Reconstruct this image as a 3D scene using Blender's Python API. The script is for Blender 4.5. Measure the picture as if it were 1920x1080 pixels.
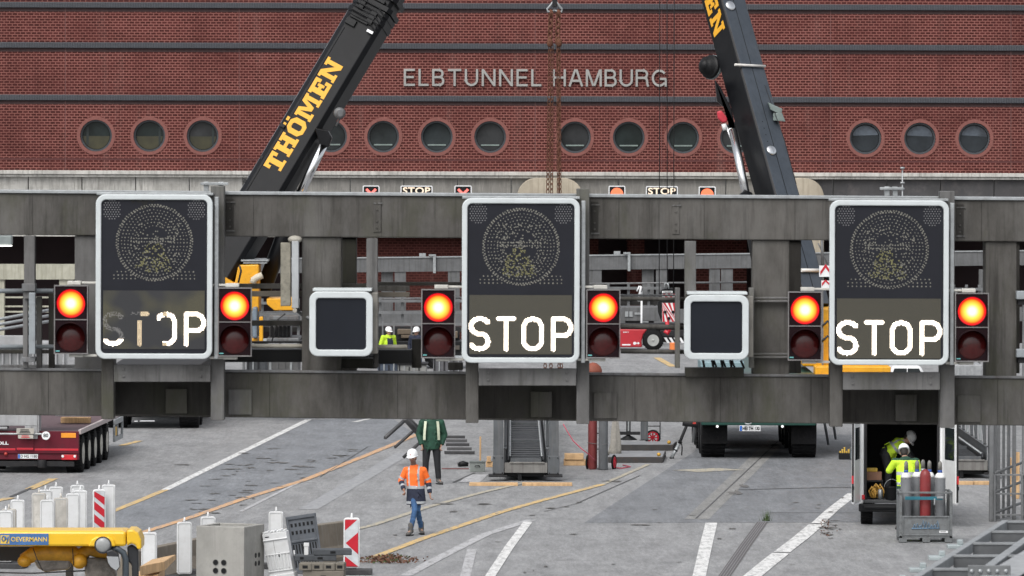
import bpy, bmesh, math, random
from mathutils import Vector, Matrix, Quaternion
random.seed(7)
for o in list(bpy.data.objects): bpy.data.objects.remove(o)
SC = bpy.context.scene
COL = SC.collection
# ---------------------------------------------------------------- camera
F, H, PX, PY, ROLL = 11200.0, 8.75, 960.0, 230.0, 0.0031
cd = bpy.data.cameras.new("camera"); cam = bpy.data.objects.new("camera", cd); COL.objects.link(cam)
cd.sensor_width = 36.0; cd.lens = F/1920*36; cd.shift_y = -(540-PY)/1920
cd.clip_start = 1.0; cd.clip_end = 3000
cd.dof.use_dof = True; cd.dof.focus_distance = 140; cd.dof.aperture_fstop = 9
cam.matrix_world = Matrix.Translation((0, 0, H)) @ Matrix.Rotation(math.radians(90), 4, 'X') @ Matrix.Rotation(ROLL, 4, 'Z')
SC.camera = cam
# ---------------------------------------------------------------- sky, sun, exposure (overcast day)
SUN_EL, SUN_AZ = math.radians(52), math.radians(205)
w = bpy.data.worlds.new("World"); SC.world = w; w.use_nodes = True
nt = w.node_tree; nt.nodes.clear()
sky = nt.nodes.new('ShaderNodeTexSky'); sky.sky_type = 'NISHITA'; sky.sun_disc = False
sky.sun_elevation = SUN_EL; sky.sun_rotation = SUN_AZ; sky.air_density = 1.0; sky.dust_density = 4.0
hsv = nt.nodes.new('ShaderNodeHueSaturation'); hsv.inputs['Saturation'].default_value = 0.22
bg = nt.nodes.new('ShaderNodeBackground'); bg.inputs['Strength'].default_value = 0.11
wo = nt.nodes.new('ShaderNodeOutputWorld')
nt.links.new(sky.outputs[0], hsv.inputs['Color']); nt.links.new(hsv.outputs[0], bg.inputs[0]); nt.links.new(bg.outputs[0], wo.inputs[0])
sd = bpy.data.lights.new("sun", 'SUN'); sd.energy = 0.7; sd.angle = math.radians(40); sd.color = (1, .97, .93)
sun = bpy.data.objects.new("sun", sd); COL.objects.link(sun)
# sun direction: sky azimuth measured from +Y clockwise
sdir = Vector((math.sin(SUN_AZ)*math.cos(SUN_EL), math.cos(SUN_AZ)*math.cos(SUN_EL), math.sin(SUN_EL)))
sun.rotation_euler = (-sdir).to_track_quat('-Z', 'Y').to_euler(); sun.location = (0, 0, 60)
SC.view_settings.view_transform = 'Standard'; SC.view_settings.look = 'None'
SC.view_settings.exposure = 0.85; SC.view_settings.gamma = 1.0
SC.cycles.max_bounces = 6; SC.cycles.caustics_reflective = False; SC.cycles.caustics_refractive = False
# ---------------------------------------------------------------- pixel <-> world
_c, _s = math.cos(ROLL), math.sin(ROLL)
def S(Y): return F/Y
def W(px, py, Y):
    u, v = px-PX, py-PY
    return Vector(((u*_c+v*_s)*Y/F, Y, H-(-u*_s+v*_c)*Y/F))
def gz(Y): return 0.0 if Y <= 232 else -0.00134*(min(Y,300.0)-232)**2
def G(px, py, z=0.0):
    u, v = px-PX, py-PY
    D = -u*_s+v*_c
    Y = (H-z)*F/D
    for _ in range(30): Y = .5*Y+.5*(H-z-gz(Y))*F/D
    return Vector(((u*_c+v*_s)*Y/F, Y, z+gz(Y)))
# ---------------------------------------------------------------- mesh builder
class MB:
    def __init__(s): s.v, s.f, s.m, s.cur, s.sm = [], [], [], 0, []
    def add(s, vs, fs, smooth=False):
        b = len(s.v); s.v += [Vector(v) for v in vs]
        for f in fs: s.f.append([b+i for i in f]); s.m.append(s.cur); s.sm.append(smooth)
        return s
    def hexa(s, p):  # p: 4 front (bl, br, tr, tl) + 4 back
        return s.add(p, [(0,1,2,3),(5,4,7,6),(4,0,3,7),(1,5,6,2),(3,2,6,7),(4,5,1,0)])
    def box(s, x0, x1, y0, y1, z0, z1, M=None):
        p = [Vector(q) for q in ((x0,y0,z0),(x1,y0,z0),(x1,y0,z1),(x0,y0,z1),(x0,y1,z0),(x1,y1,z0),(x1,y1,z1),(x0,y1,z1))]
        if M is not None: p = [M @ q for q in p]
        return s.hexa(p)
    def pbox(s, px0, py0, px1, py1, Y, d, yr0=None, yr1=None):  # pixel rectangle at depth Y pushed back by d (yr: right-hand heights)
        yr0 = py0 if yr0 is None else yr0; yr1 = py1 if yr1 is None else yr1
        f = [W(px0,py1,Y), W(px1,yr1,Y), W(px1,yr0,Y), W(px0,py0,Y)]
        return s.hexa(f+[q+Vector((0,d,0)) for q in f])
    def ppoly(s, pts, Y, d):
        return s.prism([W(x,y,Y) for x,y in pts], Vector((0,d,0)))
    def prism(s, pts, ext, smooth=False):  # planar polygon extruded by ext
        n = len(pts); pts = [Vector(p) for p in pts]; ext = Vector(ext)
        nrm = Vector((0,0,0))
        for i in range(n): nrm += pts[i].cross(pts[(i+1) % n])
        if nrm.dot(ext) > 0: pts = pts[::-1]
        b = len(s.v); s.v += pts+[p+ext for p in pts]
        s.f.append([b+i for i in range(n)]); s.f.append([b+n+i for i in reversed(range(n))])
        s.m += [s.cur]*2; s.sm += [False]*2
        for i in range(n):
            j = (i+1) % n
            s.f.append([b+j, b+i, b+n+i, b+n+j]); s.m.append(s.cur); s.sm.append(smooth)
        return s
    def tube(s, pts, r, n=8, cap=True, r2=None):
        pts = [Vector(p) for p in pts]; k = len(pts)
        rs = r if isinstance(r, (list, tuple)) else [r]*k
        if r2 is not None: rs = [r+(r2-r)*i/(k-1) for i in range(k)]
        rings = []
        up = None
        for i in range(k):
            d = (pts[min(i+1, k-1)]-pts[max(i-1, 0)]).normalized()
            if up is None: up = d.orthogonal().normalized()
            up = (up-d*up.dot(d)).normalized(); q = d.cross(up)
            rings.append([pts[i]+(up*math.cos(2*math.pi*j/n)+q*math.sin(2*math.pi*j/n))*rs[i] for j in range(n)])
        return s.loft(rings, cap)
    def loft(s, rings, cap=True, smooth=True, closed=True):
        n = len(rings[0]); b = len(s.v)
        for r in rings: s.v += [Vector(p) for p in r]
        for i in range(len(rings)-1):
            for j in range(n if closed else n-1):
                a, c = b+i*n+j, b+i*n+(j+1) % n
                s.f.append([a, c, c+n, a+n]); s.m.append(s.cur); s.sm.append(smooth)
        if cap:
            s.f.append([b+j for j in reversed(range(n))]); s.f.append([b+(len(rings)-1)*n+j for j in range(n)])
            s.m += [s.cur]*2; s.sm += [False]*2
        return s
    def lathe(s, c, axis, prof, n=24, smooth=True):  # prof: (distance along axis, radius)
        axis = Vector(axis).normalized(); c = Vector(c)
        u = axis.orthogonal().normalized(); q = axis.cross(u)
        rings = [[c+axis*d+(u*math.cos(2*math.pi*j/n)+q*math.sin(2*math.pi*j/n))*max(r, 1e-4) for j in range(n)] for d, r in prof]
        return s.loft(rings, True, smooth)
    def ball(s, c, r, M=None, nu=12, nv=8):
        rx, ry, rz = r if isinstance(r, (list, tuple)) else (r, r, r)
        rings = []
        for i in range(nv+1):
            t = -math.pi/2+math.pi*i/nv
            ring = []
            for j in range(nu):
                p = Vector((rx*math.cos(t)*math.cos(2*math.pi*j/nu), ry*math.cos(t)*math.sin(2*math.pi*j/nu), rz*math.sin(t)))
                if i in (0, nv): p = Vector((1e-4*math.cos(2*math.pi*j/nu), 1e-4*math.sin(2*math.pi*j/nu), p.z))
                ring.append((M @ p if M is not None else p)+Vector(c))
            rings.append(ring)
        return s.loft(rings, True)
    def disc(s, c, n, r, k=12, u=None):
        n = Vector(n).normalized(); c = Vector(c); u = n.orthogonal().normalized(); q = n.cross(u)
        return s.add([c+(u*math.cos(2*math.pi*j/k)+q*math.sin(2*math.pi*j/k))*r for j in range(k)], [list(range(k))])
    def build(s, name, mats, parent=None, bevel=0, seg=2, world=True):
        mats = mats if isinstance(mats, (list, tuple)) else [mats]
        me = bpy.data.meshes.new(name)
        vs = s.v
        if parent is not None and world:
            r = parent
            while r.parent: r = r.parent
            inv = r.matrix_basis.inverted(); vs = [inv @ v for v in vs]
        me.from_pydata([tuple(v) for v in vs], [], s.f); 
        for m in mats: me.materials.append(m)
        me.polygons.foreach_set('material_index', s.m); me.polygons.foreach_set('use_smooth', s.sm)
        me.update()
        o = bpy.data.objects.new(name, me); COL.objects.link(o)
        if parent is not None: o.parent = parent
        if bevel:
            b = o.modifiers.new('bevel', 'BEVEL'); b.width = bevel; b.segments = seg; b.limit_method = 'ANGLE'; b.angle_limit = math.radians(40)
            b.harden_normals = False
        return o
def rrect(w, h, r, k=5):  # rounded rectangle outline (x, z) centred
    out = []
    for cx, cz, a0 in ((w/2-r, h/2-r, 0), (-w/2+r, h/2-r, 90), (-w/2+r, -h/2+r, 180), (w/2-r, -h/2+r, 270)):
        for i in range(k+1):
            a = math.radians(a0+90*i/k); out.append((cx+r*math.cos(a), cz+r*math.sin(a)))
    return out
def frame_ring(mb, outer, inner, P, ext):  # flat ring between two outlines, P maps (x,z)->world, ext = thickness vector
    n = len(outer); ext = Vector(ext)
    o0 = [P(*q) for q in outer]; i0 = [P(*q) for q in inner]
    o1 = [p+ext for p in o0]; i1 = [p+ext for p in i0]
    fs = []
    for j in range(n):
        k = (j+1) % n
        fs += [(j, k, n+k, n+j), (2*n+k, 2*n+j, 3*n+j, 3*n+k), (k, j, 2*n+j, 2*n+k), (n+j, n+k, 3*n+k, 3*n+j)]
    mb.add(o0+i0+o1+i1, fs)
def tag(o, label=None, cat=None, group=None, kind=None):
    if label: o['label'] = label
    if cat: o['category'] = cat
    if group: o['group'] = group
    if kind: o['kind'] = kind
    return o
def thing(name, label, cat, loc=(0,0,0), group=None, rz=0):
    o = bpy.data.objects.new(name, None); COL.objects.link(o); o.empty_display_size = .3
    o.location = loc; o.rotation_euler = (0, 0, rz)
    return tag(o, label, cat, group)
def copy_tree(o, parent=None):
    c = o.copy(); COL.objects.link(c)
    if parent is not None: c.parent = parent
    for ch in list(o.children): copy_tree(ch, c)
    return c
def realize(o):  # bake modifiers into the mesh
    dg = bpy.context.evaluated_depsgraph_get(); dg.update()
    me = bpy.data.meshes.new_from_object(o.evaluated_get(dg), depsgraph=dg)
    old = o.data; o.modifiers.clear(); o.data = me; bpy.data.meshes.remove(old); me.name = o.name
    return o
def text_mesh(txt, bold=0.0, space=1.0):
    cu = bpy.data.curves.new('t', 'FONT'); cu.body = txt; cu.size = 1; cu.offset = bold; cu.resolution_u = 4; cu.space_character = space
    o = bpy.data.objects.new('t', cu); COL.objects.link(o)
    dg = bpy.context.evaluated_depsgraph_get(); dg.update()
    me = bpy.data.meshes.new_from_object(o.evaluated_get(dg), depsgraph=dg)
    vs = [v.co.copy() for v in me.vertices]; fs = [list(p.vertices) for p in me.polygons]
    bpy.data.objects.remove(o); bpy.data.curves.remove(cu); bpy.data.meshes.remove(me)
    return vs, fs
def put_text(mb, txt, p0, ex, ey, width, height, depth=0.0, bold=0.0, space=1.0):
    """text filling a width x height box whose lower left corner is p0; ex, ey unit vectors"""
    vs, fs = text_mesh(txt, bold, space)
    x0, x1 = min(v.x for v in vs), max(v.x for v in vs); y0, y1 = min(v.y for v in vs), max(v.y for v in vs)
    ex, ey, p0 = Vector(ex).normalized(), Vector(ey).normalized(), Vector(p0)
    n = ex.cross(ey)
    pts = [p0+ex*((v.x-x0)/(x1-x0)*width)+ey*((v.y-y0)/(y1-y0)*height) for v in vs]
    if not depth: mb.add(pts, fs); return
    # extrude: side walls on boundary edges
    k = len(pts); cnt = {}
    for f in fs:
        for a, b in zip(f, f[1:]+f[:1]): cnt[(a, b)] = cnt.get((a, b), 0)+1
    side = [(b, a, a+k, b+k) for (a, b) in cnt if (b, a) not in cnt]
    mb.add([p+n*depth for p in pts]+pts, fs+[(b, a, c, d) for (a, b, c, d) in side])
X_, Y_, Z_ = Vector((1,0,0)), Vector((0,1,0)), Vector((0,0,1))
# ---------------------------------------------------------------- materials
class NT:
    def __init__(s, m): s.t = m.node_tree
    def n(s, typ, **kw):
        nd = s.t.nodes.new('ShaderNode'+typ)
        for k, v in kw.items():
            if k.startswith('i_'):
                key = k[2:]; nd.inputs[int(key) if key.isdigit() else key].default_value = v
            else: setattr(nd, k, v)
        return nd
    def l(s, a, b): s.t.links.new(a, b)
    def mix(s, fac, a, b, bt='MIX'):
        nd = s.n('MixRGB', blend_type=bt)
        for i, v in enumerate((fac, a, b)):
            if hasattr(v, 'links'): s.l(v, nd.inputs[i])
            elif i == 0: nd.inputs[0].default_value = v
            else: nd.inputs[i].default_value = (*v[:3], 1)
        return nd.outputs[0]
    def noise(s, vec, scale, detail=4, rough=.6, dist=0):
        nd = s.n('TexNoise', i_Scale=scale, i_Detail=detail, i_Roughness=rough, i_Distortion=dist)
        s.l(vec, nd.inputs['Vector']); return nd.outputs['Fac']
    def ramp(s, fac, a, b, c0=(0,0,0), c1=(1,1,1)):
        nd = s.n('ValToRGB'); e = nd.color_ramp.elements
        e[0].position = a; e[1].position = b; e[0].color = (*c0, 1); e[1].color = (*c1, 1)
        s.l(fac, nd.inputs[0]); return nd.outputs[0]
    def mapping(s, vec, sc=(1,1,1), loc=(0,0,0), rot=(0,0,0)):
        nd = s.n('Mapping'); nd.inputs['Scale'].default_value = sc; nd.inputs['Location'].default_value = loc; nd.inputs['Rotation'].default_value = rot
        s.l(vec, nd.inputs['Vector']); return nd.outputs[0]
def newmat(name):
    m = bpy.data.materials.new(name); m.use_nodes = True
    return m, NT(m), m.node_tree.nodes['Principled BSDF']
MATS = {}
def mat(name, col, rough=.6, metal=0.0, var=.18, scale=4.0, bump=0.0, bscale=60, streak=None, dirt=None, spec=.5, dirt_amt=.5, coat=0):
    if name in MATS: return MATS[name]
    m, t, b = newmat(name)
    pos = t.n('NewGeometry').outputs['Position']
    n1 = t.noise(pos, scale)
    lo = tuple(c*(1-var) for c in col); hi = tuple(min(1, c*(1+var)) for c in col)
    c = t.mix(t.ramp(n1, .3, .7), lo, hi)
    if streak is not None:
        sv = t.mapping(pos, (7, 7, .35)); c = t.mix(t.ramp(t.noise(sv, 1.2, 5, .65), .48, .72), c, streak)
    if dirt is not None:
        k = t.ramp(t.noise(pos, scale*2.3, 6, .7), .5, .75); mm = t.n('Math', operation='MULTIPLY', i_1=dirt_amt); t.l(k, mm.inputs[0])
        c = t.mix(mm.outputs[0], c, dirt)
    t.l(c, b.inputs['Base Color'])
    b.inputs['Roughness'].default_value = rough; b.inputs['Metallic'].default_value = metal
    b.inputs['Specular IOR Level'].default_value = spec
    if coat: b.inputs['Coat Weight'].default_value = coat; b.inputs['Coat Roughness'].default_value = .12
    if bump:
        bp = t.n('Bump', i_Strength=bump, i_Distance=.02); t.l(t.noise(pos, bscale, 3), bp.inputs['Height']); t.l(bp.outputs[0], b.inputs['Normal'])
    MATS[name] = m; return m
def emis(name, col, strength, base=(.02,.02,.02)):
    if name in MATS: return MATS[name]
    m, t, b = newmat(name)
    b.inputs['Base Color'].default_value = (*base, 1); b.inputs['Emission Color'].default_value = (*col, 1); b.inputs['Emission Strength'].default_value = strength
    MATS[name] = m; return m
M_black = mat('black_paint', (.008,.0085,.0095), .5, spec=.25)
M_rubber = mat('tyre_rubber', (.011,.011,.012), .9, dirt=(.035,.033,.03), scale=6, spec=.15)
M_dark = mat('dark_steel', (.024,.024,.026), .65, .2, dirt=(.05,.044,.038), spec=.25)
M_steel = mat('grey_steel', (.16,.165,.17), .55, .3, dirt=(.08,.075,.07), streak=(.1,.09,.085))
M_galv = mat('galvanised_steel', (.36,.38,.39), .45, .5, scale=9, dirt=(.2,.2,.19))
M_white = mat('white_plastic', (.63,.64,.645), .5, var=.05, dirt=(.5,.49,.47), dirt_amt=.4, spec=.3)
M_whitep = mat('white_paint', (.78,.79,.8), .3, var=.04, dirt=(.5,.49,.47), dirt_amt=.3)
M_wood = mat('raw_timber', (.55,.36,.19), .8, scale=5, streak=(.36,.22,.11))
M_red = mat('red_paint', (.42,.02,.025), .35, var=.1)
M_redf = mat('reflective_red', (.5,.015,.03), .35, var=.08)
M_yel = mat('crane_yellow', (.75,.36,.012), .4, var=.08, dirt=(.4,.2,.03))
M_chrome = mat('chrome', (.75,.76,.77), .18, 1.0, var=.04)
M_conc = mat('grey_concrete', (.3,.29,.26), .85, scale=2.2, dirt=(.16,.15,.13), bump=.25, streak=(.22,.21,.18))
M_glassd = mat('dark_glass', (.02,.026,.028), .06, var=.2, scale=.8)
# ================================================================ SETTING: ground and road
def road_mat(name, lo, hi, blotch=.6, tint=None):
    m, t, b = newmat(name)
    pos = t.n('NewGeometry').outputs['Position']
    c = t.mix(t.ramp(t.noise(pos, .22, 5, .6), .3, .7), lo, hi)
    c = t.mix(t.ramp(t.noise(pos, 26, 3, .75), .25, .8), tuple(x*.66 for x in lo), c, 'MIX')
    g = t.noise(pos, 60, 2, .8); c = t.mix(t.ramp(g, .62, .75), c, tuple(min(1, x*1.5) for x in hi))
    for sc_, rg, am in (((11, 1.3, 1), (.3, .72), .75), ((30, 3.5, 1), (.25, .75), .55), ((2.2, .35, 1), (.32, .7), .8)):
        k = t.ramp(t.noise(t.mapping(pos, sc_, (sc_[0], 2, 0)), 1, 4, .7), rg[0], rg[1], (1-.46*am,)*3, (1,)*3); c = t.mix(1.0, c, k, 'MULTIPLY')
    # tyre-worn lanes running roughly with the road
    sv = t.mapping(pos, (1.1, .03, 1), rot=(0, 0, math.radians(2.5)))
    k = t.ramp(t.noise(sv, 1.0, 3, .5), .5, .68); mm = t.n('Math', operation='MULTIPLY', i_1=.32); t.l(k, mm.inputs[0])
    c = t.mix(mm.outputs[0], c, tuple(x*.6 for x in lo))
    # dark crumbs and cracks
    k = t.ramp(t.noise(t.mapping(pos, (.75, .55, 1)), 1.3, 7, .72, .4), .64, .7); mm = t.n('Math', operation='MULTIPLY', i_1=blotch); t.l(k, mm.inputs[0])
    c = t.mix(mm.outputs[0], c, (.05, .048, .045))
    k = t.ramp(t.noise(t.mapping(pos, (.9, .3, 1), (40, 3, 0)), .7, 4, .6), .6, .8); mm = t.n('Math', operation='MULTIPLY', i_1=.35); t.l(k, mm.inputs[0])
    c = t.mix(mm.outputs[0], c, tuple(x*.6 for x in lo))
    t.l(c, b.inputs['Base Color'])
    r = t.n('MapRange', i_3=.45, i_4=.85); t.l(t.noise(pos, .5, 4), r.inputs[0]); t.l(r.outputs[0], b.inputs['Roughness'])
    b.inputs['Specular IOR Level'].default_value = .35
    bp = t.n('Bump', i_Strength=.25, i_Distance=.01); t.l(t.noise(pos, 45, 3), bp.inputs['Height']); t.l(bp.outputs[0], b.inputs['Normal'])
    return m
R_main = road_mat('pale_asphalt', (.455,.458,.463), (.58,.583,.588))
R_wet = road_mat('damp_asphalt', (.345,.363,.39), (.44,.458,.485), 1.0)
R_patch = road_mat('patched_asphalt', (.32,.333,.353), (.395,.408,.428), .5)
R_slab = road_mat('channel_slab', (.42,.415,.4), (.52,.515,.5), .8)
def paint(name, col, amt=.55):
    m, t, b = newmat(name); pos = t.n('NewGeometry').outputs['Position']
    k = t.ramp(t.noise(t.mapping(pos, (5, 1, 1)), 1.6, 7, .78), .46, .62); mm = t.n('Math', operation='MULTIPLY', i_1=amt); t.l(k, mm.inputs[0])
    t.l(t.mix(mm.outputs[0], col, (.24,.24,.24)), b.inputs['Base Color']); b.inputs['Roughness'].default_value = .7
    return m
P_white = paint('white_road_paint', (.66,.66,.65), .75); P_yel = paint('yellow_road_paint', (.58,.4,.16), .8); P_or = paint('orange_road_paint', (.58,.34,.17), .8)
P_faint = paint('worn_cream_paint', (.4,.36,.27), .95); P_dark = paint('dark_tar', (.06,.06,.062), .3); P_pale = paint('pale_repair', (.42,.42,.43), .95)
P_stain = mat('dark_oil_stain', (.12,.115,.11), .8, scale=9, var=.4)
mb = MB(); ys = [-300, 0, 60, 232]+[232+6*i for i in range(1, 12)]+[300, 900]
for i in range(len(ys)-1):
    a, b = ys[i], ys[i+1]; mb.add([(-500,a,gz(a)),(500,a,gz(a)),(500,b,gz(b)),(-500,b,gz(b))], [(0,1,2,3)])
tag(mb.build('ground', R_main), kind='structure')
def sheet(name, polys, m, z):
    mb = MB()
    for p in polys:
        q = [G(x, y)+Vector((0,0,z)) for x, y in p]
        n = (q[1]-q[0]).cross(q[2]-q[0])
        if n.z < 0: q = q[::-1]
        mb.add(q, [list(range(len(q)))])
    return tag(mb.build(name, m), kind='structure')
def strip(pts, hw):  # ribbon: pixel centre points, half widths in metres across
    g = [G(x, y) for x, y in pts]; out = []
    hw = hw if isinstance(hw, (list, tuple)) else [hw]*len(g)
    L, R = [], []
    for i, p in enumerate(g):
        d = (g[min(i+1, len(g)-1)]-g[max(i-1, 0)]); n = Vector((d.y, -d.x, 0)).normalized()
        L.append(p-n*hw[i]); R.append(p+n*hw[i])
    return [[L[i], R[i], R[i+1], L[i+1]] for i in range(len(g)-1)]
def ribbon(name, ribs, m, z):
    mb = MB()
    for quads in ribs:
        for q in quads:
            q = [Vector((p.x, p.y, p.z+z)) for p in q]
            if (q[1]-q[0]).cross(q[2]-q[0]).z < 0: q = q[::-1]
            mb.add(q, [(0,1,2,3)])
    return tag(mb.build(name, m), kind='structure')
sheet('damp_lane', [[(570,789),(730,780),(780,816),(700,850),(570,902),(453,938),(360,971),(240,1012),(120,1012),(205,958),(318,917)]], R_wet, .004)
sheet('asphalt_patch', [[(1095,981),(1300,848),(1345,815),(1700,815),(1700,979)]], R_patch, .004)
sheet('drain_channel_slab', [[(1443,823),(1477,825),(1329,974),(1283,974)]], R_slab, .008)
ribbon('road_line_white', [strip([(579,787),(450,850),(310,919)], [.1,.1,.1]), strip([(990,979),(955,1026),(912,1092)], .1),
    strip([(1334,981),(1322,1030),(1309,1090)], .13), strip([(1600,926),(1560,957),(1533,982)], .14), strip([(1531,984),(1500,1010),(1466,1036)], .17), strip([(1464,1038),(1440,1057),(1400,1090)], .18), strip([(700,784),(664,792)], .08)], P_white, .012)
ribbon('road_line_yellow', [strip([(310,919),(255,942),(180,972)], .09), strip([(1129,909),(1012,940),(942,960),(794,1010),(700,1046)], .1), strip([(100,898),(55,918)], .12), strip([(20,934),(-60,952)], .12),
    strip([(262,827),(228,836)], .1), strip([(1232,671),(1262,688)], .14)], P_yel, .012)
ribbon('road_line_orange', [strip([(790,812),(700,849),(570,901),(453,937),(360,970),(265,1000)], .1)], P_or, .012)
ribbon('worn_road_line', [strip([(1216,871),(1129,909)], .07), strip([(985,905),(900,925),(806,950),(700,985),(600,1010)], .09), strip([(1285,884),(1370,880)], .5)], P_faint, .012)
ribbon('pale_repair_seam', [strip([(997,975),(911,1002),(818,1049),(760,1080)], .12), strip([(897,890),(880,905)], .25), strip([(885,1030),(870,1090)], .1), strip([(560,905),(450,960)], .05)], P_pale, .008)
ribbon('dark_joint', [strip([(1385,919),(1500,916),(1600,914)], .06), strip([(1435,962),(1600,962)], .035), strip([(1458,829),(1305,973)], .02), strip([(890,887),(850,905)], .03),
    strip([(1200,892),(1080,945),(1020,960)], .015), strip([(60,915),(20,932)], .05), strip([(690,838),(600,895)], .012)], P_dark, .013)
ribbon('drain_grate_strip', [strip([(1430,979),(1400,1020),(1352,1090)], .12)], mat('drain_grate', (.09,.085,.085), .7, scale=8, dirt=(.16,.15,.15)), .008)
ribbon('drain_grate_slot', [strip([(1430+o,979),(1400+o*1.2,1020),(1352+o*1.4,1090)], .008) for o in (-6, -2, 2, 6)], mat('drain_slot', (.2,.19,.2), .6), .012)
def blot(x, y, rx, ry, n=18):
    return [(x+rx*(.3+.9*random.random())*math.cos(2*math.pi*i/n), y+ry*(.15+1.0*random.random())*math.sin(2*math.pi*i/n)+.12*ry*math.sin(i)) for i in range(n)]
bl = [blot(1380,925,16,6), blot(1468,836,26,4), blot(1395,912,10,5)]
for i in range(110):
    x = random.uniform(330, 700); y = random.uniform(840, 965); 
    if x < 330+(965-y)*1.0 or x > 700-(y-840)*2.2: continue
    bl.append(blot(x, y, random.uniform(3, 20), random.uniform(.4, 1.5)))
for x, y in ((560,875),(470,878),(520,868),(440,880),(345,872),(850,960),(830,945),(905,946),(1150,903),(1200,985)): bl.append(blot(x, y, random.uniform(8, 26), random.uniform(1, 2)))
for i in range(28): bl.append(blot(random.uniform(700, 1650), random.uniform(930, 1075), random.uniform(2, 9), random.uniform(.6, 1.6)))
for i in range(14): bl.append(blot(1555+random.gauss(0, 8), 990+random.gauss(0, 14), random.uniform(3, 10), random.uniform(.8, 2)))
sheet('road_stain', bl, P_stain, .016)
# tyre marks
ribbon('tyre_mark', [strip([(757,850),(690,890),(578,955)], .22)], mat('tyre_mark', (.27,.275,.285), .8, scale=6, var=.3, dirt=(.36,.365,.37), dirt_amt=.9), .006)
# ================================================================ BRICK BUILDING WITH THE TUNNEL PORTAL
YB = 300.0
def brick_mat(name, dark, mortar, k=1.0):
    m, t, b = newmat(name)
    pos = t.n('NewGeometry').outputs['Position']; sp = t.n('SeparateXYZ'); t.l(pos, sp.inputs[0])
    cb = t.n('CombineXYZ'); t.l(sp.outputs[0], cb.inputs[0]); t.l(sp.outputs[2], cb.inputs[1])
    br = t.n('TexBrick', i_Scale=1.0); br.offset = .5; br.squash = 1
    br.inputs['Brick Width'].default_value = .273; br.inputs['Row Height'].default_value = .1365; br.inputs['Mortar Size'].default_value = .021; br.inputs['Mortar Smooth'].default_value = .15
    br.inputs['Color1'].default_value = (*[c*.72*k for c in dark], 1); br.inputs['Color2'].default_value = (*[c*1.3*k for c in dark], 1); br.inputs['Mortar'].default_value = (*[c*k for c in mortar], 1)
    t.l(cb.outputs[0], br.inputs['Vector'])
    c = t.mix(t.ramp(t.noise(t.mapping(pos, (.18, .18, .5)), 1, 5, .6), .35, .7), br.outputs['Color'], br.outputs['Color'])
    # soot and weather: broad patches and runs below the string courses
    k1 = t.ramp(t.noise(t.mapping(pos, (.25, .25, .6)), 1, 5, .65), .45, .75); mm = t.n('Math', operation='MULTIPLY', i_1=.6); t.l(k1, mm.inputs[0])
    c = t.mix(mm.outputs[0], c, tuple(x*.8 for x in dark))
    k2 = t.ramp(t.noise(t.mapping(pos, (.9, .9, .06)), 1, 5, .7), .55, .72); mm = t.n('Math', operation='MULTIPLY', i_1=.22); t.l(k2, mm.inputs[0])
    c = t.mix(mm.outputs[0], c, (.24,.15,.135))
    k3 = t.ramp(t.noise(t.mapping(pos, (.55, .55, .045), (9, 0, 2)), 1, 6, .75), .53, .7); mm = t.n('Math', operation='MULTIPLY', i_1=.38); t.l(k3, mm.inputs[0])
    c = t.mix(mm.outputs[0], c, tuple(x*.5 for x in dark))
    t.l(c, b.inputs['Base Color']); b.inputs['Roughness'].default_value = .85; b.inputs['Specular IOR Level'].default_value = .12
    bp = t.n('Bump', i_Strength=.4, i_Distance=.02); bp.invert = True; t.l(br.outputs['Fac'], bp.inputs['Height']); t.l(bp.outputs[0], b.inputs['Normal'])
    return m
B_brick = brick_mat('red_brick', (.069,.0185,.017), (.27,.115,.098))
B_ring = mat('brick_ring', (.2,.074,.062), .8, scale=12, var=.15)
B_ledge = mat('glazed_ledge', (.035,.039,.048), .5, scale=3, dirt=(.08,.07,.07))
B_shaded = brick_mat('shaded_brick', (.05,.016,.014), (.1,.036,.03))  # portal brick with the overhang's shade put into its colour
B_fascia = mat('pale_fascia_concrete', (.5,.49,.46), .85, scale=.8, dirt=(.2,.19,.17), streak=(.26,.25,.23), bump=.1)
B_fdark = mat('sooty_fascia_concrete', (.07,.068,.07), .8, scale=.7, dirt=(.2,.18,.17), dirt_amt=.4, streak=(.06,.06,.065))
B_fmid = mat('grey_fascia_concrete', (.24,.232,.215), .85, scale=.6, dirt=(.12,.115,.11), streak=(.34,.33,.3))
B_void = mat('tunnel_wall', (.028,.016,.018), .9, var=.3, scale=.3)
B_beige = mat('beige_concrete', (.42,.37,.29), .85, scale=1, dirt=(.28,.24,.19), streak=(.3,.26,.2))
bld = thing('tunnel_portal_building', 'long red brick tunnel portal building with round windows behind the cranes', 'building', W(960, 640, YB)*Vector((1,1,0))+Vector((0,0,-6.2)) if False else (0, YB, gz(300)))
WINX = [180, 280, 380, 621, 718.5, 819, 919, 1078, 1179, 1281, 1380, 1623, 1725, 1827]
WINX = [80-300, 80-200]+WINX+[2065, 2165]
def wy(x): return 254.3+.0034*(x-180)
# facade slab with round holes
mb = MB(); mb.pbox(-420, -110, 2350, 319, YB, .5, -110+9, 319+8.6); wall = mb.build('facade_wall', B_brick, bld)
mb = MB()
for x in WINX:
    mb.lathe(W(x, wy(x), YB-1), Y_, [(0, 32/S(YB)), (3, 32/S(YB))], 40)
cut = mb.build('cutter', B_ring, bld)
bo = wall.modifiers.new('b', 'BOOLEAN'); bo.object = cut; bo.solver = 'EXACT'; bo.operation = 'DIFFERENCE'
realize(wall); bpy.data.objects.remove(cut)
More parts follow.
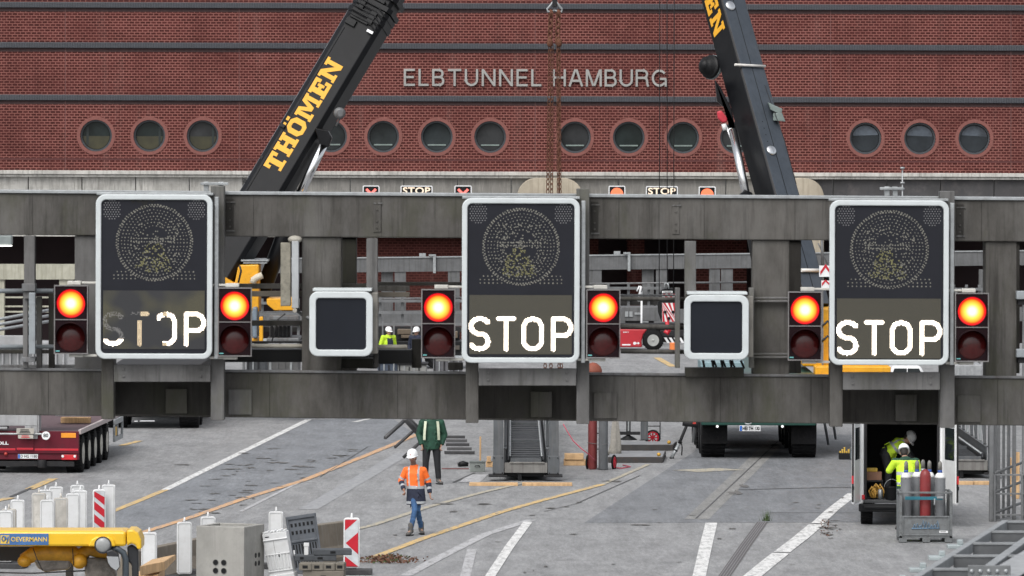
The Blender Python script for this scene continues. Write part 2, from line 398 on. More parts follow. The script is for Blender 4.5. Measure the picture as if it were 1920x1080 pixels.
# back volume, roof
mb = MB()
p0, p1 = W(-420, 330, YB), W(2350, 330, YB); zt = W(960, -105, YB).z
mb.box(p0.x+.01, p1.x-.01, YB+.52, YB+24, 6.0, zt-.1); mb.build('building_core', mat('dark_room', (.03,.032,.032), .9), bld)
mb = MB(); mb.box(p0.x-.2, p1.x+.2, YB-.15, YB+24.3, zt+.02, zt+.35); mb.build('roof', B_ledge, bld)
# string courses
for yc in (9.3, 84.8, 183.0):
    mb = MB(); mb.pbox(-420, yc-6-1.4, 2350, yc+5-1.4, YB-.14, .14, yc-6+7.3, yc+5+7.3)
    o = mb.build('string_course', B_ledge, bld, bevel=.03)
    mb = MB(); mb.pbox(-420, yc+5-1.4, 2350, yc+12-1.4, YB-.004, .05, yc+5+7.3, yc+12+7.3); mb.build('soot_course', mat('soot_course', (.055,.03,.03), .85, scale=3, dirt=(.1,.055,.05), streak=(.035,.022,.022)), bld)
    mb = MB(); x = -415
    while x < 2345:
        mb.pbox(x, yc-5.2+.0031*x-.3, x+1.1, yc+4.4+.0031*x-.3, YB-.165, .05); x += 3.1
    mb.build('soldier_brick_rib', mat('ledge_rib', (.075,.08,.092), .6, scale=6), o)
mb = MB(); mb.pbox(-420, 295, 2350, 298, YB-.004, .05, 295+8.6, 298+8.6); mb.build('plain_course', mat('plain_course', (.09,.028,.026), .85), bld)
# thin vertical expansion joints
for x in (122, 448, 1003, 1240, 1557, 1895):
    mb = MB(); mb.pbox(x, -100, x+1.0, 318, YB-.006, .05); mb.build('expansion_joint', mat('joint_sealant', (.16,.075,.07), .8), bld)
# windows
for x in WINX:
    c = W(x, wy(x), YB); s = S(YB)
    ro, ri = 36/s, 29.8/s
    cir = lambda r: [(r*math.cos(2*math.pi*i/48), r*math.sin(2*math.pi*i/48)) for i in range(48)]
    mb = MB(); frame_ring(mb, cir(ro), cir(ri), lambda a, b: c+Vector((a, -.03, b)), (0, .1, 0)); rg = mb.build('window', B_ring, bld); 
    mb = MB(); frame_ring(mb, cir(ri-.005), cir(ri*.88), lambda a, b: c+Vector((a, .2, b)), (0, .12, 0)); mb.build('frame', mat('window_frame', (.07,.08,.09), .4, .3), rg)
    mb = MB(); mb.lathe(c+Vector((0, .27, 0)), Y_, [(0, ri*.85), (.02, ri*.85)], 40, False); mb.build('pane', mat('pane_%d' % (x//100), random.choice(((.022,.03,.03),(.028,.034,.036),(.034,.036,.038))) if x < 1500 else (.03,.036,.042), .05, var=.6, scale=.45), rg)
    if x < 400:
        mb = MB(); q = [(ri*.86*math.cos(a), ri*.86*math.sin(a)) for a in [math.pi+(math.pi)*j/20 for j in range(21)]]; mb.prism([c+Vector((u*.96, .262, v*.96-.02)) for u, v in q], (0, .004, 0)); mb.build('blind_and_reflection', mat('olive_blind', (.035,.033,.014), .5, var=.4, scale=1.5), rg)
        mb = MB(); mb.box(c.x+(-.5 if x < 250 else .45), c.x+(-.38 if x < 250 else .56), c.y+.255, c.y+.259, c.z-.45, c.z+.45); mb.build('curtain_edge', mat('curtain_dark', (.012,.02,.02), .6), rg)
    if x > 1500:
        mb = MB(); r6 = random.Random(int(x)); q = [(ri*.84*math.cos(a), ri*.84*math.sin(a)) for a in [math.pi*j/20 for j in range(21)]]; mb.prism([c+Vector((u*.95, .262, v*.75+.12+r6.uniform(-.06, .06)*(i_ in (0, 20)))) for i_, (u, v) in enumerate(q)], (0, .004, 0)); mb.build('blind_and_reflection', mat('pane_sky_reflection', (.07,.085,.105), .25, var=.5, scale=1.2), rg)  # pale half disc imitates the sky reflected in the pane
    if 600 < x < 1600:
        mb = MB(); mb.pbox(x-17, wy(x)+14, x+17, wy(x)+16.5, YB+.24, .02); mb.build('sill_rail', mat('pale_rail', (.2,.25,.235), .5), rg)
# lettering
pa, pb = W(757, 160.5, YB-.25), W(1251, 160.5, YB-.25)
M_let = mat('metal_letters', (.34,.335,.32), .5, .3, var=.1, scale=1.2)
def ac(cx, cy, rx, ry, a0, a1, n=12): return [(cx+rx*math.cos(math.radians(a0+(a1-a0)*k/n)), cy+ry*math.sin(math.radians(a0+(a1-a0)*k/n))) for k in range(n+1)]
GLY = {'E': (21, [[(21,30),(2.1,30),(2.1,2),(21,2)], [(2.1,16.5),(19,16.5)]]), 'L': (19, [[(2.1,32),(2.1,2),(19,2)]]), 'T': (25, [[(0,30),(25,30)], [(12.5,30),(12.5,0)]]),
    'B': (23, [[(2.1,2),(14,2)]+ac(14,9.3,6.8,7.3,-90,90)+[(2.1,16.6)], [(2.1,0),(2.1,32)], [(2.1,30),(13,30)]+ac(13,23.3,6.4,6.7,90,-90)]),
    'U': (25, [[(2.1,32),(2.1,12)]+ac(12.5,12,10.4,10,180,360)+[(22.9,32)]]), 'N': (26, [[(2.1,0),(2.1,32)], [(2.6,30.5),(23.4,1.5)], [(23.9,0),(23.9,32)]]),
    'H': (25, [[(2.1,0),(2.1,32)], [(22.9,0),(22.9,32)], [(2.1,16.5),(22.9,16.5)]]), 'A': (27, [[(1.6,0),(12.6,32)], [(14.4,32),(25.4,0)], [(5.4,10.5),(21.6,10.5)]]),
    'M': (30, [[(2.1,0),(2.1,32)], [(27.9,0),(27.9,32)], [(3.4,31),(14.2,1)], [(26.6,31),(15.8,1)]]), 'R': (25, [[(2.1,0),(2.1,32)], [(2.1,30),(14.5,30)]+ac(14.5,23.2,7,6.8,90,-90)+[(2.1,16.4)], [(15,16.4),(20,15),(21.4,11),(22,4),(23.6,0)]]),
    'G': (29, [ac(14.5,16,12.4,14,38,322,20), [(14.8,14.6),(27,14.6)], [(26.4,14.6),(26.4,0)]])}
def stroke(mb, pts, hw, P, ext):
    L, R, n = [], [], len(pts)
    for i, p in enumerate(pts):
        a, b = Vector(pts[max(i-1, 0)]), Vector(pts[min(i+1, n-1)]); q = Vector(p)
        d0 = (q-a).normalized() if i else (b-q).normalized(); d1 = (b-q).normalized() if i < n-1 else d0
        m = Vector((-(d0+d1).y, (d0+d1).x)); m.normalize(); k = hw/max(.5, m.dot(Vector((-d0.y, d0.x))))
        L.append(q+m*k); R.append(q-m*k)
    for i in range(n-1): mb.prism([P(*v) for v in (L[i], L[i+1], R[i+1], R[i])], ext)
def facade_text(s, x0, x1):
    tot = sum(GLY[c][0] for c in s); gap = (x1-x0-tot)/(len(s)-1); x = x0
    for c in s:
        mb = MB()
        for k, st in enumerate(GLY[c][1]):
            stroke(mb, st, 2.05, lambda u, v: W(x+u, 161-v+.0031*(x-757), YB-.13-.004*k)+Vector((0, 0, 0)), (0, .1, 0))
        mb.build('facade_letter', M_let, bld); x += GLY[c][0]+gap
facade_text('ELBTUNNEL', 757, 1015); facade_text('HAMBURG', 1036, 1251)
# fascia: pale ledge, then a row of panels
mb = MB(); mb.pbox(-420, 317.8, 2350, 325, YB-.3, .8, 326.4, 333.6); mb.pbox(-420, 325.3, 2350, 330, YB-.2, .7, 333.9, 338.6); mb.build('cornice', B_fascia, bld, bevel=.02)
x = -450; i = 0
edges = [-450+100.6*k for k in range(29)]
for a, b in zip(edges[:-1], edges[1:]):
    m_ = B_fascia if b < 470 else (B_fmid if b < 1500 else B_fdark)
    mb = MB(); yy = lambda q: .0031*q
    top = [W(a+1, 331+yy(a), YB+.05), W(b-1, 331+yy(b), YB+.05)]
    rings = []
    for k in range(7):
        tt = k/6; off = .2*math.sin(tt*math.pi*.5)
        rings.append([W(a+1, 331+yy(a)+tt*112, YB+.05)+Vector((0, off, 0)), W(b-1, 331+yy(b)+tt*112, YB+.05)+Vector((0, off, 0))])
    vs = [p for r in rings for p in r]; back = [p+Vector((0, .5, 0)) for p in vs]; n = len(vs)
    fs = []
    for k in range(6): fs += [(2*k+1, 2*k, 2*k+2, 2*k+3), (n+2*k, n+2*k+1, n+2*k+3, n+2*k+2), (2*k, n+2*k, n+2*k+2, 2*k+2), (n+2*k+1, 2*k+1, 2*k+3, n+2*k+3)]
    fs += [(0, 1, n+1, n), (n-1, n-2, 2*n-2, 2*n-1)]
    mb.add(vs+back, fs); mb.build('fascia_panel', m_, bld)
# soffit and recessed portal wall
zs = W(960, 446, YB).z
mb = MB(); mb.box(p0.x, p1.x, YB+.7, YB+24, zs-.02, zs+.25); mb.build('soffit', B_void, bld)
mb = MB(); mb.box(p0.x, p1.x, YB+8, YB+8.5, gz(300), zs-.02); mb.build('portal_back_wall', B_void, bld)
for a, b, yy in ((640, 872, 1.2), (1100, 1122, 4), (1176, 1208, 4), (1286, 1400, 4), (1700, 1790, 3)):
    mb = MB(); p, q = W(a, 500, YB+yy), W(b, 500, YB+yy); mb.box(p.x, q.x, YB+yy, YB+yy+2, gz(300), zs-.03); mb.build('brick_pier', B_shaded, bld)
for a, b in ((970, 1093), (1420, 1545)):
    mb = MB(); p, q = W(a, 334, YB-2.2), W(b, 334, YB-2.2); zc = p.z; wd = q.x-p.x
    pts = [(x_+p.x+wd/2, zc-2+z_) for x_, z_ in rrect(wd, 4, .95, 8)]
    pts = [(x_, z_ if z_ > zc-2 else gz(300)) for x_, z_ in pts]
    mb.prism([(x_, YB-2.2, z_) for x_, z_ in pts], (0, 2.0, 0), True); mb.build('rounded_pillar', B_beige, bld, bevel=.12)
# small lane signs hanging on the fascia
def lane_sign(px0, px1, py0, kind, label):
    Y = YB-2.6; c = W((px0+px1)/2, py0+(15 if kind != 'stop' else 9), Y); wd = (px1-px0)/S(Y); hh = wd if kind != 'stop' else .5
    t = thing('lane_control_sign', label, 'lane sign', c-Vector((0, 0, hh/2)), 'small lane signals above the tunnel mouth')
    mb = MB(); mb.prism([(c.x+a, Y, c.z+b) for a, b in rrect(wd, hh, .07)], (0, .3, 0)); mb.build('housing', M_black, t)
    mb = MB(); frame_ring(mb, rrect(wd, hh, .07), rrect(wd-.1, hh-.1, .04), lambda a, b: c+Vector((a, -.02, b)), (0, .05, 0)); mb.build('rim', M_whitep, t)
    mb = MB()
    if kind == 'x':
        for sg in (1, -1):
            d = Vector((sg, 0, 1)).normalized(); n = Vector((-d.z, 0, d.x))*.06; r = wd*.4
            mb.prism([c+Vector((0, -.006-.004*(sg > 0), 0))+q for q in (-d*r-n, d*r-n, d*r+n, -d*r+n)], (0, .004, 0))
        mb.build('red_cross', emis('red_cross_light', (1, .16, .13), 1.1), t)
    elif kind == 'round':
        mb.lathe(c+Vector((0, -.012, 0)), Y_, [(0, wd*.38), (.01, wd*.38)], 28, False); mb.build('red_disc', emis('red_disc_light', (1, .18, .07), .9), t)
    else:
        put_text(mb, 'STOP', c+Vector((-wd*.43, -.012, -hh*.34)), X_, Z_, wd*.86, hh*.68, 0, .02, 1.05); mb.build('stop_text', emis('amber_stop_light', (1, .8, .6), .75), t)
    mb = MB(); mb.box(c.x-.06, c.x+.06, Y+.3, YB+.3, c.z-.06, c.z+.06); mb.build('bracket', M_galv, t)
lane_sign(680, 711.5, 348.5, 'x', 'small red cross lane signal left of the small amber STOP display')
lane_sign(751, 811, 348.5, 'stop', 'small amber STOP display on the fascia between two red cross signals')
lane_sign(852, 884.5, 349, 'x', 'small red cross lane signal just left of the middle large STOP sign')
lane_sign(1141, 1172.5, 349, 'round', 'small round red lane signal right of the middle large STOP sign')
lane_sign(1211, 1271, 349.5, 'stop', 'small amber STOP display on the fascia behind the crane hoist cables')
lane_sign(1310, 1342, 350.5, 'round', 'small round red lane signal beside the right crane boom')
# mast with crossbars
t = thing('antenna_mast', 'thin pale mast with short crossbars in front of the dark fascia', 'mast', W(1692, 480, 290))
mb = MB(); mb.tube([W(1692, 480, 290), W(1692, 313, 290)], .035, 8); mb.build('mast_pole', M_galv, t)
for y in (315, 343, 354):
    mb = MB(); mb.tube([W(1688, y, 289.95), W(1696, y, 289.95)], .05, 8); mb.build('crossbar', M_galv, t)
# ================================================================ FAR GANTRY near the portal
M_fg = mat('far_gantry_steel', (.115,.118,.122), .65, .1, scale=2, streak=(.07,.07,.07), dirt=(.16,.16,.155))
M_fgy = mat('far_gantry_concrete', (.4,.39,.32), .8, scale=2, streak=(.24,.235,.18), dirt=(.3,.29,.23))
YF = 280.0
fy = lambda x: 487.5-.0107*(x-400)
fg = thing('far_sign_gantry', 'grey steel gantry spanning the road in front of the tunnel mouth', 'gantry', (0, YF, gz(YF)))
mb = MB(); mb.pbox(150, fy(150), 2100, fy(150)+26, YF, .6, fy(2100), fy(2100)+26); mb.build('top_chord', M_fg, fg)
mb = MB(); mb.pbox(150, fy(150)-2, 2100, fy(150)-.1, YF-.05, .5, fy(2100)-2, fy(2100)-.1); mb.build('cable_tray', M_galv, fg)
mb = MB(); mb.pbox(380, 585, 2100, 611, YF, .6, 575, 601); mb.build('bottom_chord', M_fg, fg)
for a, b in ((715, 737), (740, 761), (840, 862), (1102, 1128), (1204, 1226), (1230, 1252), (1330, 1350), (1352, 1374), (1836, 1852)):
    mb = MB(); mb.pbox(a, 505, b, 590, YF+.05 if a not in (715, 1204) else YF+.3, .4); mb.build('post', M_fg, fg)
for x in (812, 1177):
    mb = MB(); mb.pbox(x, fy(x)-6, x+5, fy(x)+29, YF-.2, .12); mb.pbox(x-8, fy(x)-6, x+5.2, fy(x)-3, YF-.22, .3); mb.pbox(x-26, fy(x)-8, x-14, fy(x)-2.2, YF, .3); mb.build('clamp', M_galv, fg)
for a, b, y in ((1100, 1400, 531), (670, 880, 560)): mb = MB(); mb.tube([W(a, y+1, YF-.3), W(b, y-2, YF-.3)], .045, 8); mb.build('handrail', M_steel, fg)
for a in (400, 1990):
    mb = MB(); q = W(a, 500, YF); mb.box(q.x-.3, q.x+.3, YF+.6, YF+1.2, gz(YF), q.z+.3); mb.build('support_leg', M_fg, fg)
pg = thing('concrete_parapet_frame', 'pale yellowish concrete frame at the far left behind the red trailer', 'concrete frame', (W(60, 500, 262).x, 262, gz(262)))
mb = MB(); mb.pbox(-80, 495.5, 146, 524, 262, .6); mb.build('beam', M_fgy, pg)
for a, b in ((-12, 8), (111, 136)):
    mb = MB(); p, q = W(a, 524, 262.1), W(b, 524, 262.1); mb.box(p.x, q.x, 262.1, 262.6, gz(262), p.z); mb.build('post', M_fgy, pg)
mb = MB()
for y in (556, 573, 583): mb.pbox(-80, y, 146, y+3, 262.2, .1)
mb.build('rail', M_fgy, pg)
# ================================================================ SIGN GANTRY across the road
YG = 75.0
def gantry_mat(name, lo, hi, streak, green):
    m, t, b = newmat(name); pos = t.n('NewGeometry').outputs['Position']
    c = t.mix(t.ramp(t.noise(t.mapping(pos, (1.5, 1.5, .7)), 1, 7, .7), .36, .64), tuple(x*.8 for x in lo), tuple(x*1.12 for x in hi))
    k = t.ramp(t.noise(t.mapping(pos, (2.6, 2.6, .5)), 1, 7, .72), .48, .72); mm = t.n('Math', operation='MULTIPLY', i_1=.5); t.l(k, mm.inputs[0])
    c = t.mix(mm.outputs[0], c, streak)
    k = t.ramp(t.noise(t.mapping(pos, (9, 9, .5), (5, 0, 0)), 1, 5, .7), .52, .7); mm = t.n('Math', operation='MULTIPLY', i_1=.75); t.l(k, mm.inputs[0])
    c = t.mix(mm.outputs[0], c, tuple(x*.42 for x in lo))
    k = t.ramp(t.noise(t.mapping(pos, (1.3, 1.3, .6), (11, 0, 3)), 1, 6, .7), .5, .7); mm = t.n('Math', operation='MULTIPLY', i_1=.75); t.l(k, mm.inputs[0])
    c = t.mix(mm.outputs[0], c, green)
    t.l(c, b.inputs['Base Color']); b.inputs['Roughness'].default_value = .72; b.inputs['Specular IOR Level'].default_value = .3
    bp = t.n('Bump', i_Strength=.12, i_Distance=.01); t.l(t.noise(pos, 40, 3), bp.inputs['Height']); t.l(bp.outputs[0], b.inputs['Normal'])
    return m
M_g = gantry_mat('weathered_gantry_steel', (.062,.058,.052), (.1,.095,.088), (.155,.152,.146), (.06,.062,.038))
M_gd = gantry_mat('dark_gantry_steel', (.028,.026,.023), (.045,.042,.038), (.075,.07,.065), (.032,.034,.02))  # darkest of the gantry steel tones
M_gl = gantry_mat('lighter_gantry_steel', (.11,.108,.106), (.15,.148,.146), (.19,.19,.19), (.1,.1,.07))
gan = thing('sign_gantry', 'weathered grey steel sign gantry spanning the whole road in the foreground', 'gantry', (0, YG, 0))
tt = lambda x: 362+.0072*x
tb = lambda x: 440.5+.0066*x
bt = lambda x: 695+.008*x
bb = lambda x: 778+.0105*x
def chord(name, x0, x1, ft, fb, Y, d, m, bev=.012):
    mb = MB(); mb.pbox(x0, ft(x0), x1, fb(x0), Y, d, ft(x1), fb(x1)); return mb.build(name, m, gan, bevel=bev)
XL, XR = -420, 2340
chord('top_chord', XL, XR, tt, tb, YG, .5, M_g); chord('top_chord', XL, XR, tt, tb, YG+1.5, .5, M_g)
chord('cable_tray', XL, XR, lambda x: tt(x)-6, lambda x: tt(x)-.3, YG-.03, .4, M_galv, .004)
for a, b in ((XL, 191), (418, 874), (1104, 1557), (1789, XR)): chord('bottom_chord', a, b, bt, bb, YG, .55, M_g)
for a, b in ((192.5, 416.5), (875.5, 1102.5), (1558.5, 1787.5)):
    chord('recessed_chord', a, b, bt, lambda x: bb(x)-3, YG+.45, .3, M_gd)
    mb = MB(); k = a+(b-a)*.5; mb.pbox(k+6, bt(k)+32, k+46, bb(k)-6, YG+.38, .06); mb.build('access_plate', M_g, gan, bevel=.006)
chord('bottom_chord', XL, XR, bt, bb, YG+1.5, .5, M_g)
chord('cable_tray', XL, XR, lambda x: bt(x)-5, lambda x: bt(x)-.4, YG-.02, .12, M_steel, .004)
def vpost(name, x0, x1, Y, d, m, y0=None, y1=None, bev=.01):
    xc = (x0+x1)/2; mb = MB(); mb.pbox(x0, (tb(xc)+.3) if y0 is None else y0, x1, (bt(xc)-.5) if y1 is None else y1, Y, d); return mb.build(name, m, gan, bevel=bev)
vpost('post', 140, 214, YG+.04, .45, M_gl); vpost('post', 566, 640, YG+.04, .45, M_g); vpost('post', 1411, 1480, YG+.04, .45, M_g); vpost('post', 1848, 1906, YG+.04, .45, M_g)
vpost('post', -280, -200, YG+.04, .45, M_g); vpost('post', 2120, 2200, YG+.04, .45, M_g)
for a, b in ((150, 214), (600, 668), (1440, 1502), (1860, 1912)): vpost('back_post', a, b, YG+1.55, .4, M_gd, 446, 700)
for a, b, y0, y1 in ((45, 65, 442, 560), (687, 708, 447, 562), (1284, 1305, 452, 560)): vpost('hanger', a, b, YG-.1, .2, M_gl, y0, y1, .006)
# columns that carry the large signs
for a, b, full in ((190, 213, 0), (395, 420, 1), (873, 897, 0), (1081, 1105, 1), (1556, 1580, 0), (1763, 1790, 1)):
    y1 = bb(a)+6; y0 = tt(a)-16 if full else 560
    vpost('sign_column', a, b, YG-.36, .33, M_g if not full else M_gl, y0, y1, .008)
for a, b, y0, y1 in ((213.6, 394.4, 684, 716), (897.6, 1080.4, 691, 723), (1580.6, 1762.4, 698, 731)):
    mb = MB(); mb.pbox(a, y0, b, y1, YG-.46, .1)
    for xx in (a+18, b-18):
        for yy in (y0+8, y0+21): mb.lathe(W(xx, yy, YG-.46), -Y_, [(0, .018), (.02, .018)], 6, False)
    mb.build('cross_plate', M_gl, gan, bevel=.006)
for a in (382, 410, 1659, 1674):
    mb = MB(); mb.pbox(a, tt(a)-24, a+9, tt(a)-6.5, YG, .12); mb.build('clamp_stub', M_galv, gan, bevel=.004)
mb = MB(); mb.pbox(376, 342, 428, 347, YG-.03, .03); mb.pbox(1650, 351, 1694, 356, YG-.03, .03); mb.build('clamp_bar', M_galv, gan, bevel=.004)
def bar(name, x0, y0, x1, y1, m, Y=None, d=.12):
    mb = MB(); mb.pbox(x0, y0, x1, y1, YG+.5 if Y is None else Y, d); mb.build(name, m, gan, bevel=.006)
for a in (424, 1108, 1793, 700, 1260):
    mb = MB(); f_ = tt(a); mb.pbox(a, f_+8, a+14, f_+68, YG-.012, .011); sp0 = mb.build('splice_plate', M_gd if a in (424, 1108, 1793) else M_g, gan, bevel=.003)
    mb = MB()
    for yy in (14, 26, 48, 60): mb.lathe(W(a+7, f_+yy, YG-.012), -Y_, [(0, .014), (.012, .012)], 6, False)
    mb.build('bolt_row', M_g, sp0)
    mb = MB(); mb.pbox(a, f_+13, a+17, f_+15, YG-.02, .02); mb.pbox(a, f_+66.5, a+16, f_+69, YG-.02, .02) if a in (424, 1108, 1793) else None; mb.build('weld_strip', M_gl, gan)
for a in (90, 505, 745, 1010, 1190, 1350, 1520, 1870):
    mb = MB(); mb.pbox(a, bt(a)+1, a+1.1, bb(a)-1, YG-.004, .004); mb.build('seam_line', M_gd, gan)
    mb = MB(); mb.pbox(a-30, tt(a)+1, a-29.2, tb(a)-1, YG-.004, .004); mb.build('seam_line', M_gd, gan)
for a in (428, 1113, 1795): bar('access_plate', a, bt(a)+32, a+44, bb(a)-5, M_gl if a == 428 else M_g, YG-.03, .029)
# pipes and rails in the bays
def rail(name, x0, x1, y, r, m, dy=0, Y=None):
    Y = YG+.12 if Y is None else Y
    mb = MB(); mb.tube([W(x0, y, Y), W(x1, y+dy, Y)], r/S(Y), 10); mb.build(name, m, gan)
M_pipe = mat('painted_pipe', (.3,.33,.35), .5, .2, dirt=(.16,.15,.14)); M_pale = mat('cream_conduit', (.4,.38,.33), .6, dirt=(.22,.2,.17))
rail('pipe', XL, 100, 545.5, 4.4, M_pipe); rail('pipe', XL, 104, 650, 4, M_pipe); bar('rail', XL, 656, 110, 663, M_gd); bar('rail', XL, 684, 150, 692, M_steel)
for y in (532, 670): bar('clamp', 41, y, 66, y+14 if y < 600 else y+9, M_steel, YG-.14, .24)
bar('bracket', 54, 549, 66, 664, M_pipe, YG-.2, .12); bar('bracket', 43, 549, 52, 690, M_gl, YG-.05, .1); bar('bracket', 68, 556, 78, 692, M_gl, YG+.2, .1)
bar('bracket', 91, 550, 102, 690, M_gd, YG+.3, .1)
for x in (48, 60, 48, 48): pass
bar('rail', 421, 532, 690, 541.5, M_g); bar('rail', 471, 546, 600, 556, mat('brown_conduit', (.11,.095,.075), .7), YG+.3); bar('rail', 471, 601, 580, 611, M_g, YG+.8)
rail('pipe', 471, 582, 649, 4.2, M_pale, 0, YG+.2); bar('rail', 421, 640, 690, 643.6, M_dark, YG+.3); bar('beam', 421, 655, 690, 679, M_black, YG+.7, .3)
bar('rail', 706, 529, 866, 535.5, M_g, YG+.9); bar('rail', 706, 536, 768, 546, M_g, YG+.4); bar('rail', 706, 548, 768, 557, MATS['brown_conduit'], YG+.3)
rail('pipe', 708, 763, 650.5, 4.4, M_pale, 0, YG+.2); bar('beam', 700, 656, 772, 682, M_black, YG+.6, .3); bar('bracket', 772, 636, 790, 690, M_gd, YG+.9, .2)
rail('pipe', 1164, 1290, 560, 4, M_g, 1); rail('pipe', 1164, 1290, 612, 5, M_g, 2); rail('pipe', 1164, 1290, 659, 4, M_g, 1); bar('rail', 1106, 552, 1268, 556, M_steel, YG+.9)
for y in (557, 662): bar('rail', 1404, y, 1480, y+3.2, M_gl, YG-.05, .05); bar('rail', 1404, y+6, 1480, y+9.5, M_gl, YG-.05, .05)
for y in (546, 655): bar('bracket', 1906, y, 1960, y+15, M_pipe, YG-.1, .2); bar('bracket', 1909, y+16, 1960, y+26, M_dark, YG-.05, .2)
for a in (1266, 1405): bar('bracket', a, 540, a+9, 690, M_gl, YG-.2, .25)
for a in (700,): bar('bracket', a+2, 553, a+9, 690, M_gd, YG-.2, .25)
bar('bracket', 580, 552, 584, 690, M_gd, YG+.1, .2); bar('bracket', 840, 680, 868, 694, M_gd, YG+.1, .2); bar('bracket', 620, 672, 700, 690, M_gd, YG+.2, .3)
bar('bracket', 1285, 690, 1395, 707, M_gd, YG-.1, .3)
mb = MB(); mb.tube([W(556, 570, YG+.3), W(560, 585, YG+.2), W(570, 593, YG+.1), W(582, 597, YG)], .022, 8); mb.build('cable', M_steel, gan)
mb = MB()
for k in range(4):
    x = 1318+k*17; mb.tube([W(x, 676, YG+.25), W(x+3, 690, YG+.2), W(x+14, 697, YG+.2), W(x+26, 690, YG+.22), W(x+20, 676, YG+.25)], .016, 6)
mb.build('cable', M_black, gan)
for xx, z0 in ((-400, 0), (2320, 0)):   # legs outside the picture
    q = W(xx, 700, YG); mb = MB(); mb.box(q.x-.4, q.x+.4, YG+.56, YG+1.45, 0, W(xx, 372, YG).z); mb.build('leg', M_g, gan)
jb = thing('junction_box', 'stained pale junction box fixed under the gantry beam beside a light grey strip', 'junction box', W(545, 578, YG-.1), None)
mb = MB(); mb.pbox(526, 455, 545, 574, YG-.06, .16); mb.build('box', mat('stained_cream', (.25,.235,.19), .7, scale=9, dirt=(.08,.075,.06), dirt_amt=.9), jb, bevel=.01)
mb = MB(); mb.pbox(547, 452, 560, 578, YG-.1, .2); mb.build('cover_strip', mat('pale_grey_strip', (.38,.4,.41), .5), jb, bevel=.008)
mb = MB(); mb.ball(W(553, 449, YG-.02), (.09, .08, .05)); mb.lathe(W(553, 582, YG-.1), -Y_, [(0, .03), (.04, .026)], 12); mb.build('fitting', mat('pale_fitting', (.4,.38,.33), .7), jb)
fl = thing('floodlight', 'small grey floodlight at the left edge under the gantry beam', 'floodlight', W(6, 462, 100))
mb = MB(); mb.pbox(-14, 441, 22, 459, 100, .25); mb.build('lamp_body', mat('lamp_grey', (.2,.23,.23), .4), fl, bevel=.02)
mb = MB(); mb.pbox(-13, 460, 21, 462, 99.98, .2); mb.build('lens', emis('lamp_strip', (1,1,.95), 1.5), fl)
mb = MB(); mb.pbox(-10, 438, 20, 440.6, 100, .2); mb.build('cap', M_whitep, fl)
mb = MB(); q = W(0, 445, 100); mb.tube([q+Vector((0, .2, .05)), q+Vector((-1.5, .3, .2)), (q.x-1.5, 100.3, 0)], .04); mb.build('stand', M_steel, fl)
# ================================================================ large LED signs
def face_mat(name, col):
    m, t, b = newmat(name); pos = t.n('NewGeometry').outputs['Position']
    c = t.mix(t.ramp(t.noise(pos, 2.2, 5, .6), .3, .75), col, tuple(x*1.25 for x in col)); c = t.mix(t.ramp(t.noise(pos, 220, 2), .6, .75), c, tuple(x*1.5 for x in col))
    t.l(c, b.inputs['Base Color']); b.inputs['Roughness'].default_value = .6; b.inputs['Specular IOR Level'].default_value = .18; return m
M_face = face_mat('black_sign_face', (.014,.015,.02)); M_rim = mat('pale_sign_rim', (.56,.6,.61), .4, var=.05, scale=3, dirt=(.42,.44,.44), dirt_amt=.4)
M_case = mat('sign_case', (.06,.06,.06), .6, dirt=(.14,.13,.12))
def panel_mat(name, col, dead):
    m, t, b = newmat(name); pos = t.n('NewGeometry').outputs['Position']; sp = t.n('SeparateXYZ'); t.l(pos, sp.inputs[0])
    p = 2.07/150.5
    def wave(o):
        a = t.n('Math', operation='MULTIPLY', i_1=2*math.pi/p); t.l(o, a.inputs[0]); s_ = t.n('Math', operation='SINE'); t.l(a.outputs[0], s_.inputs[0]); return s_.outputs[0]
    mx = t.n('Math', operation='MAXIMUM'); t.l(wave(sp.outputs[0]), mx.inputs[0]); t.l(wave(sp.outputs[2]), mx.inputs[1])
    c = t.mix(t.ramp(mx.outputs[0], .3, .95), col, (.02,.02,.02))
    k = t.ramp(t.noise(t.mapping(pos, (1.6, 1.6, 1.6), dead[1]), 1, 2, .4), dead[0], dead[0]+.1); c = t.mix(k, c, (.022,.023,.026))
    t.l(c, b.inputs['Base Color']); b.inputs['Roughness'].default_value = .5; return m
M_pan = panel_mat('led_panel', (.08,.073,.048), (.8, (0, 0, 0))); M_pand = panel_mat('burnt_led_panel', (.1,.092,.048), (.42, (1.9, 0, 0)))
E_on = emis('led_white_light', (1, .87, .72), 2.6); E_mid = emis('led_amber_light', (1, .78, .5), 1.0); E_low = emis('led_faint_light', (.75, .72, .7), .42)
M_dotg = mat('dot_grey', (.2,.195,.17), .4, var=.3, scale=40); M_doty = mat('dot_yellow', (.2,.19,.085), .4, var=.3, scale=40); M_dotl = mat('dot_lamp', (.2,.2,.21), .4)
def arc(cx, cy, rx, ry, a0, a1, n=8): return [(cx+rx*math.cos(math.radians(a0+(a1-a0)*k/n)), cy+ry*math.sin(math.radians(a0+(a1-a0)*k/n))) for k in range(n+1)]
GL = {'S': (19.4, [(17.4,5.2)]+arc(10,8.9,7.9,6.9,-38,-180)+arc(10,8.9,7.9,6.9,180,105,5)+arc(10,22.6,7.6,6.9,-75,90)+arc(9.5,22.6,7.8,6.9,90,150,5)),
      'T': (18, [[(2,2.1),(16,2.1)], [(9.1,2.1),(9.1,29.5)]]), 'O': (20, arc(10,9.5,7.9,7.3,180,360)+arc(10,22.2,7.9,7.3,0,180)+[(2.1,9.5)]),
      'P': (20, [[(2.1,29.5),(2.1,2.1),(11,2.1)]+arc(11,9.8,7,7.6,-90,90)+[(2.1,17.4)]])}
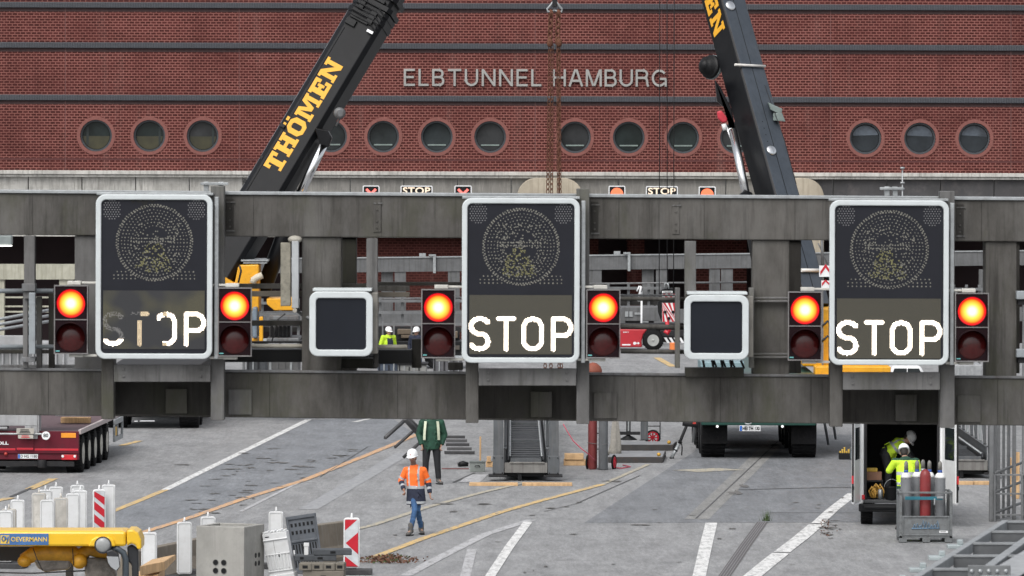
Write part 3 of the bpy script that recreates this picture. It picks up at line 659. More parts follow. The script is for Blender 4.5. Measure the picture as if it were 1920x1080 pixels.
def seg_d(p, a, b):
    ax, ay = a; bx, by = b; dx, dy = bx-ax, by-ay; L = dx*dx+dy*dy
    t = max(0, min(1, ((p[0]-ax)*dx+(p[1]-ay)*dy)/L)) if L else 0
    return math.hypot(p[0]-ax-t*dx, p[1]-ay-t*dy)
def stop_cells():
    for ch, off in (('S', 13.3), ('T', 64.4), ('O', 112.0), ('P', 167.0)):
        wd, st = GL[ch]; st = st if isinstance(st[0], list) else [st]
        for j in range(32):
            for i in range(int(wd)+1):
                q = (i+.5, j+.5)
                if min(seg_d(q, a, b) for ln in st for a, b in zip(ln[:-1], ln[1:])) < 2.05: yield ch, i, j, off+(i+.5)*2.07, 221.3+(j+.5)*2.07
def broken(ch, i, j):
    if ch == 'S': return 2 if j > 24 else (1 if (j > 12 and i > 5 and random.random() < .4) else (1 if random.random() < .6 else 0)) if j > 24 or True and j <= 24 else 0
    if ch == 'T':
        if j < 4: return 3 if i > 9 else (1 if random.random() < .3 else 0)
        return 0 if j < 8 else 3
    if ch == 'O':
        if i < 7: return 2 if j < 8 and i > 1 else (0)
        return 3 if (j < 4 or j > 27) and i < 11 else 2
    return 2
def led_sign(x0, x1, y0, y1, label, dead=False):
    Y = YG-.62; s = S(Y); wd, ht = (x1-x0)/s, (y1-y0)/s; c = W((x0+x1)/2, (y0+y1)/2, Y); k = (x1-x0)/220.5
    t = thing('led_stop_sign', label, 'LED sign', c-Vector((0, -.15, ht/2)), 'large LED signs on the gantry')
    P = lambda px, py, d=0.0: c+Vector(((px-(x1-x0)/2)/s, d, -(py-(y1-y0)/2)/s))
    mb = MB(); mb.prism([(c.x+a, Y+.02, c.z+b) for a, b in rrect(wd-.03, ht-.03, .11)], (0, .3, 0)); mb.build('housing', M_case, t, bevel=.01)
    mb = MB(); frame_ring(mb, rrect(wd, ht, .12, 8), rrect(wd-.135, ht-.135, .06, 8), lambda a, b: c+Vector((a, -.03, b)), (0, .06, 0)); mb.build('rim', M_rim, t, bevel=.012)
    mb = MB(); mb.prism([(c.x+a, Y-.002, c.z+b) for a, b in rrect(wd-.14, ht-.14, .05)], (0, .02, 0)); mb.build('face', M_face, t)
    mb = MB(); a, b = P(14*k, 292*k, -.008), P(206*k, 181.5*k, -.008); mb.box(a.x, b.x, a.y, a.y+.004, a.z, b.z); mb.build('text_panel', M_pand if dead else M_pan, t)
    for px, nm in ((30.5, 'corner_lamp'), (189.6, 'corner_lamp')):
        mb = MB()
        for i in range(-4, 5):
            for j in range(-4, 5):
                u, v = (i+.5*(j % 2))*5, j*4.3
                if math.hypot(u, v) < 18: mb.disc(P((px+u)*k, (29+v)*k, -.006), -Y_, .0075, 6)
        mb.build(nm, M_dotl, t)
    mb = MB(); cx, cy = 110.5, 91.0
    def dot(x, y, yel, r=.0085, dash=None):
        mb.cur = 1 if yel else 0; mb.disc(P(x*k, y*k, -.006), -Y_, r*random.uniform(.9, 1.35), 6)
    for r in (71.5, 68.5, 62, 56, 50, 44, 38, 32):
        n = int(2*math.pi*r/(5.4 if r > 68 else 6.6))
        for i in range(n):
            a = 2*math.pi*(i+.12*random.random()+.5*(int(r) % 2))/n; dot(cx+r*math.cos(a)+random.uniform(-.6, .6), cy+r*math.sin(a)+random.uniform(-.6, .6), False, .0085 if r > 65 else .0068)
    for i in range(620):
        u, v = random.uniform(-48, 48), random.uniform(-42, 58)
        if math.hypot(u, v) > 60: continue
        tri = -12 < v < 56 and abs(u+(4 if not dead else 0)) < 6+(v+12)*.5
        if dead and (u < -8 and v < 10 and random.random() < .5): continue
        if tri: 
            if not dead or random.random() < .7: dot(cx+u, cy+v, v > 2 and random.random() < .8, .0085)
        elif random.random() < .2: dot(cx+u, cy+v, False, .008)
    for v in (55, 61.5, 68):
        for u in range(-76 if v > 60 else -70, 78, 8):
            if math.hypot(u, v) > 74: dot(cx+u, cy+v, False, .008)
    for v in (-8, -2):
        for u in range(-44, 40, 5): dot(cx+u, cy+v+random.uniform(-.6, .6), False, .008)
    mb.build('symbol_display', [M_dotg, M_doty], t)
    mats = [E_on, E_mid, E_low]; lm = {q: MB() for q in 'STOP'}
    for ch, i, j, px, py in stop_cells():
        mb = lm[ch]
        st = broken(ch, i, j) if dead else 2
        if st == 0: continue
        mb.cur = {2: 0, 3: 1, 1: 2}[st]; r = .0068 if st == 2 else (.0052 if st == 3 else .004)
        mb.disc(P(px*k, py*k, -.012), -Y_, r, 6)
    for q in 'STOP': lm[q].build('stop_letter', mats, t)
    mb = MB(); a = P((x1-x0)+3, 0, .06); mb.box(a.x, a.x+.05, a.y, a.y+.08, c.z-ht/2, c.z+ht/2-.03)
    mb.box(c.x-wd*.5, c.x+wd*.5, Y+.1, Y+.3, c.z+ht/2-.012, c.z+ht/2+.02); mb.build('mounting_rail', M_galv, t, bevel=.006)
    if dead:
        mb = MB()
        for px, py, r in ((80, 8, 9), (92, 14, 7), (70, 10, 6), (106, 12, 5), (86, 24, 4)):
            q = P(px, py, -.004); mb.prism([(q.x+r/s*(.7+.5*random.random())*math.cos(a*.5236), q.y, q.z+r/s*(.6+.6*random.random())*math.sin(a*.5236)) for a in range(12)], (0, .001, 0))
        mb.build('scorch_mark', mat('scorch', (.006,.006,.006), .8), t)
    return t
led_sign(179.5, 398.5, 364.5, 673, 'large LED sign with the broken half dead STOP letters and scorched panel', True)
led_sign(866, 1087, 371.5, 680.5, 'large LED sign with complete STOP above the central steel ramp')
led_sign(1555, 1779, 375.5, 684.5, 'large LED sign with complete STOP above the open white van')
# ================================================================ red traffic lights
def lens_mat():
    m, t, b = newmat('red_signal_light_spill'); tc = t.n('TexCoord').outputs['Object']
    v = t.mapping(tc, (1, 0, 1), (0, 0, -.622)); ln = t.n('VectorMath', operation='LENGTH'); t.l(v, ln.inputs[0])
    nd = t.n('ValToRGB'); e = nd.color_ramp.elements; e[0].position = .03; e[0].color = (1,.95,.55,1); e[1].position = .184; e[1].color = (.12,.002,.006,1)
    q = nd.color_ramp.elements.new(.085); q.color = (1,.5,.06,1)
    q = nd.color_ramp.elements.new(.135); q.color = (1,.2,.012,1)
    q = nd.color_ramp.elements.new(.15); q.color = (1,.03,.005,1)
    q = nd.color_ramp.elements.new(.168); q.color = (.5,.004,.012,1)  # outer stops paint the lamp's red spill on the bezel into the lens
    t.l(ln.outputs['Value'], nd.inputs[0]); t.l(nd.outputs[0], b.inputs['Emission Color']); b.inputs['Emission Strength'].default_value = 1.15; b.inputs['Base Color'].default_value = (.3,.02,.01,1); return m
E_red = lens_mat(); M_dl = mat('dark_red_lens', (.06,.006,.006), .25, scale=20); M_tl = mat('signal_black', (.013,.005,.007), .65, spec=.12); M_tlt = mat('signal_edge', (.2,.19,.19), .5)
M_cream = mat('cream_bracket', (.55,.54,.5), .5, dirt=(.35,.33,.3))
proto = None
def traffic_light(xc, y0, side, label):
    global proto
    Y = YG-.6; s = S(Y); loc = W(xc, y0+126, Y)
    if proto is None:
        t = thing('traffic_light', label, 'traffic light', (0, 0, 0), 'red traffic lights beside the large signs')
        mb = MB(); mb.box(-.205, .205, 0, .22, 0, .84); mb.build('housing', M_tl, t, bevel=.01)
        mb = MB()
        for a in ((-.212, .212, .836, .85), (-.212, .212, -.01, .004), (-.212, -.199, .004, .836), (.199, .212, .004, .836), (-.199, .199, .414, .426)): mb.box(a[0], a[1], -.012, .012, a[2], a[3])
        mb.build('edge_trim', M_tlt, t)
        for z, nm, mm in ((.622, 'lit_lens_spill', E_red), (.2, 'dark_lens', M_dl)):
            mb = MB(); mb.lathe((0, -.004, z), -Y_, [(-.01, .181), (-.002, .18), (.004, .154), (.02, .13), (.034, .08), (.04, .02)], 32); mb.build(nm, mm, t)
            mb = MB(); n = 22; A = [math.radians(-20+220*i/n) for i in range(n+1)]
            for r0, r1 in ((.183, .19),):
                ring = lambda r, y, sh=0: [Vector((r*math.cos(a), y*(.55+.45*max(0, math.sin(a)))*1.0, z+r*math.sin(a))) for a in A]
                mb.loft([ring(r0, -.001), ring(r0, -.2), ring(r1, -.2), ring(r1, -.001)], False, True, False)
            mb.build('visor', M_tl, t)
        mb = MB(); mb.box(-.19, -.14, -.014, -.0005, .022, .036); mb.build('sticker', mat('teal_sticker', (.15,.45,.45), .5), t)
        mb = MB(); mb.box(-.05, .12, .03, .2, .852, .9); mb.box(.12, .34, .07, .13, .862, .892); mb.build('bracket', M_cream, t, bevel=.008)
        mb = MB(); mb.box(-.03, .15, .05, .18, -.05, -.012); mb.box(.15, .32, .07, .13, -.045, -.015); mb.build('lower_bracket', M_cream, t, bevel=.008)
        proto = t
    else: t = copy_tree(proto); t['label'] = label
    t.location = loc
    if side < 0:
        for ch in t.children:
            if ch.name.split('.')[0] in ('bracket', 'lower_bracket'): ch.scale = (-1, 1, 1)
    return t
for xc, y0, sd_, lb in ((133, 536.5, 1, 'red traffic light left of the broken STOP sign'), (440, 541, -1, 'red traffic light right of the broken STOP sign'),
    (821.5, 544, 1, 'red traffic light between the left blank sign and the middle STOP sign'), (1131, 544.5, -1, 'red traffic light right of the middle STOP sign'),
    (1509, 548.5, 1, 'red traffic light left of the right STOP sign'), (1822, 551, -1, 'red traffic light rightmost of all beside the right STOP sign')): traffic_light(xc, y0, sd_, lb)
# ================================================================ blank square signs
def blank_sign(x0, x1, y0, y1, label):
    Y = YG-.6; s = S(Y); wd, ht = (x1-x0)/s, (y1-y0)/s; c = W((x0+x1)/2, (y0+y1)/2, Y)
    t = thing('blank_sign', label, 'sign', c-Vector((0, -.2, ht/2)), 'blank square signs on the gantry')
    mb = MB(); mb.prism([(c.x+a, Y+.02, c.z+b) for a, b in rrect(wd-.03, ht-.03, .09)], (0, .42, 0)); mb.box(c.x+wd/2-.05, c.x+wd/2+.06, Y+.1, Y+.5, c.z-ht/2+.03, c.z+ht/2-.02); mb.build('housing', mat('blank_case', (.2,.19,.17), .6, dirt=(.09,.08,.07)), t, bevel=.01)
    mb = MB(); frame_ring(mb, rrect(wd, ht, .11, 8), rrect(wd-.165, ht-.165, .045, 8), lambda a, b: c+Vector((a, -.03, b)), (0, .06, 0)); mb.build('rim', M_rim, t, bevel=.012)
    mb = MB(); mb.prism([(c.x+a, Y-.002, c.z+b) for a, b in rrect(wd-.16, ht-.16, .04)], (0, .02, 0)); mb.build('face', face_mat('blank_face', (.01,.012,.017)), t)
    mb = MB(); mb.box(c.x-wd*.45, c.x+wd*.48, Y+.05, Y+.5, c.z+ht/2+.002, c.z+ht/2+.035); mb.build('rain_hood', M_rim, t, bevel=.006)
blank_sign(580, 699, 546.5, 668, 'blank dark square sign left of the middle STOP sign'); blank_sign(1282.5, 1404, 553, 674.5, 'blank dark square sign right of the middle STOP sign')
# ================================================================ CRANES
M_boom = mat('boom_black', (.0055,.006,.0075), .42, var=.3, scale=.8, dirt=(.016,.016,.018), dirt_amt=.5, spec=.22)
M_boom_sheen = mat('boom_sky_sheen', (.05,.06,.074), .45, var=.15, scale=.7, dirt=(.075,.085,.097), streak=(.04,.048,.06), spec=.25)  # black boom lifted to blue-grey: sky reflection put into the colour
M_let_y = mat('yellow_lettering', (.8,.4,.02), .5, var=.05)
M_hose = mat('rubber_hose', (.02,.02,.02), .6)
def slab(ch):
    R = lambda x0, y0, x1, y1: [(x0,y0),(x1,y0),(x1,y1),(x0,y1)]
    if ch == 'T': return 9, [R(3.1,1.6,5.9,8), R(1.6,0,7.4,1.6), R(.2,8,8.8,10), R(.2,6.2,2,8), R(7,6.2,8.8,8)]
    if ch == 'H': return 10.4, [R(1.2,1.6,3.9,8.4), R(6.5,1.6,9.2,8.4), R(3.9,4.1,6.5,6), R(.3,0,4.8,1.6), R(5.6,0,10.1,1.6), R(.3,8.4,4.8,10), R(5.6,8.4,10.1,10)]
    if ch == 'Ö':
        o = [(2.6,0),(6.4,0),(8.7,2.3),(8.7,7.7),(6.4,10),(2.6,10),(.3,7.7),(.3,2.3)]; i = [(3.7,2.1),(5.3,2.1),(6,2.8),(6,7.2),(5.3,7.9),(3.7,7.9),(3,7.2),(3,2.8)]
        return 9, [[o[k], o[(k+1) % 8], i[(k+1) % 8], i[k]] for k in range(8)]+[R(1.8,10.8,3.8,12.4), R(5.2,10.8,7.2,12.4)]
    if ch == 'M': return 12.6, [R(1,1.6,3.2,8.4), R(9.4,1.6,11.6,8.4), R(.2,0,4.2,1.6), R(8.4,0,12.4,1.6), [(.2,10),(.2,8.4),(1,8.4),(3.2,8.4),(5.2,2.2),(6.3,2.2),(6.3,5.4),(4.6,10)], [(12.4,10),(8,10),(6.3,5.4),(6.3,2.2),(7.4,2.2),(9.4,8.4),(12.4,8.4)]]
    if ch == 'E': return 9, [R(1.2,2,3.9,4.1), R(1.2,6,3.9,8), R(.3,0,8.6,2), R(.3,8,8.6,10), R(1.2,4.1,6.4,6), R(6.8,6.3,8.6,8), R(6.8,2,8.6,3.7), R(5,6,6.4,7), R(5,3.1,6.4,4.1)]
    if ch == 'N': return 11, [R(1.2,1.6,3.4,8.4), R(7.6,1.6,9.8,10) if False else R(7.6,3.8,9.8,8.4), R(.2,0,4.4,1.6), R(6.6,8.4,10.8,10), [(.2,10),(.2,8.4),(1.2,8.4),(3.4,8.4),(3.4,6.4),(7.6,0),(9.8,0),(9.8,3.8),(7.6,3.8),(3.6,10)]]
def slab_text(mb, s, p0, ex, ey, length, height, gap=.9):
    ex, ey = Vector(ex).normalized(), Vector(ey).normalized(); n = ex.cross(ey)
    tot = sum(slab(c)[0] for c in s)+gap*(len(s)-1); k = length/tot; h = height/10; x = 0; i = 0
    for c in s:
        wd, polys = slab(c)
        for p in polys: mb.prism([Vector(p0)+ex*(x+a)*k+ey*b*h+n*.001 for a, b in p], n*(.006+.0009*(i % 6))); i += 1
        x += wd+gap
def boom_frame(P0, P1, nh):
    a = (P1-P0).normalized(); n = (nh-a*nh.dot(a)).normalized(); s = a.cross(n).normalized()
    return a, n, s   # s = to the right when n faces the viewer and a points up
def section(w, d, ch, cr):  # outline in (s, n): front +n; ch chamfer front-left, cr chamfer elsewhere
    return [(-w/2+ch, d/2), (w/2-cr, d/2), (w/2, d/2-cr), (w/2, -d/2+cr), (w/2-cr, -d/2), (-w/2+cr, -d/2), (-w/2, -d/2+cr), (-w/2, d/2-ch*.8)]
def boom_part(name, parent, P0, P1, fr, sec, m, t0=0, t1=1, sc=1.0, bevel=.02):
    a, n, s = fr; mb = MB()
    rings = [[P0.lerp(P1, t)+s*x*sc+n*y*sc for x, y in sec] for t in (t0, t1)]
    mb.loft(rings, True, False); return mb.build(name, m, parent, bevel=bevel)
M_cab = mat('cab_glass', (.02,.03,.035), .1)
def tyre(mb_t, mb_r, c, ax, r, wd):
    ax = Vector(ax).normalized()
    mb_t.lathe(c-ax*wd/2, ax, [(0, r*.55), (.0, r*.9), (wd*.08, r*.97), (wd*.22, r), (wd*.78, r), (wd*.92, r*.97), (wd, r*.9), (wd, r*.55)], 28)
    for k in range(28):  # tread blocks
        q = 2*math.pi*k/28; u = ax.orthogonal().normalized(); v = ax.cross(u); d = u*math.cos(q)+v*math.sin(q); tq = ax.cross(d)
        for o in (-.28, .28):
            p = c+d*r*1.0+ax*wd*o; hw = wd*.2; ht = r*.05
            mb_t.hexa([p-ax*hw-tq*ht-d*.02, p+ax*hw-tq*ht-d*.02, p+ax*hw+tq*ht-d*.02, p-ax*hw+tq*ht-d*.02, p-ax*hw-tq*ht+d*.012, p+ax*hw-tq*ht+d*.012, p+ax*hw+tq*ht+d*.012, p-ax*hw+tq*ht+d*.012])
    mb_r.lathe(c-ax*wd*.5, ax, [(-.005, r*.56), (.02, r*.54), (wd*.12, r*.44), (wd*.16, r*.2), (.0, r*.17), (-.02, r*.12), (-.02, .001)], 24)
    mb_r.lathe(c+ax*wd*.5, -ax, [(-.005, r*.56), (.02, r*.54), (wd*.12, r*.44), (wd*.16, r*.2), (.0, r*.17), (-.02, r*.12), (-.02, .001)], 24)
def wheel(parent, c, ax, r, wd, rim_m, name='wheel', world=True):
    a, b = MB(), MB(); tyre(a, b, Vector(c), ax, r, wd)
    o = a.build(name, M_rubber, parent, world=world); b.build('rim', rim_m, o, world=world); return o
# ---------------- left crane
YL = 175.0
cr = thing('mobile_crane', 'mobile crane with black boom reading THÖMEN leaning to the right', 'crane', (W(283, 800, YL).x, YL-2, 0))
B0, B1 = W(402, 532, YL), W(1092, -650, YL+6)
B0 = W(398, 535, YL); 
def on_line(y, Y=None):  # pixel x of the boom axis at pixel row y
    return 608+(180-y)*.597
tA = lambda y: W(on_line(y), y, YL+3*(535-y)/1100)
B0, B1, Bm = tA(545), tA(-640), tA(24)
fr = boom_frame(B0, B1, Vector((-.22, -1, .16)))
t_m = (Bm-B0).length/(B1-B0).length
sc = 1/S(YL+1.5)
secL = section(75*sc, 1.15, .16, .12)
bo = boom_part('boom', cr, B0, B1, fr, secL, M_boom, 0, t_m)
a, n, s = fr
boom_part('inner_boom', bo, B0, B1, fr, secL, M_boom, t_m, .98, .86)
for k, (dt, q) in enumerate(((0, 1.05), (.012, 1.03), (.02, 1.08), (.037, 1.04))):
    boom_part('collar', bo, B0, B1, fr, secL, M_boom, t_m-.012+dt-.004, t_m-.012+dt+.003, q, .01)
mb = MB()   # clutter on the collar
for k, (dt, o_, hw_, hh_) in enumerate(((-.03, -.28, .16, .1), (-.022, -.1, .3, .04), (-.012, .2, .1, .22), (.004, -.25, .08, .3), (.014, .1, .22, .05))):
    p = B0.lerp(B1, t_m+dt)+n*.58+s*o_; mb.hexa([p+s*x_+a*y_+n*z_ for z_ in (.07, -.06) for x_, y_ in ((-hw_,-hh_),(hw_,-hh_),(hw_,hh_),(-hw_,hh_))])
for k in range(5): p = B0.lerp(B1, t_m-.02+.006*k)+n*.62; mb.tube([p-s*.5, p-s*.2+n*.06, p+s*.25+n*.03, p+s*.55-a*.15], .022, 6)
mb.build('slide_pads', M_black, bo, bevel=.01)
mb = MB(); p = B0.lerp(B1, t_m-.03)+n*.68+s*.4; mb.hexa([p+s*x_+a*y_+n*z_ for z_ in (.02, -.02) for x_, y_ in ((-.1,-.04),(.1,-.04),(.1,.04),(-.1,.04))]); mb.build('white_marker', M_whitep, bo)
# seam, pale strip imitating sky sheen on the edge, hanging rod
mb = MB(); p, q = B0+n*.577-s*(75*sc*.5-.22), B0.lerp(B1, t_m-.04)+n*.577-s*(75*sc*.5-.22); mb.tube([p, q], .012, 6); mb.build('seam', M_black, bo)
mb = MB(); o = -s*(75*sc*.5+.012)+n*.36; mb.tube([B0.lerp(B1, .05)+o, B0.lerp(B1, t_m-.01)+o], .022, 6); mb.build('edge_sheen', mat('boom_edge_sheen', (.17,.18,.2), .4, .3), bo)
Yl = YL+1.0
mb = MB(); mb.tube([W(585, 132, Yl), W(590, 126, Yl), W(672, 12, Yl+.3), W(690, -14, Yl+.5)], .035, 6); mb.tube([W(586, 133, Yl), W(598, 139, Yl)], .04, 6); mb.build('tag_rod', M_black, bo)
mb = MB(); mb.tube([W(556, 192, Yl), W(581, 155, Yl)], .05, 6); mb.tube([W(552, 190, Yl-.1), W(577, 153, Yl-.1)], .02, 6); mb.build('side_lamp', M_galv, bo)
mb = MB()
p0 = W(505, 331, YL); d1 = (W(650, 106, YL)-W(505, 331, YL))
u_ax = a; ex = a; ey = -s
lp = lambda px, py: (lambda v: v)(None)
def on_face(px, py):  # intersect pixel ray with the boom's front face
    cam0 = Vector((0, 0, H)); d = W(px, py, YL)-cam0; q = B0+n*(1.15/2+.004); t = (q-cam0).dot(n)/d.dot(n); return cam0+d*t
f0 = on_face(523, 327); f1 = on_face(651, 124)
axl = (f1-f0).dot(a)
slab_text(mb, 'THÖMEN', f0, a, -s, axl, 35*sc, .35)
mb.build('crane_lettering', M_let_y, bo)
for px, py, l in ((462, 341, .3), (530, 236, .2), (493, 297, .15)):
    q = W(px, py, YL+.3); mb = MB(); mb.hexa([q+s*x_+a*y_+n*z_ for z_ in (.08, -.08) for x_, y_ in ((-.08,-.05),(.08,-.05),(.08,.05),(-.08,.05))]); mb.build('lug', M_black, bo)
mb = MB(); q = W(636, 212, YL-.6); mb.lathe(q, (.2,-1,0), [(0, .17), (.12, .17), (.18, .1)], 14); mb.tube([q, W(644, 208, YL-.6), W(630, 236, YL-.6)], .03, 6); mb.build('boom_lamp', M_steel, bo)
mb = MB(); mb.ppoly([(590,240),(615,245),(622,258),(616,276),(600,270)], YL-.45, .9); mb.build('cylinder_bracket', M_boom, bo, bevel=.02)
cyl = MB(); cyl.tube([W(608, 268, YL), W(556, 378, YL+.2)], 8.2*sc, 18); o = cyl.build('luffing_rod', M_chrome, bo)
cyl = MB(); cyl.tube([W(560, 370, YL+.2), W(492, 548, YL+.5)], 15*sc, 18); cyl.tube([W(600, 272, YL+.6), W(545, 392, YL+.6)], 3*sc, 8); cyl.build('luffing_barrel', M_boom, bo)
mb = MB(); p = B1; mb.hexa([p+s*x_+a*y_+n*z_ for z_ in (.5, -.5) for x_, y_ in ((-.4,-.8),(.5,-.8),(.7,.5),(-.3,.5))])
mb.lathe(p+s*.5+n*.3, -n, [(0, .45), (.6, .45)], 24); mb.build('boom_head', M_yel, cr, bevel=.03)
# superstructure and carrier
mb = MB(); mb.ppoly([(420,575),(420,519),(440,531),(446,502),(449,497),(485,496),(485,585)], YL-.9, 1.8); mb.build('slewing_body', M_yel, cr, bevel=.03)
mb = MB(); mb.ppoly([(500,560),(555,560),(555,582),(514,582),(500,570)], YL-1.2, 2.2); mb.pbox(421, 635, 483, 642, YL-1.2, 2.2); mb.pbox(486, 594, 493, 640, YL-1.5, .3); mb.build('yellow_cowling', M_yel, cr, bevel=.02)
mb = MB(); mb.pbox(452, 487, 503, 490, YL-.8, 1.6); mb.pbox(456, 492, 500, 494, YL-.8, 1.6); mb.build('top_rail', M_galv, cr)
mb = MB(); mb.tube([W(474, 531, YL-1), W(476, 524, YL-1), W(482, 520, YL-1), W(492, 516, YL-1)], .1, 10); mb.build('exhaust_pipe', mat('cream_pipe', (.55,.5,.4), .6), cr)
mb = MB(); mb.pbox(473, 576, 482, 634, YL-1.5, 1.6); mb.build('cab', mat('cab_bluegrey', (.16,.2,.24), .4), cr, bevel=.04)
mb = MB(); mb.pbox(505, 612, 545, 632, YL-.6, 1.2); mb.pbox(505, 592, 560, 600, YL-1.6, .6); mb.pbox(500, 634, 560, 640, YL-1.5, 2.5); mb.build('engine_housing', M_steel, cr, bevel=.02)
for k in range(5):
    mb = MB(); mb.pbox(507+k*8, 611, 512+k*8, 632, YL-.7, .1); mb.build('grille_slat', M_dark, cr, bevel=.005)
mb = MB(); mb.tube([W(449, 498, YL-1.6), W(452, 508, YL-1.6), W(447, 530, YL-1.6)], .03, 6); mb.tube([W(510, 640, YL-1.7), W(520, 600, YL-1.7), W(535, 588, YL-1.7)], .02, 6); mb.build('hose', M_hose, cr)
xl, xr = W(196, 800, 170).x, W(372, 800, 170).x
mb = MB(); mb.box(xl+.1, xr-.05, 170.2, 184, .95, 1.75); mb.build('chassis', M_dark, cr, bevel=.03)
mb = MB(); mb.box(xl+.2, xr-.2, 169.9, 170.15, .62, 1.15); mb.build('rear_bumper', M_black, cr, bevel=.02)
for k in range(4):
    for xx in (xl+.32, xr-.3): wheel(cr, (xx, 170.9+k*1.65+(3 if k > 1 else 0), .68), X_, .68, .55, M_galv)
mb = MB(); mb.box(xr-.72, xr-.6, 169.85, 169.9, 1.25, 1.38); mb.build('tail_lamp', emis('tail_lamp_red', (1, .05, .06), .35, (.4,.01,.02)), cr)
mb = MB(); mb.pbox(262, 788.5, 290, 790, 169.8, .05); mb.pbox(252, 789, 258, 790.5, 169.8, .05); mb.build('reflective_strip', M_whitep, cr)
# hook, chain slings
hk = thing('crane_hook', 'dark crane hook and shackle ring holding two rusty chain slings', 'crane hook', W(1040, 20, 166), None)
YH = 166.0
mb = MB(); mb.tube([W(1040, -300, YH), W(1040, 6, YH)], .05, 8); mb.build('hoist_rope', M_dark, hk)
mb = MB(); mb.pbox(1035.5, -30, 1044.5, 14, YH-.08, .16); mb.build('hook_block', M_dark, hk, bevel=.03)
mb = MB()
for sg in (-1, 1): mb.tube([W(1040+sg*2, 2, YH), W(1040+sg*7, 9, YH), W(1040+sg*14, 17, YH), W(1040+sg*13, 22, YH), W(1040+sg*6, 21, YH), W(1040, 19, YH)], .03, 8)
mb.build('shackle_ring', M_galv, hk)
M_rust = mat('rusty_chain', (.12,.055,.036), .85, scale=30, var=.4, dirt=(.07,.04,.03), spec=.15)
def chain(mb, p, q, L=.16, r=.018, wd=.045):
    d = (q-p); N = int(d.length/(L*.72)); d.normalize(); u = d.orthogonal().normalized(); v = d.cross(u)
    for k in range(N):
        c = p+(q-p)*((k+.5)/N); e = (u if k % 2 else v)*.95+(v if k % 2 else u)*.3; e.normalize()
        pts = []
        for j in range(9):
            th = 2*math.pi*j/8; pts.append(c+d*(L*.5)*math.sin(th)*(1 if abs(math.sin(th)) < .99 else 1)+e*wd*math.cos(th))
        mb.tube(pts, r, 5, False)
for (xa, xb, lab) in ((1033, 1029, 'left rusty double chain sling hanging from the crane hook over the lettering'), (1047, 1049, 'right rusty double chain sling hanging from the crane hook over the letter H')):
    cs = thing('chain_sling', lab, 'chain', W(xa, 22, YH), 'rusty chain slings on the hook')
    mb = MB(); chain(mb, W(xa, 20, YH), W(xa-2, 82, YH), .2, .026, .06); mb.tube([W(xa, 18, YH), W(xa, 30, YH)], .05, 8); mb.ball(W(xa-2 if xa < 1040 else xa+1, 80, YH-.05), (.09, .07, .13)); mb.build('upper_chain', M_rust, cs)
    offs = ((-4, -6), (4, 5)) if xa < 1040 else ((-2, -1.5), (2, 2.5))
    for o0, o1 in offs:
        mb = MB(); chain(mb, W(xa+o0*.5, 84, YH), W(xb+o1-(1 if xa < 1040 else -1), 700, YH), .19, .0135, .042); mb.build('chain_leg', M_rust, cs)
# ---------------- right crane (yellow superstructure on a green carrier)
YR = 160.0
rc = thing('mobile_crane', 'mobile crane with steep black boom, upper face sky-lit grey, on a green multi-axle carrier', 'crane', (W(1422, 858, 156).x, 163, 0))
lineR = lambda y: 1362+(0-y)*-.277
tR = lambda y: W(lineR(y)-6, y, YR+8*(560-y)/1010)
R0, R1 = tR(585), tR(-440)
fr2 = boom_frame(R0, R1, Vector((.5, -.87, .3)))
a, n, s = fr2; scr = 1/S(YR+2.5)
wR, dR = 56*scr, 66*scr
def bsec(w, d, c=.05): return [(-w/2+c, d/2), (w/2-c, d/2), (w/2, d/2-c), (w/2, -d/2+c), (w/2-c, -d/2), (-w/2+c, -d/2), (-w/2, -d/2+c), (-w/2, d/2-c)]
mb = MB(); rings = [[R0.lerp(R1, t)+s*x_+n*y_ for x_, y_ in bsec(wR, dR)] for t in (0, .82)]
b0 = len(mb.f); mb.loft(rings, True, False)
for i in range(b0, len(mb.f)): mb.m[i] = 0
mb.m[b0+0] = 1
bo2 = mb.build('boom', [M_boom, M_boom_sheen], rc, bevel=.02)
boom_part('inner_boom', bo2, R0, R1, fr2, bsec(wR, dR), M_boom_sheen, .82, .99, .85)
q0, q1 = R0+n*(dR/2+.003), R1+n*(dR/2+.003)
mb = MB(); mb.tube([q0.lerp(q1, .02)-s*.02, q0.lerp(q1, .8)-s*.02], .008, 5); mb.build('seam', M_black, bo2)
def on_face2(px, py, nn=None, off=None):
    cam0 = Vector((0, 0, H)); nn = n if nn is None else nn; off = dR/2 if off is None else off
    d = W(px, py, YR)-cam0; q = R0+nn*off; t = (q-cam0).dot(nn)/d.dot(nn); return cam0+d*t
for px, py in ((1369, 11), (1446, 282)):
    mb = MB(); mb.lathe(on_face2(px, py), n, [(0, .15), (.03, .15), (.05, .12), (.07, .03)], 20); mb.build('boom_pin', M_chrome, bo2)
mb = MB()
for k in range(4): mb.disc(on_face2(1429.5+3.2*k, 228+12.4*k)+n*.004, n, .02, 8)
mb.build('bolt_hole', M_black, bo2)
mb = MB(); p, q = on_face2(1377, 123.5)+n*.06, on_face2(1427, 126)+n*.06; mb.tube([p-s*.02, q+s*.1], .035, 8); mb.build('cross_tube', mat('white_tube', (.6,.58,.55), .4), bo2)
mb = MB(); p, q = on_face2(1500, 509)+n*.06, on_face2(1536, 509)+n*.06; mb.tube([p, q], .05, 8); mb.build('cross_tube', MATS['white_tube'], bo2)
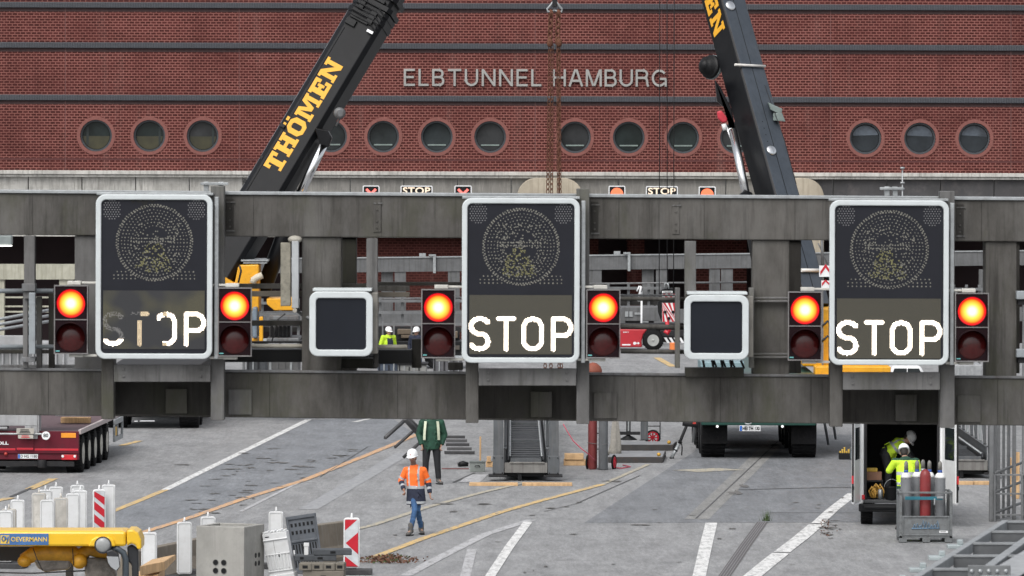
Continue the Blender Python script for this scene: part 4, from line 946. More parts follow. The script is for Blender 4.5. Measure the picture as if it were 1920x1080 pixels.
# letters on the left (black) side
nl = -s; eyl = n
mb = MB(); g0 = on_face2(1312, -95, nl, wR/2); g1 = on_face2(1340, 76, nl, wR/2)
Lr = abs((g1-g0).dot(a)); p_ = R0+a*((g0-R0).dot(a))+nl*(wR/2+.004)+n*(-dR*.30)
slab_text(mb, 'ÖMEN', p_, -a, eyl, Lr, dR*.62, 1.0); mb.build('crane_lettering', M_let_y, bo2)
mb = MB(); c = on_face2(1338, 118, nl, wR/2)+n*(-.2); 
mb.lathe(c, nl*.95+n*.3, [(-.1, .33), (.02, .33), (.05, .3), (.06, .25), (.2, .25), (.22, .17), (.3, .15), (.35, .09), (.37, .01)], 28); mb.build('sheave_drum', M_black, bo2)
mb = MB(); mb.lathe(c+(nl*.95+n*.3).normalized()*-.1, nl*.95+n*.3, [(-.02, .345), (.05, .345)], 28, False); mb.build('drum_flange', mat('flange_grey', (.2,.23,.24), .4), bo2)
mb = MB(); mb.ppoly([(1341,150),(1352,165),(1372,205),(1395,330),(1380,240),(1362,205),(1345,190)], YR+3, .5); mb.build('boom_foot_plate', M_boom, bo2, bevel=.02)
mb = MB(); mb.ppoly([(1344,209),(1353,207),(1364,222),(1363,229),(1354,231),(1346,222)], YR+2.4, .3); mb.build('red_cover', mat('red_cover', (.5,.03,.05), .5), bo2, bevel=.04)
mb = MB(); mb.tube([W(1357, 232, YR+2.5), W(1360, 244, YR+2.5)], .07, 8); mb.tube([W(1362, 238, YR+2.5), W(1374, 268, YR+2.4), W(1378, 280, YR+2.4)], .025, 6); mb.tube([W(1366, 244, YR+2.5), W(1372, 242, YR+2.5)], .04, 6); mb.build('hose_coupling', M_whitep, bo2)
mb = MB(); mb.tube([W(1374, 244, YR+2.4), W(1400, 372, YR+1.4)], .115, 18); mb.build('luffing_rod', M_chrome, bo2)
mb = MB(); mb.tube([W(1393, 330, YR+1.7), W(1404, 372, YR+1.5)], .035, 8); mb.build('feed_pipe', M_galv, bo2)
mb = MB(); mb.tube([W(1398, 366, YR+1.4), W(1436, 560, YR-.4)], .19, 18); mb.build('luffing_barrel', M_boom, bo2)
mb = MB(); mb.ppoly([(1440,192),(1467,204),(1466,211),(1460,213),(1445,206)], YR+2, .5); mb.ppoly([(1450,212),(1466,211),(1473,228),(1450,226)], YR+2, .5); mb.build('side_bracket', mat('bracket_greygreen', (.17,.21,.2), .5), bo2, bevel=.015)
mb = MB(); mb.tube([W(1434, 160, YR+2.5), W(1470, 260, YR+1.5), W(1493, 345, YR+1)], .01, 5); mb.build('thin_cable', M_dark, bo2)
mb = MB(); mb.hexa([R1+s*x_+a*y_+n*z_ for z_ in (.5, -.5) for x_, y_ in ((-.6,-.8),(.4,-.8),(.3,.4),(-1.0,.3))]); mb.build('boom_head', M_yel, rc, bevel=.03)
xr_ = lambda px, Y=160: W(px, 600, Y).x
mb = MB(); mb.box(xr_(1500), xr_(1660), 158.6, 162.5, 2.3, W(0, 572, 159).z); mb.build('slewing_body', M_yel, rc, bevel=.05)
mb = MB(); z5 = W(0, 688, 158).z; mb.box(xr_(1520), xr_(1660), 157.6, 158.5, z5-.2, z5+.1); mb.box(xr_(1475), xr_(1600), 157.4, 158.4, z5-.55, z5-.24); mb.build('counterweight', M_yel, rc, bevel=.03)
mb = MB()
for y in (612, 640): mb.tube([W(1541, y, 158.4), W(1552, y-10, 158.4), W(1556, y-4, 158.4)], .035, 6)
mb.build('hose', M_hose, rc)
ch = MB(); ch.pbox(1536, 498, 1560, 519, 158.2, .04); ch.pbox(1540, 526, 1560, 540, 158.2, .04); chev = ch.build('warning_board', M_whitep, rc)
mb = MB()
for y0 in (516, 545): mb.ppoly([(1538,y0),(1548,y0-14),(1558,y0),(1558,y0-7),(1548,y0-21),(1538,y0-7)] if y0 < 530 else [(1541,537),(1548,528),(1557,537),(1557,533),(1548,524),(1541,531)], 158.19, .005)
mb.build('red_chevron', M_redf, chev)
mb = MB(); mb.tube([W(1542, 498, 158.3), W(1541, 450, 158.3)], .04, 6); mb.tube([W(1534, 456, 158.3), W(1552, 496, 158.3)], .02, 6); mb.pbox(1541, 496, 1544, 700, 158.4, .1); mb.build('board_post', M_steel, rc)
# carrier
M_green = mat('dark_green_paint', (.008,.05,.038), .4, var=.15)
M_teal = mat('pale_teal_panel', (.2,.3,.33), .45, dirt=(.12,.17,.18))
cx0, cx1 = W(1312, 858, 156).x, W(1535, 858, 156).x
zb = W(0, 800, 155.6).z
mb = MB(); mb.box(cx0+.02, cx1-.1, 155.5, 155.9, zb+.1, zb+.42); mb.build('rear_bumper', M_green, rc, bevel=.02)
mb = MB(); mb.box(cx0+.3, cx1-.3, 155.9, 171, .95, 1.7); mb.build('chassis', M_black, rc, bevel=.03)
mb = MB(); mb.box(W(1316,0,156).x, W(1398,0,156).x, 156, 158.5, zb+.45, W(0, 674, 156).z); mb.build('equipment_box', M_teal, rc, bevel=.03)
mb = MB(); mb.box(W(1400,0,156).x, W(1535,0,156).x, 156.2, 170, zb+.45, W(0, 700, 156).z); mb.build('deck', M_green, rc, bevel=.03)
for k in range(5):
    for i, xx in enumerate((cx0+.36, cx1-.36)): wheel(rc, (xx, 156.7+k*1.65+(1 if k > 1 else 0), .66), X_, .66, .62 if k < 5 else .5, M_dark)
for i, (xa, xb) in enumerate(((cx0+.06, cx0+.72), (cx1-.72, cx1-.06))):
    mb = MB(); mb.box(xa, xb, 155.95, 156.0, .38, 1.1); mb.build('mudguard', M_rubber, rc, bevel=.01)
pt = MB(); pt.pbox(1386.5, 797.8, 1426, 808.5, 155.44, .03); plate = pt.build('licence_plate', mat('plate_white', (.75,.76,.77), .4, var=.02), rc, bevel=.005)
mb = MB(); mb.pbox(1387.2, 798.3, 1391.2, 808, 155.435, .004); mb.build('blue_band', mat('plate_blue', (.01,.12,.5), .4), plate)
mb = MB(); put_text(mb, 'HEI TH 130', W(1392.3, 806.6, 155.43), X_, Z_, 32/S(155.4), 7/S(155.4), 0, .03, 1.0); mb.build('plate_letters', M_black, plate)
for px in (1345, 1467): 
    mb = MB(); mb.lathe(W(px, 799.5, 155.45), -Y_, [(0, .035), (.02, .03)], 12); mb.build('marker_lamp', emis('marker_white', (1,1,1), .8), rc)
mb = MB(); mb.tube([W(1397, 792.5, 155.4), W(1399, 795, 155.3), W(1403, 795.5, 155.3), W(1407, 794.5, 155.3), W(1409, 792, 155.4)], .02, 8); mb.build('towing_eye', M_galv, rc)
mb = MB(); mb.pbox(1299, 790, 1305, 795, 155.5, .05); mb.build('side_lamp', mat('lamp_red', (.4,.04,.03), .3), rc)
for x0, x1, y0, y1 in ((1305, 1299, 800, 828), (1544, 1553, 800, 832), (1560, 1567, 800, 822)):
    mb = MB(); p, q = W(x0, y0-20, 157.5), W(x1, y1, 160.5); mb.tube([p, q], .045, 4); mb.build('ladder_rail', M_galv, rc)
mb = MB(); mb.tube([W(1280, 792, 155.6), W(1310, 796, 155.6)], .09, 8); mb.build('outrigger_beam', M_dark, rc)
# hook block on three hoist cables
hb = thing('hook_block', 'crane hook block with red and white striped plates hanging on three cables', 'hook block', W(1251, 605, 168), None)
YK = 168.0
mb = MB()
for x0, x1 in ((1237.5, 1236), (1250.5, 1251), (1265, 1263)): mb.tube([W(x0, -400, YK), W(x1, 552, YK)], .0125, 6)
mb.build('hoist_cable', M_dark, hb)
mb = MB(); mb.ppoly([(1238,548),(1242,542),(1262,540),(1266,548),(1266,600),(1240,603),(1234,585),(1233,570)], YK+.02, .3); mb.build('block_body', M_black, hb, bevel=.02)
for y0, y1 in ((551, 557.5), (568, 603)):
    mb = MB(); mb.pbox(1241.5, y0, 1268, y1, YK-.03, .03); wp = mb.build('striped_plate', M_whitep, hb, bevel=.004)
    mb = MB()
    for k in range(-3, 6):
        x = 1234+k*9; pts = [(x+(y1-y0)*.75, y1), (x+4.5+(y1-y0)*.75, y1), (x+4.5, y0), (x, y0)]
        cl = lambda v: min(1267.8, max(1241.7, v))
        pts = [(cl(p), q) for p, q in pts]
        if max(p for p, q in pts)-min(p for p, q in pts) > 2: mb.ppoly(pts, YK-.036, .005)
    mb.build('red_stripe', M_redf, wp)
mb = MB(); mb.pbox(1241.5, 545.6, 1261, 549.4, YK-.03, .03); tp = mb.build('name_plate', M_whitep, hb)
mb = MB(); [mb.pbox(1244+2.6*k, 546.4, 1245.8+2.6*k, 548.8, YK-.034, .003) for k in range(6)]; mb.build('plate_marks', M_black, tp)
for px, py in ((1247, 585), (1262, 585), (1254, 597)):
    mb = MB(); mb.lathe(W(px, py, YK-.04), -Y_, [(0, .045), (.03, .04)], 12); mb.build('bolt', M_black, hb)
mb = MB(); mb.tube([W(1251, 603, YK), W(1251, 612, YK), W(1256, 618, YK), W(1252, 625, YK), W(1246, 620, YK)], .06, 8); mb.build('hook', M_redf, hb)
mb = MB(); mb.tube([W(1246, 541, YK), W(1248, 531, YK), W(1252, 531, YK), W(1254, 541, YK)], .03, 8); mb.build('shackle', M_galv, hb)
# ================================================================ RED TRAILER WITH STEEL LOAD (left)
M_maroon = mat('maroon_paint', (.105,.0075,.018), .5, var=.2, scale=2, dirt=(.055,.02,.025), dirt_amt=.6, spec=.25)
M_load = mat('grey_load_steel', (.34,.345,.355), .6, .1, scale=1.5, dirt=(.22,.22,.22), streak=(.28,.28,.28))
g0 = G(158, 885); yaw = math.radians(-2.4)
tr = thing('flatbed_trailer', 'dark red low flatbed trailer carrying grey steel frames behind the gantry', 'trailer', (g0.x-1.28, g0.y, 0), None, yaw)
def L(name, m, fn, parent=None, bevel=.01):
    mb = MB(); fn(mb); return mb.build(name, m, parent or tr, bevel=bevel, world=False)
# local: x right, y forward (away), z up; rear face at y=-.55; half width 1.28
L('rear_panel', M_maroon, lambda b: b.box(-1.28, 1.22, -.62, -.5, .34, .95))
L('tail_board', M_maroon, lambda b: (b.box(-1.28, 1.22, -.66, -.62, .5, 1.05), b.box(-.33, .1, -.68, -.661, .55, 1.07)), None, .006)
L('deck', mat('dusty_deck', (.1,.06,.068), .8, dirt=(.16,.13,.13)), lambda b: b.box(-1.26, 1.2, -.5, 11.5, .95, 1.05))
L('side_rail', mat('rail_redwhite', (.5,.45,.44), .6, dirt=(.3,.08,.1), dirt_amt=.9, scale=14), lambda b: b.box(1.2, 1.27, -.6, 9, .97, 1.09))
L('red_stripe', M_redf, lambda b: (b.box(-1.28, -.36, -.668, -.66, .57, .62), b.box(-.32, .09, -.69, -.68, .585, .635), b.box(.12, 1.21, -.668, -.66, .57, .62)))
L('chassis', M_black, lambda b: (b.box(-.6, .6, -.4, 9.5, .45, .94), b.box(-1.2, 1.15, -.45, -.2, .3, .5)))
L('bumper', M_dark, lambda b: (b.box(-1.0, 1.1, -.6, -.5, .17, .3), b.lathe((.3, -.62, .24), Z_, [(-.1, .11), (.1, .11)], 16)))
for x0, x1 in ((-1.28, -.78), (.78, 1.15)): L('yellow_marker', mat('reflective_orange', (.8,.3,.02), .4), lambda b: b.box(x0, x1, -.672, -.662, .89, 1.01) )
lp_ = L('licence_plate', MATS['plate_white'], lambda b: b.box(-.3, .2, -.64, -.625, .365, .475), None, .003)
L('blue_band', MATS['plate_blue'], lambda b: b.box(-.295, -.245, -.643, -.639, .37, .47), lp_, 0)
L('plate_letters', M_black, lambda b: put_text(b, 'D HG 1180', (-.23, -.643, .385), X_, Z_, .41, .075, 0, .015), lp_, 0)
sp_ = L('speed_disc', M_whitep, lambda b: b.lathe((.42, -.84, .95), Y_, [(0, .105), (.01, .105)], 24), None, 0)
L('speed_digits', M_black, lambda b: put_text(b, '80', (.36, -.843, .91), X_, Z_, .12, .09, 0, .02), sp_, 0)
for z0, z1, x0, x1 in ((.99, 1.13, -.31, .13), (.875, .965, -.27, .11)):
    sg_ = L('notice_plate', mat('notice_grey', (.4,.38,.34), .6, dirt=(.25,.23,.21)), lambda b: b.box(x0, x1, -.86, -.845, z0, z1), None, .003)
    L('notice_rule', M_black if z0 > .95 else M_redf, lambda b: [b.box(x0+.08+.01*k, x1-.09-.02*k, -.863, -.859, z0+.02+.036*k, z0+.04+.036*k) for k in range(3 if z0 > .95 else 2)], sg_, 0)
L('side_letters', M_whitep, lambda b: put_text(b, 'GOLL', (-.93, -.672, .71), X_, Z_, .4, .08, 0, .04), None, 0)
for x0 in (.79,):
    tl = L('tail_lamp', mat('lamp_red_cover', (.55,.02,.03), .3), lambda b: b.box(x0, x0+.38, -.64, -.6, .34, .47), None, .01)
    for q in (.03, .33): L('lamp_ring', M_whitep, lambda b: (b.lathe((x0+q, -.645, .43), -Y_, [(0, .035), (.02, .03)], 14)), tl, 0)
L('hose_coupling', mat('lamp_red', (.4,.04,.03), .3), lambda b: b.ball((-.6, -.65, .48), .045), None, 0)
M_rimw = mat('pale_rim', (.5,.48,.43), .5, dirt=(.25,.23,.2))
for k in range(5):
    for sx in (1, -1): wheel(tr, (1.06*sx, 1.36*k, .47), X_, .47, .4, M_rimw, world=False)
L('outrigger_frame', M_galv, lambda b: (b.box(1.28, 1.34, 6.6, 8.6, .84, .98), b.box(1.28, 1.34, 6.6, 8.6, .4, .52), b.box(1.28, 1.34, 8.5, 8.6, .52, .84), b.box(1.28, 1.34, 6.6, 6.66, .52, .84), b.box(1.28, 1.34, 7.3, 7.36, .52, .84)))
L('hazard_plate', mat('hazard_yellow', (.7,.4,.02), .5), lambda b: b.box(1.29, 1.33, 6.7, 7.1, .55, .78))
L('timber_bearer', M_wood, lambda b: b.box(.3, 1.05, 3.3, 3.6, 1.052, 1.2))
# load: grey bolted steel frames
ld = thing('steel_frame_load', 'pale grey ribbed steel frames stacked on the dark red trailer', 'steel frame', (g0.x-1.28, g0.y, 1.06), None, yaw)
def LD(name, fn, m=None, bevel=.015):
    mb = MB(); fn(mb); return mb.build(name, m or M_load, ld, bevel=bevel, world=False)
LD('bottom_beam', lambda b: (b.box(-1.28, .2, -.75, -.3, .12, .4), b.box(.205, .24, -.76, -.3, -.05, .42)))
LD('bottom_beam', lambda b: b.box(.245, 1.1, 2.6, 3.1, .2, .42))
LD('foot', lambda b: (b.box(-.12, .2, -.74, -.35, -.2, .12), b.box(-1.2, -.9, -.74, -.35, -.16, .12)))
LD('bracket', lambda b: (b.box(-.95, -.92, -.78, -.74, -.02, .12), b.box(.02, .05, -.78, -.74, -.2, .12), b.box(-.95, -.55, -.78, -.4, .04, .1)))
LD('cross_bar', lambda b: b.box(-1.28, .32, -.8, -.76, -.1, -.05), M_galv)
LD('top_beam', lambda b: (b.box(-1.35, -.05, -.7, -.4, 2.1, 2.36), b.box(.1, .95, -.3, .1, 2.0, 2.2)))
LD('ribbed_panel', lambda b: b.box(-1.35, .9, -.45, -.4, .4, 2.1), mat('panel_grey', (.24,.245,.25), .7))
for k in range(12):
    x = -1.3+.19*k; LD('rib', lambda b: b.box(x, x+.05, -.52, -.45, .42, 2.08))
LD('cross_beam', lambda b: (b.box(-1.35, .95, -.62, -.5, 1.1, 1.18), b.box(-1.35, .95, -.62, -.5, .52, .58)), mat('beam_dark', (.16,.165,.17), .6))
for k in range(3):
    mb = MB(); a_, b_ = Vector((-1.4, -.5+.3*k, 2.4+.12*k)), Vector((.95, 3+.3*k, 2.75+.15*k)); mb.tube([a_, b_], .04, 6); mb.build('tube', M_galv, ld, world=False)
# ================================================================ STEEL RAMP SECTIONS ON TIMBER
M_ramp = mat('blue_grey_steel', (.1,.108,.116), .5, .3, scale=2, dirt=(.06,.058,.055), streak=(.15,.15,.15))
M_rampd = mat('dark_ramp_plate', (.07,.074,.08), .5, .4, scale=2, dirt=(.12,.12,.12))
def ramp(px0, px1, py, length, label, top=2.7, mirror=False, yaw=0):
    p, q = G(px0, py), G(px1, py); wd = q.x-p.x; Y0 = p.y
    t = thing('steel_ramp_section', label, 'steel ramp', ((p.x+q.x)/2, Y0, 0), 'steel ramp sections on timber', yaw)
    B = lambda name, fn, m=M_ramp, bev=.01: (lambda mb: (fn(mb), mb.build(name, m, t, bevel=bev, world=False))[1])(MB())
    hw = wd/2; cw = .24
    for sx in (-1, 1):
        x0, x1 = (-hw, -hw+cw) if sx < 0 else (hw-cw, hw)
        co = B('column', lambda b: (b.box(x0, x1, 0, .35, .14, top), b.box(x0-.02, x1+.02, -.025, 0, .14, .62)))
        B('base_plate', lambda b: (b.box(x0-.12, x1+.1, -.08, .5, .1, .15), b.box(x0-.02, x1+.02, -.04, .4, .15, .19)), M_dark)
        B('bolt', lambda b: [b.lathe((xx, -.03, zz), -Y_, [(0, .016), (.02, .014)], 6) for xx in (x0+.02, x1-.02) for zz in (.2, .57)], M_black, 0)
        xs = x1+.03 if sx < 0 else x0-.05
        B('side_girder', lambda b: (b.box(xs, xs+.03, .35, length, .3, .75), b.box(xs-.02, xs+.06, .35, length, .75, .79), b.box(xs-.02, xs+.06, .35, length, 1.5, 1.56)))
        for k in range(10):
            yy = .9+k*(length-1.4)/9
            B('lattice', lambda b: (b.box(xs-.01, xs+.05, yy, yy+.09, .79, 1.5), b.tube([(xs+.02, yy, .8), (xs+.02, yy+.9, 1.5)], .035, 6)), M_galv if k % 3 == 1 else M_ramp, 0)
        B('perforated_angle', lambda b: b.box((x1+.11) if sx < 0 else (x0-.15), (x1+.15) if sx < 0 else (x0-.11), .3, length, .5, .62), M_rampd)
        B('rivet', lambda b: [b.ball(((x1+.165) if sx < 0 else (x0-.165), .4+.24*k, .6), .03, None, 6, 4) for k in range(int((length-.6)/.24))], M_galv, 0)
    B('deck_plate', lambda b: b.box(-hw+cw+.17, hw-cw-.17, .05, length, .42, .46), M_rampd)
    for k in range(26):
        yy = .15+k*(length-.3)/26; B('tread_bar', lambda b: b.box(-hw+cw+.18, hw-cw-.18, yy, yy+.06, .462, .49 if k not in (0, 9, 18) else .54), M_rampd if k % 9 else M_ramp, 0)
    B('end_beam', lambda b: (b.box(-hw+cw+.03, hw-cw-.03, .0, .05, .2, .45), b.box(-hw+cw+.15, hw-cw-.1, -.03, .02, .43, .47)), mat('end_beam_steel', (.17,.165,.155), .6, streak=(.09,.08,.075)))
    B('under_frame', lambda b: (b.box(-.2, -.1, .05, .1, .02, .2), b.box(-hw+cw, hw-cw, .2, length, .1, .3)), M_black)
    return t
rp1 = ramp(925, 1047, 902, 26, 'tall blue-grey steel ramp section below the middle STOP sign on timber bearers')
rp2 = ramp(1756, 1872, 897, 14, 'dark steel ramp section with tread deck behind the white van', 1.3)
def block(name, label, cat, px0, py0, px1, py1, d, m, group=None, base=None, bev=.006, yaw=0):
    """upright box standing on the ground: pixel left/right, top, bottom"""
    p = G(px0, py1 if base is None else base); s = S(p.y); wd = (px1-px0)/s; z0 = (0 if base is None else (base-py1)/s); z1 = z0+(py1-py0)/s
    mb = MB(); Mx = Matrix.Translation((p.x+wd/2, p.y, 0)) @ Matrix.Rotation(yaw, 4, 'Z')
    mb.box(-wd/2, wd/2, 0, d, z0, z1, Mx); o = mb.build(name, m, None, bevel=bev)
    o.location = p; 
    for v in o.data.vertices: v.co -= p
    return tag(o, label, cat, group)
for a, b, lb in ((880, 971, 'pale timber bearer under the left column of the tall ramp'), (979, 1073, 'pale timber bearer under the right column of the tall ramp')):
    block('timber_bearer', lb, 'timber', a, 905.5, b, 911, .35, M_wood, 'timber bearers under the ramps')
for a, b, lb in ((1783, 1825, 'timber bearer under the dark ramp beside the white van'), (1826, 1862, 'timber bearer under the dark ramp nearest the steel railing')):
    block('timber_bearer', lb, 'timber', a, 903, b, 909, .35, M_wood, 'timber bearers under the ramps')
def stack(px0, px1, py0, py1, rows, label, Yb=None):
    p = G(px0, py1); s = S(p.y); wd = (px1-px0)/s; t = thing('timber_stack', label, 'timber stack', (p.x+wd/2, p.y, 0), 'stacks of timber blocks')
    h = (py1-py0)/s/rows
    for k in range(rows): mb = MB(); mb.box(-wd/2+.02*k, wd/2-.05*(k % 2), -.03*k, .5, h*k+.002, h*(k+1)-.004); mb.build('timber_block', M_wood, t, bevel=.006, world=False)
stack(911, 924, 857, 876, 2, 'short stack of orange timber blocks left of the tall ramp')
stack(1057, 1098, 851, 873, 2, 'stack of timber blocks right of the tall ramp')
stick = thing('wooden_stake', 'thin upright wooden stake left of the tall ramp', 'stake', G(900.5, 866)); mb = MB(); p = G(900.5, 866); mb.box(p.x-.022, p.x+.022, p.y, p.y+.04, 0, .65); mb.build('stake', M_wood, stick, bevel=.004)
# grey tool chest and flat steel
tb_ = thing('tool_chest', 'small grey steel tool chest on the road left of the tall ramp', 'tool chest', G(895, 885)); p = G(895, 885)
mb = MB(); mb.box(p.x-.19, p.x+.19, p.y, p.y+.3, 0, .22); mb.build('body', mat('chest_grey', (.2,.22,.21), .5, dirt=(.12,.12,.11)), tb_, bevel=.012)
mb = MB(); mb.box(p.x-.2, p.x+.2, p.y-.012, p.y+.31, .222, .27); mb.build('lid', mat('chest_lid', (.11,.125,.12), .5), tb_, bevel=.012)
mb = MB(); mb.tube([(p.x-.06, p.y-.015, .13), (p.x-.05, p.y-.035, .16), (p.x+.05, p.y-.035, .16), (p.x+.06, p.y-.015, .13)], .01, 6); mb.build('handle', M_dark, tb_)
gr_ = thing('angle_grinder', 'black angle grinder lying beside the grey tool chest', 'power tool', G(868, 876)); p = G(868, 876)
mb = MB(); mb.tube([(p.x-.1, p.y, .07), (p.x+.0, p.y, .09), (p.x+.14, p.y, .07)], [.06, .075, .05], 10); mb.build('tool_body', M_black, gr_); mb = MB(); mb.lathe((p.x-.12, p.y, .06), (1,-.3,.4), [(0, .06), (.01, .06)], 16); mb.build('disc', M_steel, gr_)
fb = thing('flat_bar', 'long thin reddish steel bar lying behind the man in orange', 'steel bar', G(850, 879)); mb = MB(); p, q = G(828, 880), G(879, 880); mb.box(p.x, q.x, p.y, p.y+.08, .005, .03); mb.build('bar', mat('rusty_bar', (.16,.07,.07), .7), fb)
# pile of steel angles: each one a thing
M_ang = mat('angle_steel', (.085,.085,.088), .6, .3, dirt=(.05,.05,.05)); M_ang2 = mat('angle_steel_dark', (.05,.05,.053), .6, .3, dirt=(.09,.085,.08))
for k, (x0, x1, y) in enumerate(((833, 890, 852), (838, 884.5, 847), (836, 880, 841.5), (836, 875.5, 836), (835, 872, 831))):
    p, q = G(x0, y), G(x1, y); hw = (q.x-p.x)/2
    mb = MB(); mb.box(-hw, hw, 0, .04, 0, .07); mb.box(-hw, hw, .045, .16, .045, .075); o = mb.build('steel_angle', M_ang if k % 2 else M_ang2, None, bevel=.006)
    o.location = ((p.x+q.x)/2, p.y, .03*k+.01); tag(o, ('nearest', 'second nearest', 'middle', 'second farthest', 'farthest')[k]+' dark steel angle of the flat pile right of the man in green', 'steel angle', 'pile of steel angles')
# splayed dark trestle left of the man in green
ts = thing('steel_trestle', 'dark steel trestle tipped over left of the man in green', 'trestle', G(765, 838), None)
Yt = 152.5
for k, (x0, y0, x1, y1, r) in enumerate(((722, 821, 761, 786, .05), (759, 784, 790, 818, .075), (764, 782, 794, 812, .05), (740, 839, 784, 800, .045), (756, 858, 787, 830, .05))):
    mb = MB(); mb.tube([W(x0, y0, Yt-1.2+.3*k), W(x1, y1, Yt)], r, 4); mb.build('leg' if k in (0, 3, 4) else 'bar', M_ang, ts)
# ================================================================ GAS CYLINDERS ON TROLLEYS, STEEL SLABS, JACK
M_cylr = mat('cylinder_maroon', (.17,.03,.03), .5, var=.15, dirt=(.2,.08,.07)); M_cylg = mat('cylinder_grey', (.125,.132,.14), .6, dirt=(.08,.08,.08), streak=(.1,.105,.11), spec=.25); M_shoulder = mat('cylinder_white', (.68,.69,.68), .5, dirt=(.45,.44,.42))
def cylinder(p, r, h, m, label, group, shoulder=None, cap=None, name='gas_cylinder', lean=None):
    t = thing(name, label, 'gas cylinder', p, group)
    mb = MB(); hb = h*(.86 if shoulder is not None else .88)
    mb.lathe((0,0,0), Z_, [(0, r*.92), (.03, r), (hb*.97, r)]+([] if shoulder is not None else [(hb*1.01, r*.94), (hb*1.05, r*.75), (hb*1.08, r*.4), (hb*1.09, .01)]), 24); mb.build('bottle', m, t, world=False)
    if shoulder is not None:
        mb = MB(); mb.lathe((0,0,0), Z_, [(hb*.972, r*1.002), (hb*1.0, r*.95), (hb*1.04, r*.75), (hb*1.065, r*.45)], 24); mb.build('shoulder', shoulder, t, world=False)
    if cap is not None:
        mb = MB(); z = hb*1.06; mb.lathe((0,0,0), Z_, [(z, r*.4), (z+.06, r*.4)], 16); mb.build('valve_ring', cap, t, world=False)
        mb = MB(); mb.lathe((0,0,0), Z_, [(z+.061, r*.38), (z+.2, r*.36), (z+.24, r*.2), (z+.25, .005)], 16); mb.build('valve_cap', mat('cap_grey', (.17,.165,.15), .6, dirt=(.3,.3,.3)), t, world=False)
    return t
p = G(1111, 880); cylinder(p, .115, 1.6, M_cylr, 'maroon gas cylinder on the trolley right of the tall ramp', None)
p2 = G(1131, 881); cylinder(p2, .118, 1.55, M_cylg, 'grey gas cylinder on the trolley beside the maroon cylinder', None)
def trolley(c, wl, label, small=False):
    t = thing('cylinder_trolley', label, 'trolley', c, 'gas cylinder trolleys with red wheels')
    for x in wl:
        a, b = MB(), MB(); R = .17 if not small else .19; cc = Vector((x, .1, R)); ax = Vector((.96, -.28, 0)) if not small else Vector((.1, -1, 0)); ax.normalize()
        n1 = 20; u = ax.orthogonal().normalized(); v = ax.cross(u)
        ring = [cc+(u*math.cos(2*math.pi*j/n1)+v*math.sin(2*math.pi*j/n1))*R for j in range(n1+1)]
        a.tube(ring, .028, 8, False); w_ = a.build('wheel', M_rubber if not small else M_dark, t, world=False)
        for j in range(8): q = 2*math.pi*j/8; b.tube([cc, cc+(u*math.cos(q)+v*math.sin(q))*(R-.02)], .02, 6)
        b.lathe(cc-ax*.03, ax, [(0, .05), (.06, .05)], 12); b.tube([cc+(u*math.cos(2*math.pi*j/n1)+v*math.sin(2*math.pi*j/n1))*(R-.04) for j in range(n1+1)], .025, 8, False)
        b.build('spoked_rim', mat('bright_red', (.55,.01,.03), .4), w_, world=False)
    mb = MB()
    for sx in (-.2, .2): mb.tube([(sx, .14, .12), (sx, .2, 1.2), (sx, .32, 1.35)], .016, 6)
    for z in (.5, .9): mb.tube([(-.2, .17, z), (.2, .17, z)], .016, 6)
    mb.box(-.24, .24, -.1, .16, .005, .03); mb.build('frame', M_steel, t, world=False); return t
c_ = (p+p2)/2; trolley(Vector((c_.x, c_.y+.14, 0)), (-.24, .41), 'cylinder trolley with a bright red wheel beside the grey cylinder')
mb = MB(); mb.tube([p+Vector((-.14, -.1, .68)), p+Vector((0, -.125, .66)), p2+Vector((0, -.13, .64)), p2+Vector((.14, -.1, .69))], .008, 6)
ch_ = thing('chain_strap', 'thin chain strap around the maroon and grey cylinders', 'strap', p+Vector((0, -.12, .6))); mb.build('strap', M_steel, ch_)
p3 = G(1224, 834); trolley(Vector((p3.x, p3.y, 0)), (0.0,), 'second cylinder trolley with a red spoked wheel on the far steel slab', True)
# work coat hanging from a post
ct = thing('hanging_coat', 'beige work cloth hanging on a stand right of the grey cylinder', 'cloth', G(1152, 855)); p = G(1152, 862)
mb = MB(); rings = []
for k in range(9):
    t_ = k/8; z = .12+.95*t_; wv = .17-.1*t_; rings.append([Vector((p.x+.04*t_+wv*(1+.18*math.sin(3*a+5*t_))*math.cos(a), p.y+.1+wv*.6*math.sin(a)*(1+.2*math.cos(4*a)), z+(.05*math.sin(2*a+1) if k == 0 else 0))) for a in [2*math.pi*j/26 for j in range(26)]])
mb.loft(rings); mb.build('cloth', mat('beige_cloth', (.28,.265,.235), .95, scale=8, dirt=(.17,.16,.14)), ct)
mb = MB(); mb.tube([(p.x+.03, p.y+.12, 0), (p.x+.03, p.y+.12, 1.15)], .02, 8); mb.box(p.x-.12, p.x+.2, p.y-.02, p.y+.28, 0, .02); mb.build('stand', M_dark, ct)
hs = thing('red_gas_hose', 'thin red gas hose curving from the tall ramp to the cylinders', 'hose', G(1100, 850)); mb = MB()
mb.tube([W(1056, 795, 150), W(1062, 806, 150), W(1075, 827, 149.5), W(1092, 843, 149), W(1104, 852, 149), W(1115, 862, 150.5), G(1118, 878)+Vector((0,.6,.03))], .014, 6); mb.tube([G(1150, 878)+Vector((0,0,.014)), G(1165, 879)+Vector((0,0,.014)), G(1182, 876)+Vector((0,0,.014)), G(1168, 873)+Vector((0,0,.014))], .016, 6); mb.build('hose', mat('pink_hose', (.45,.06,.1), .5), hs)
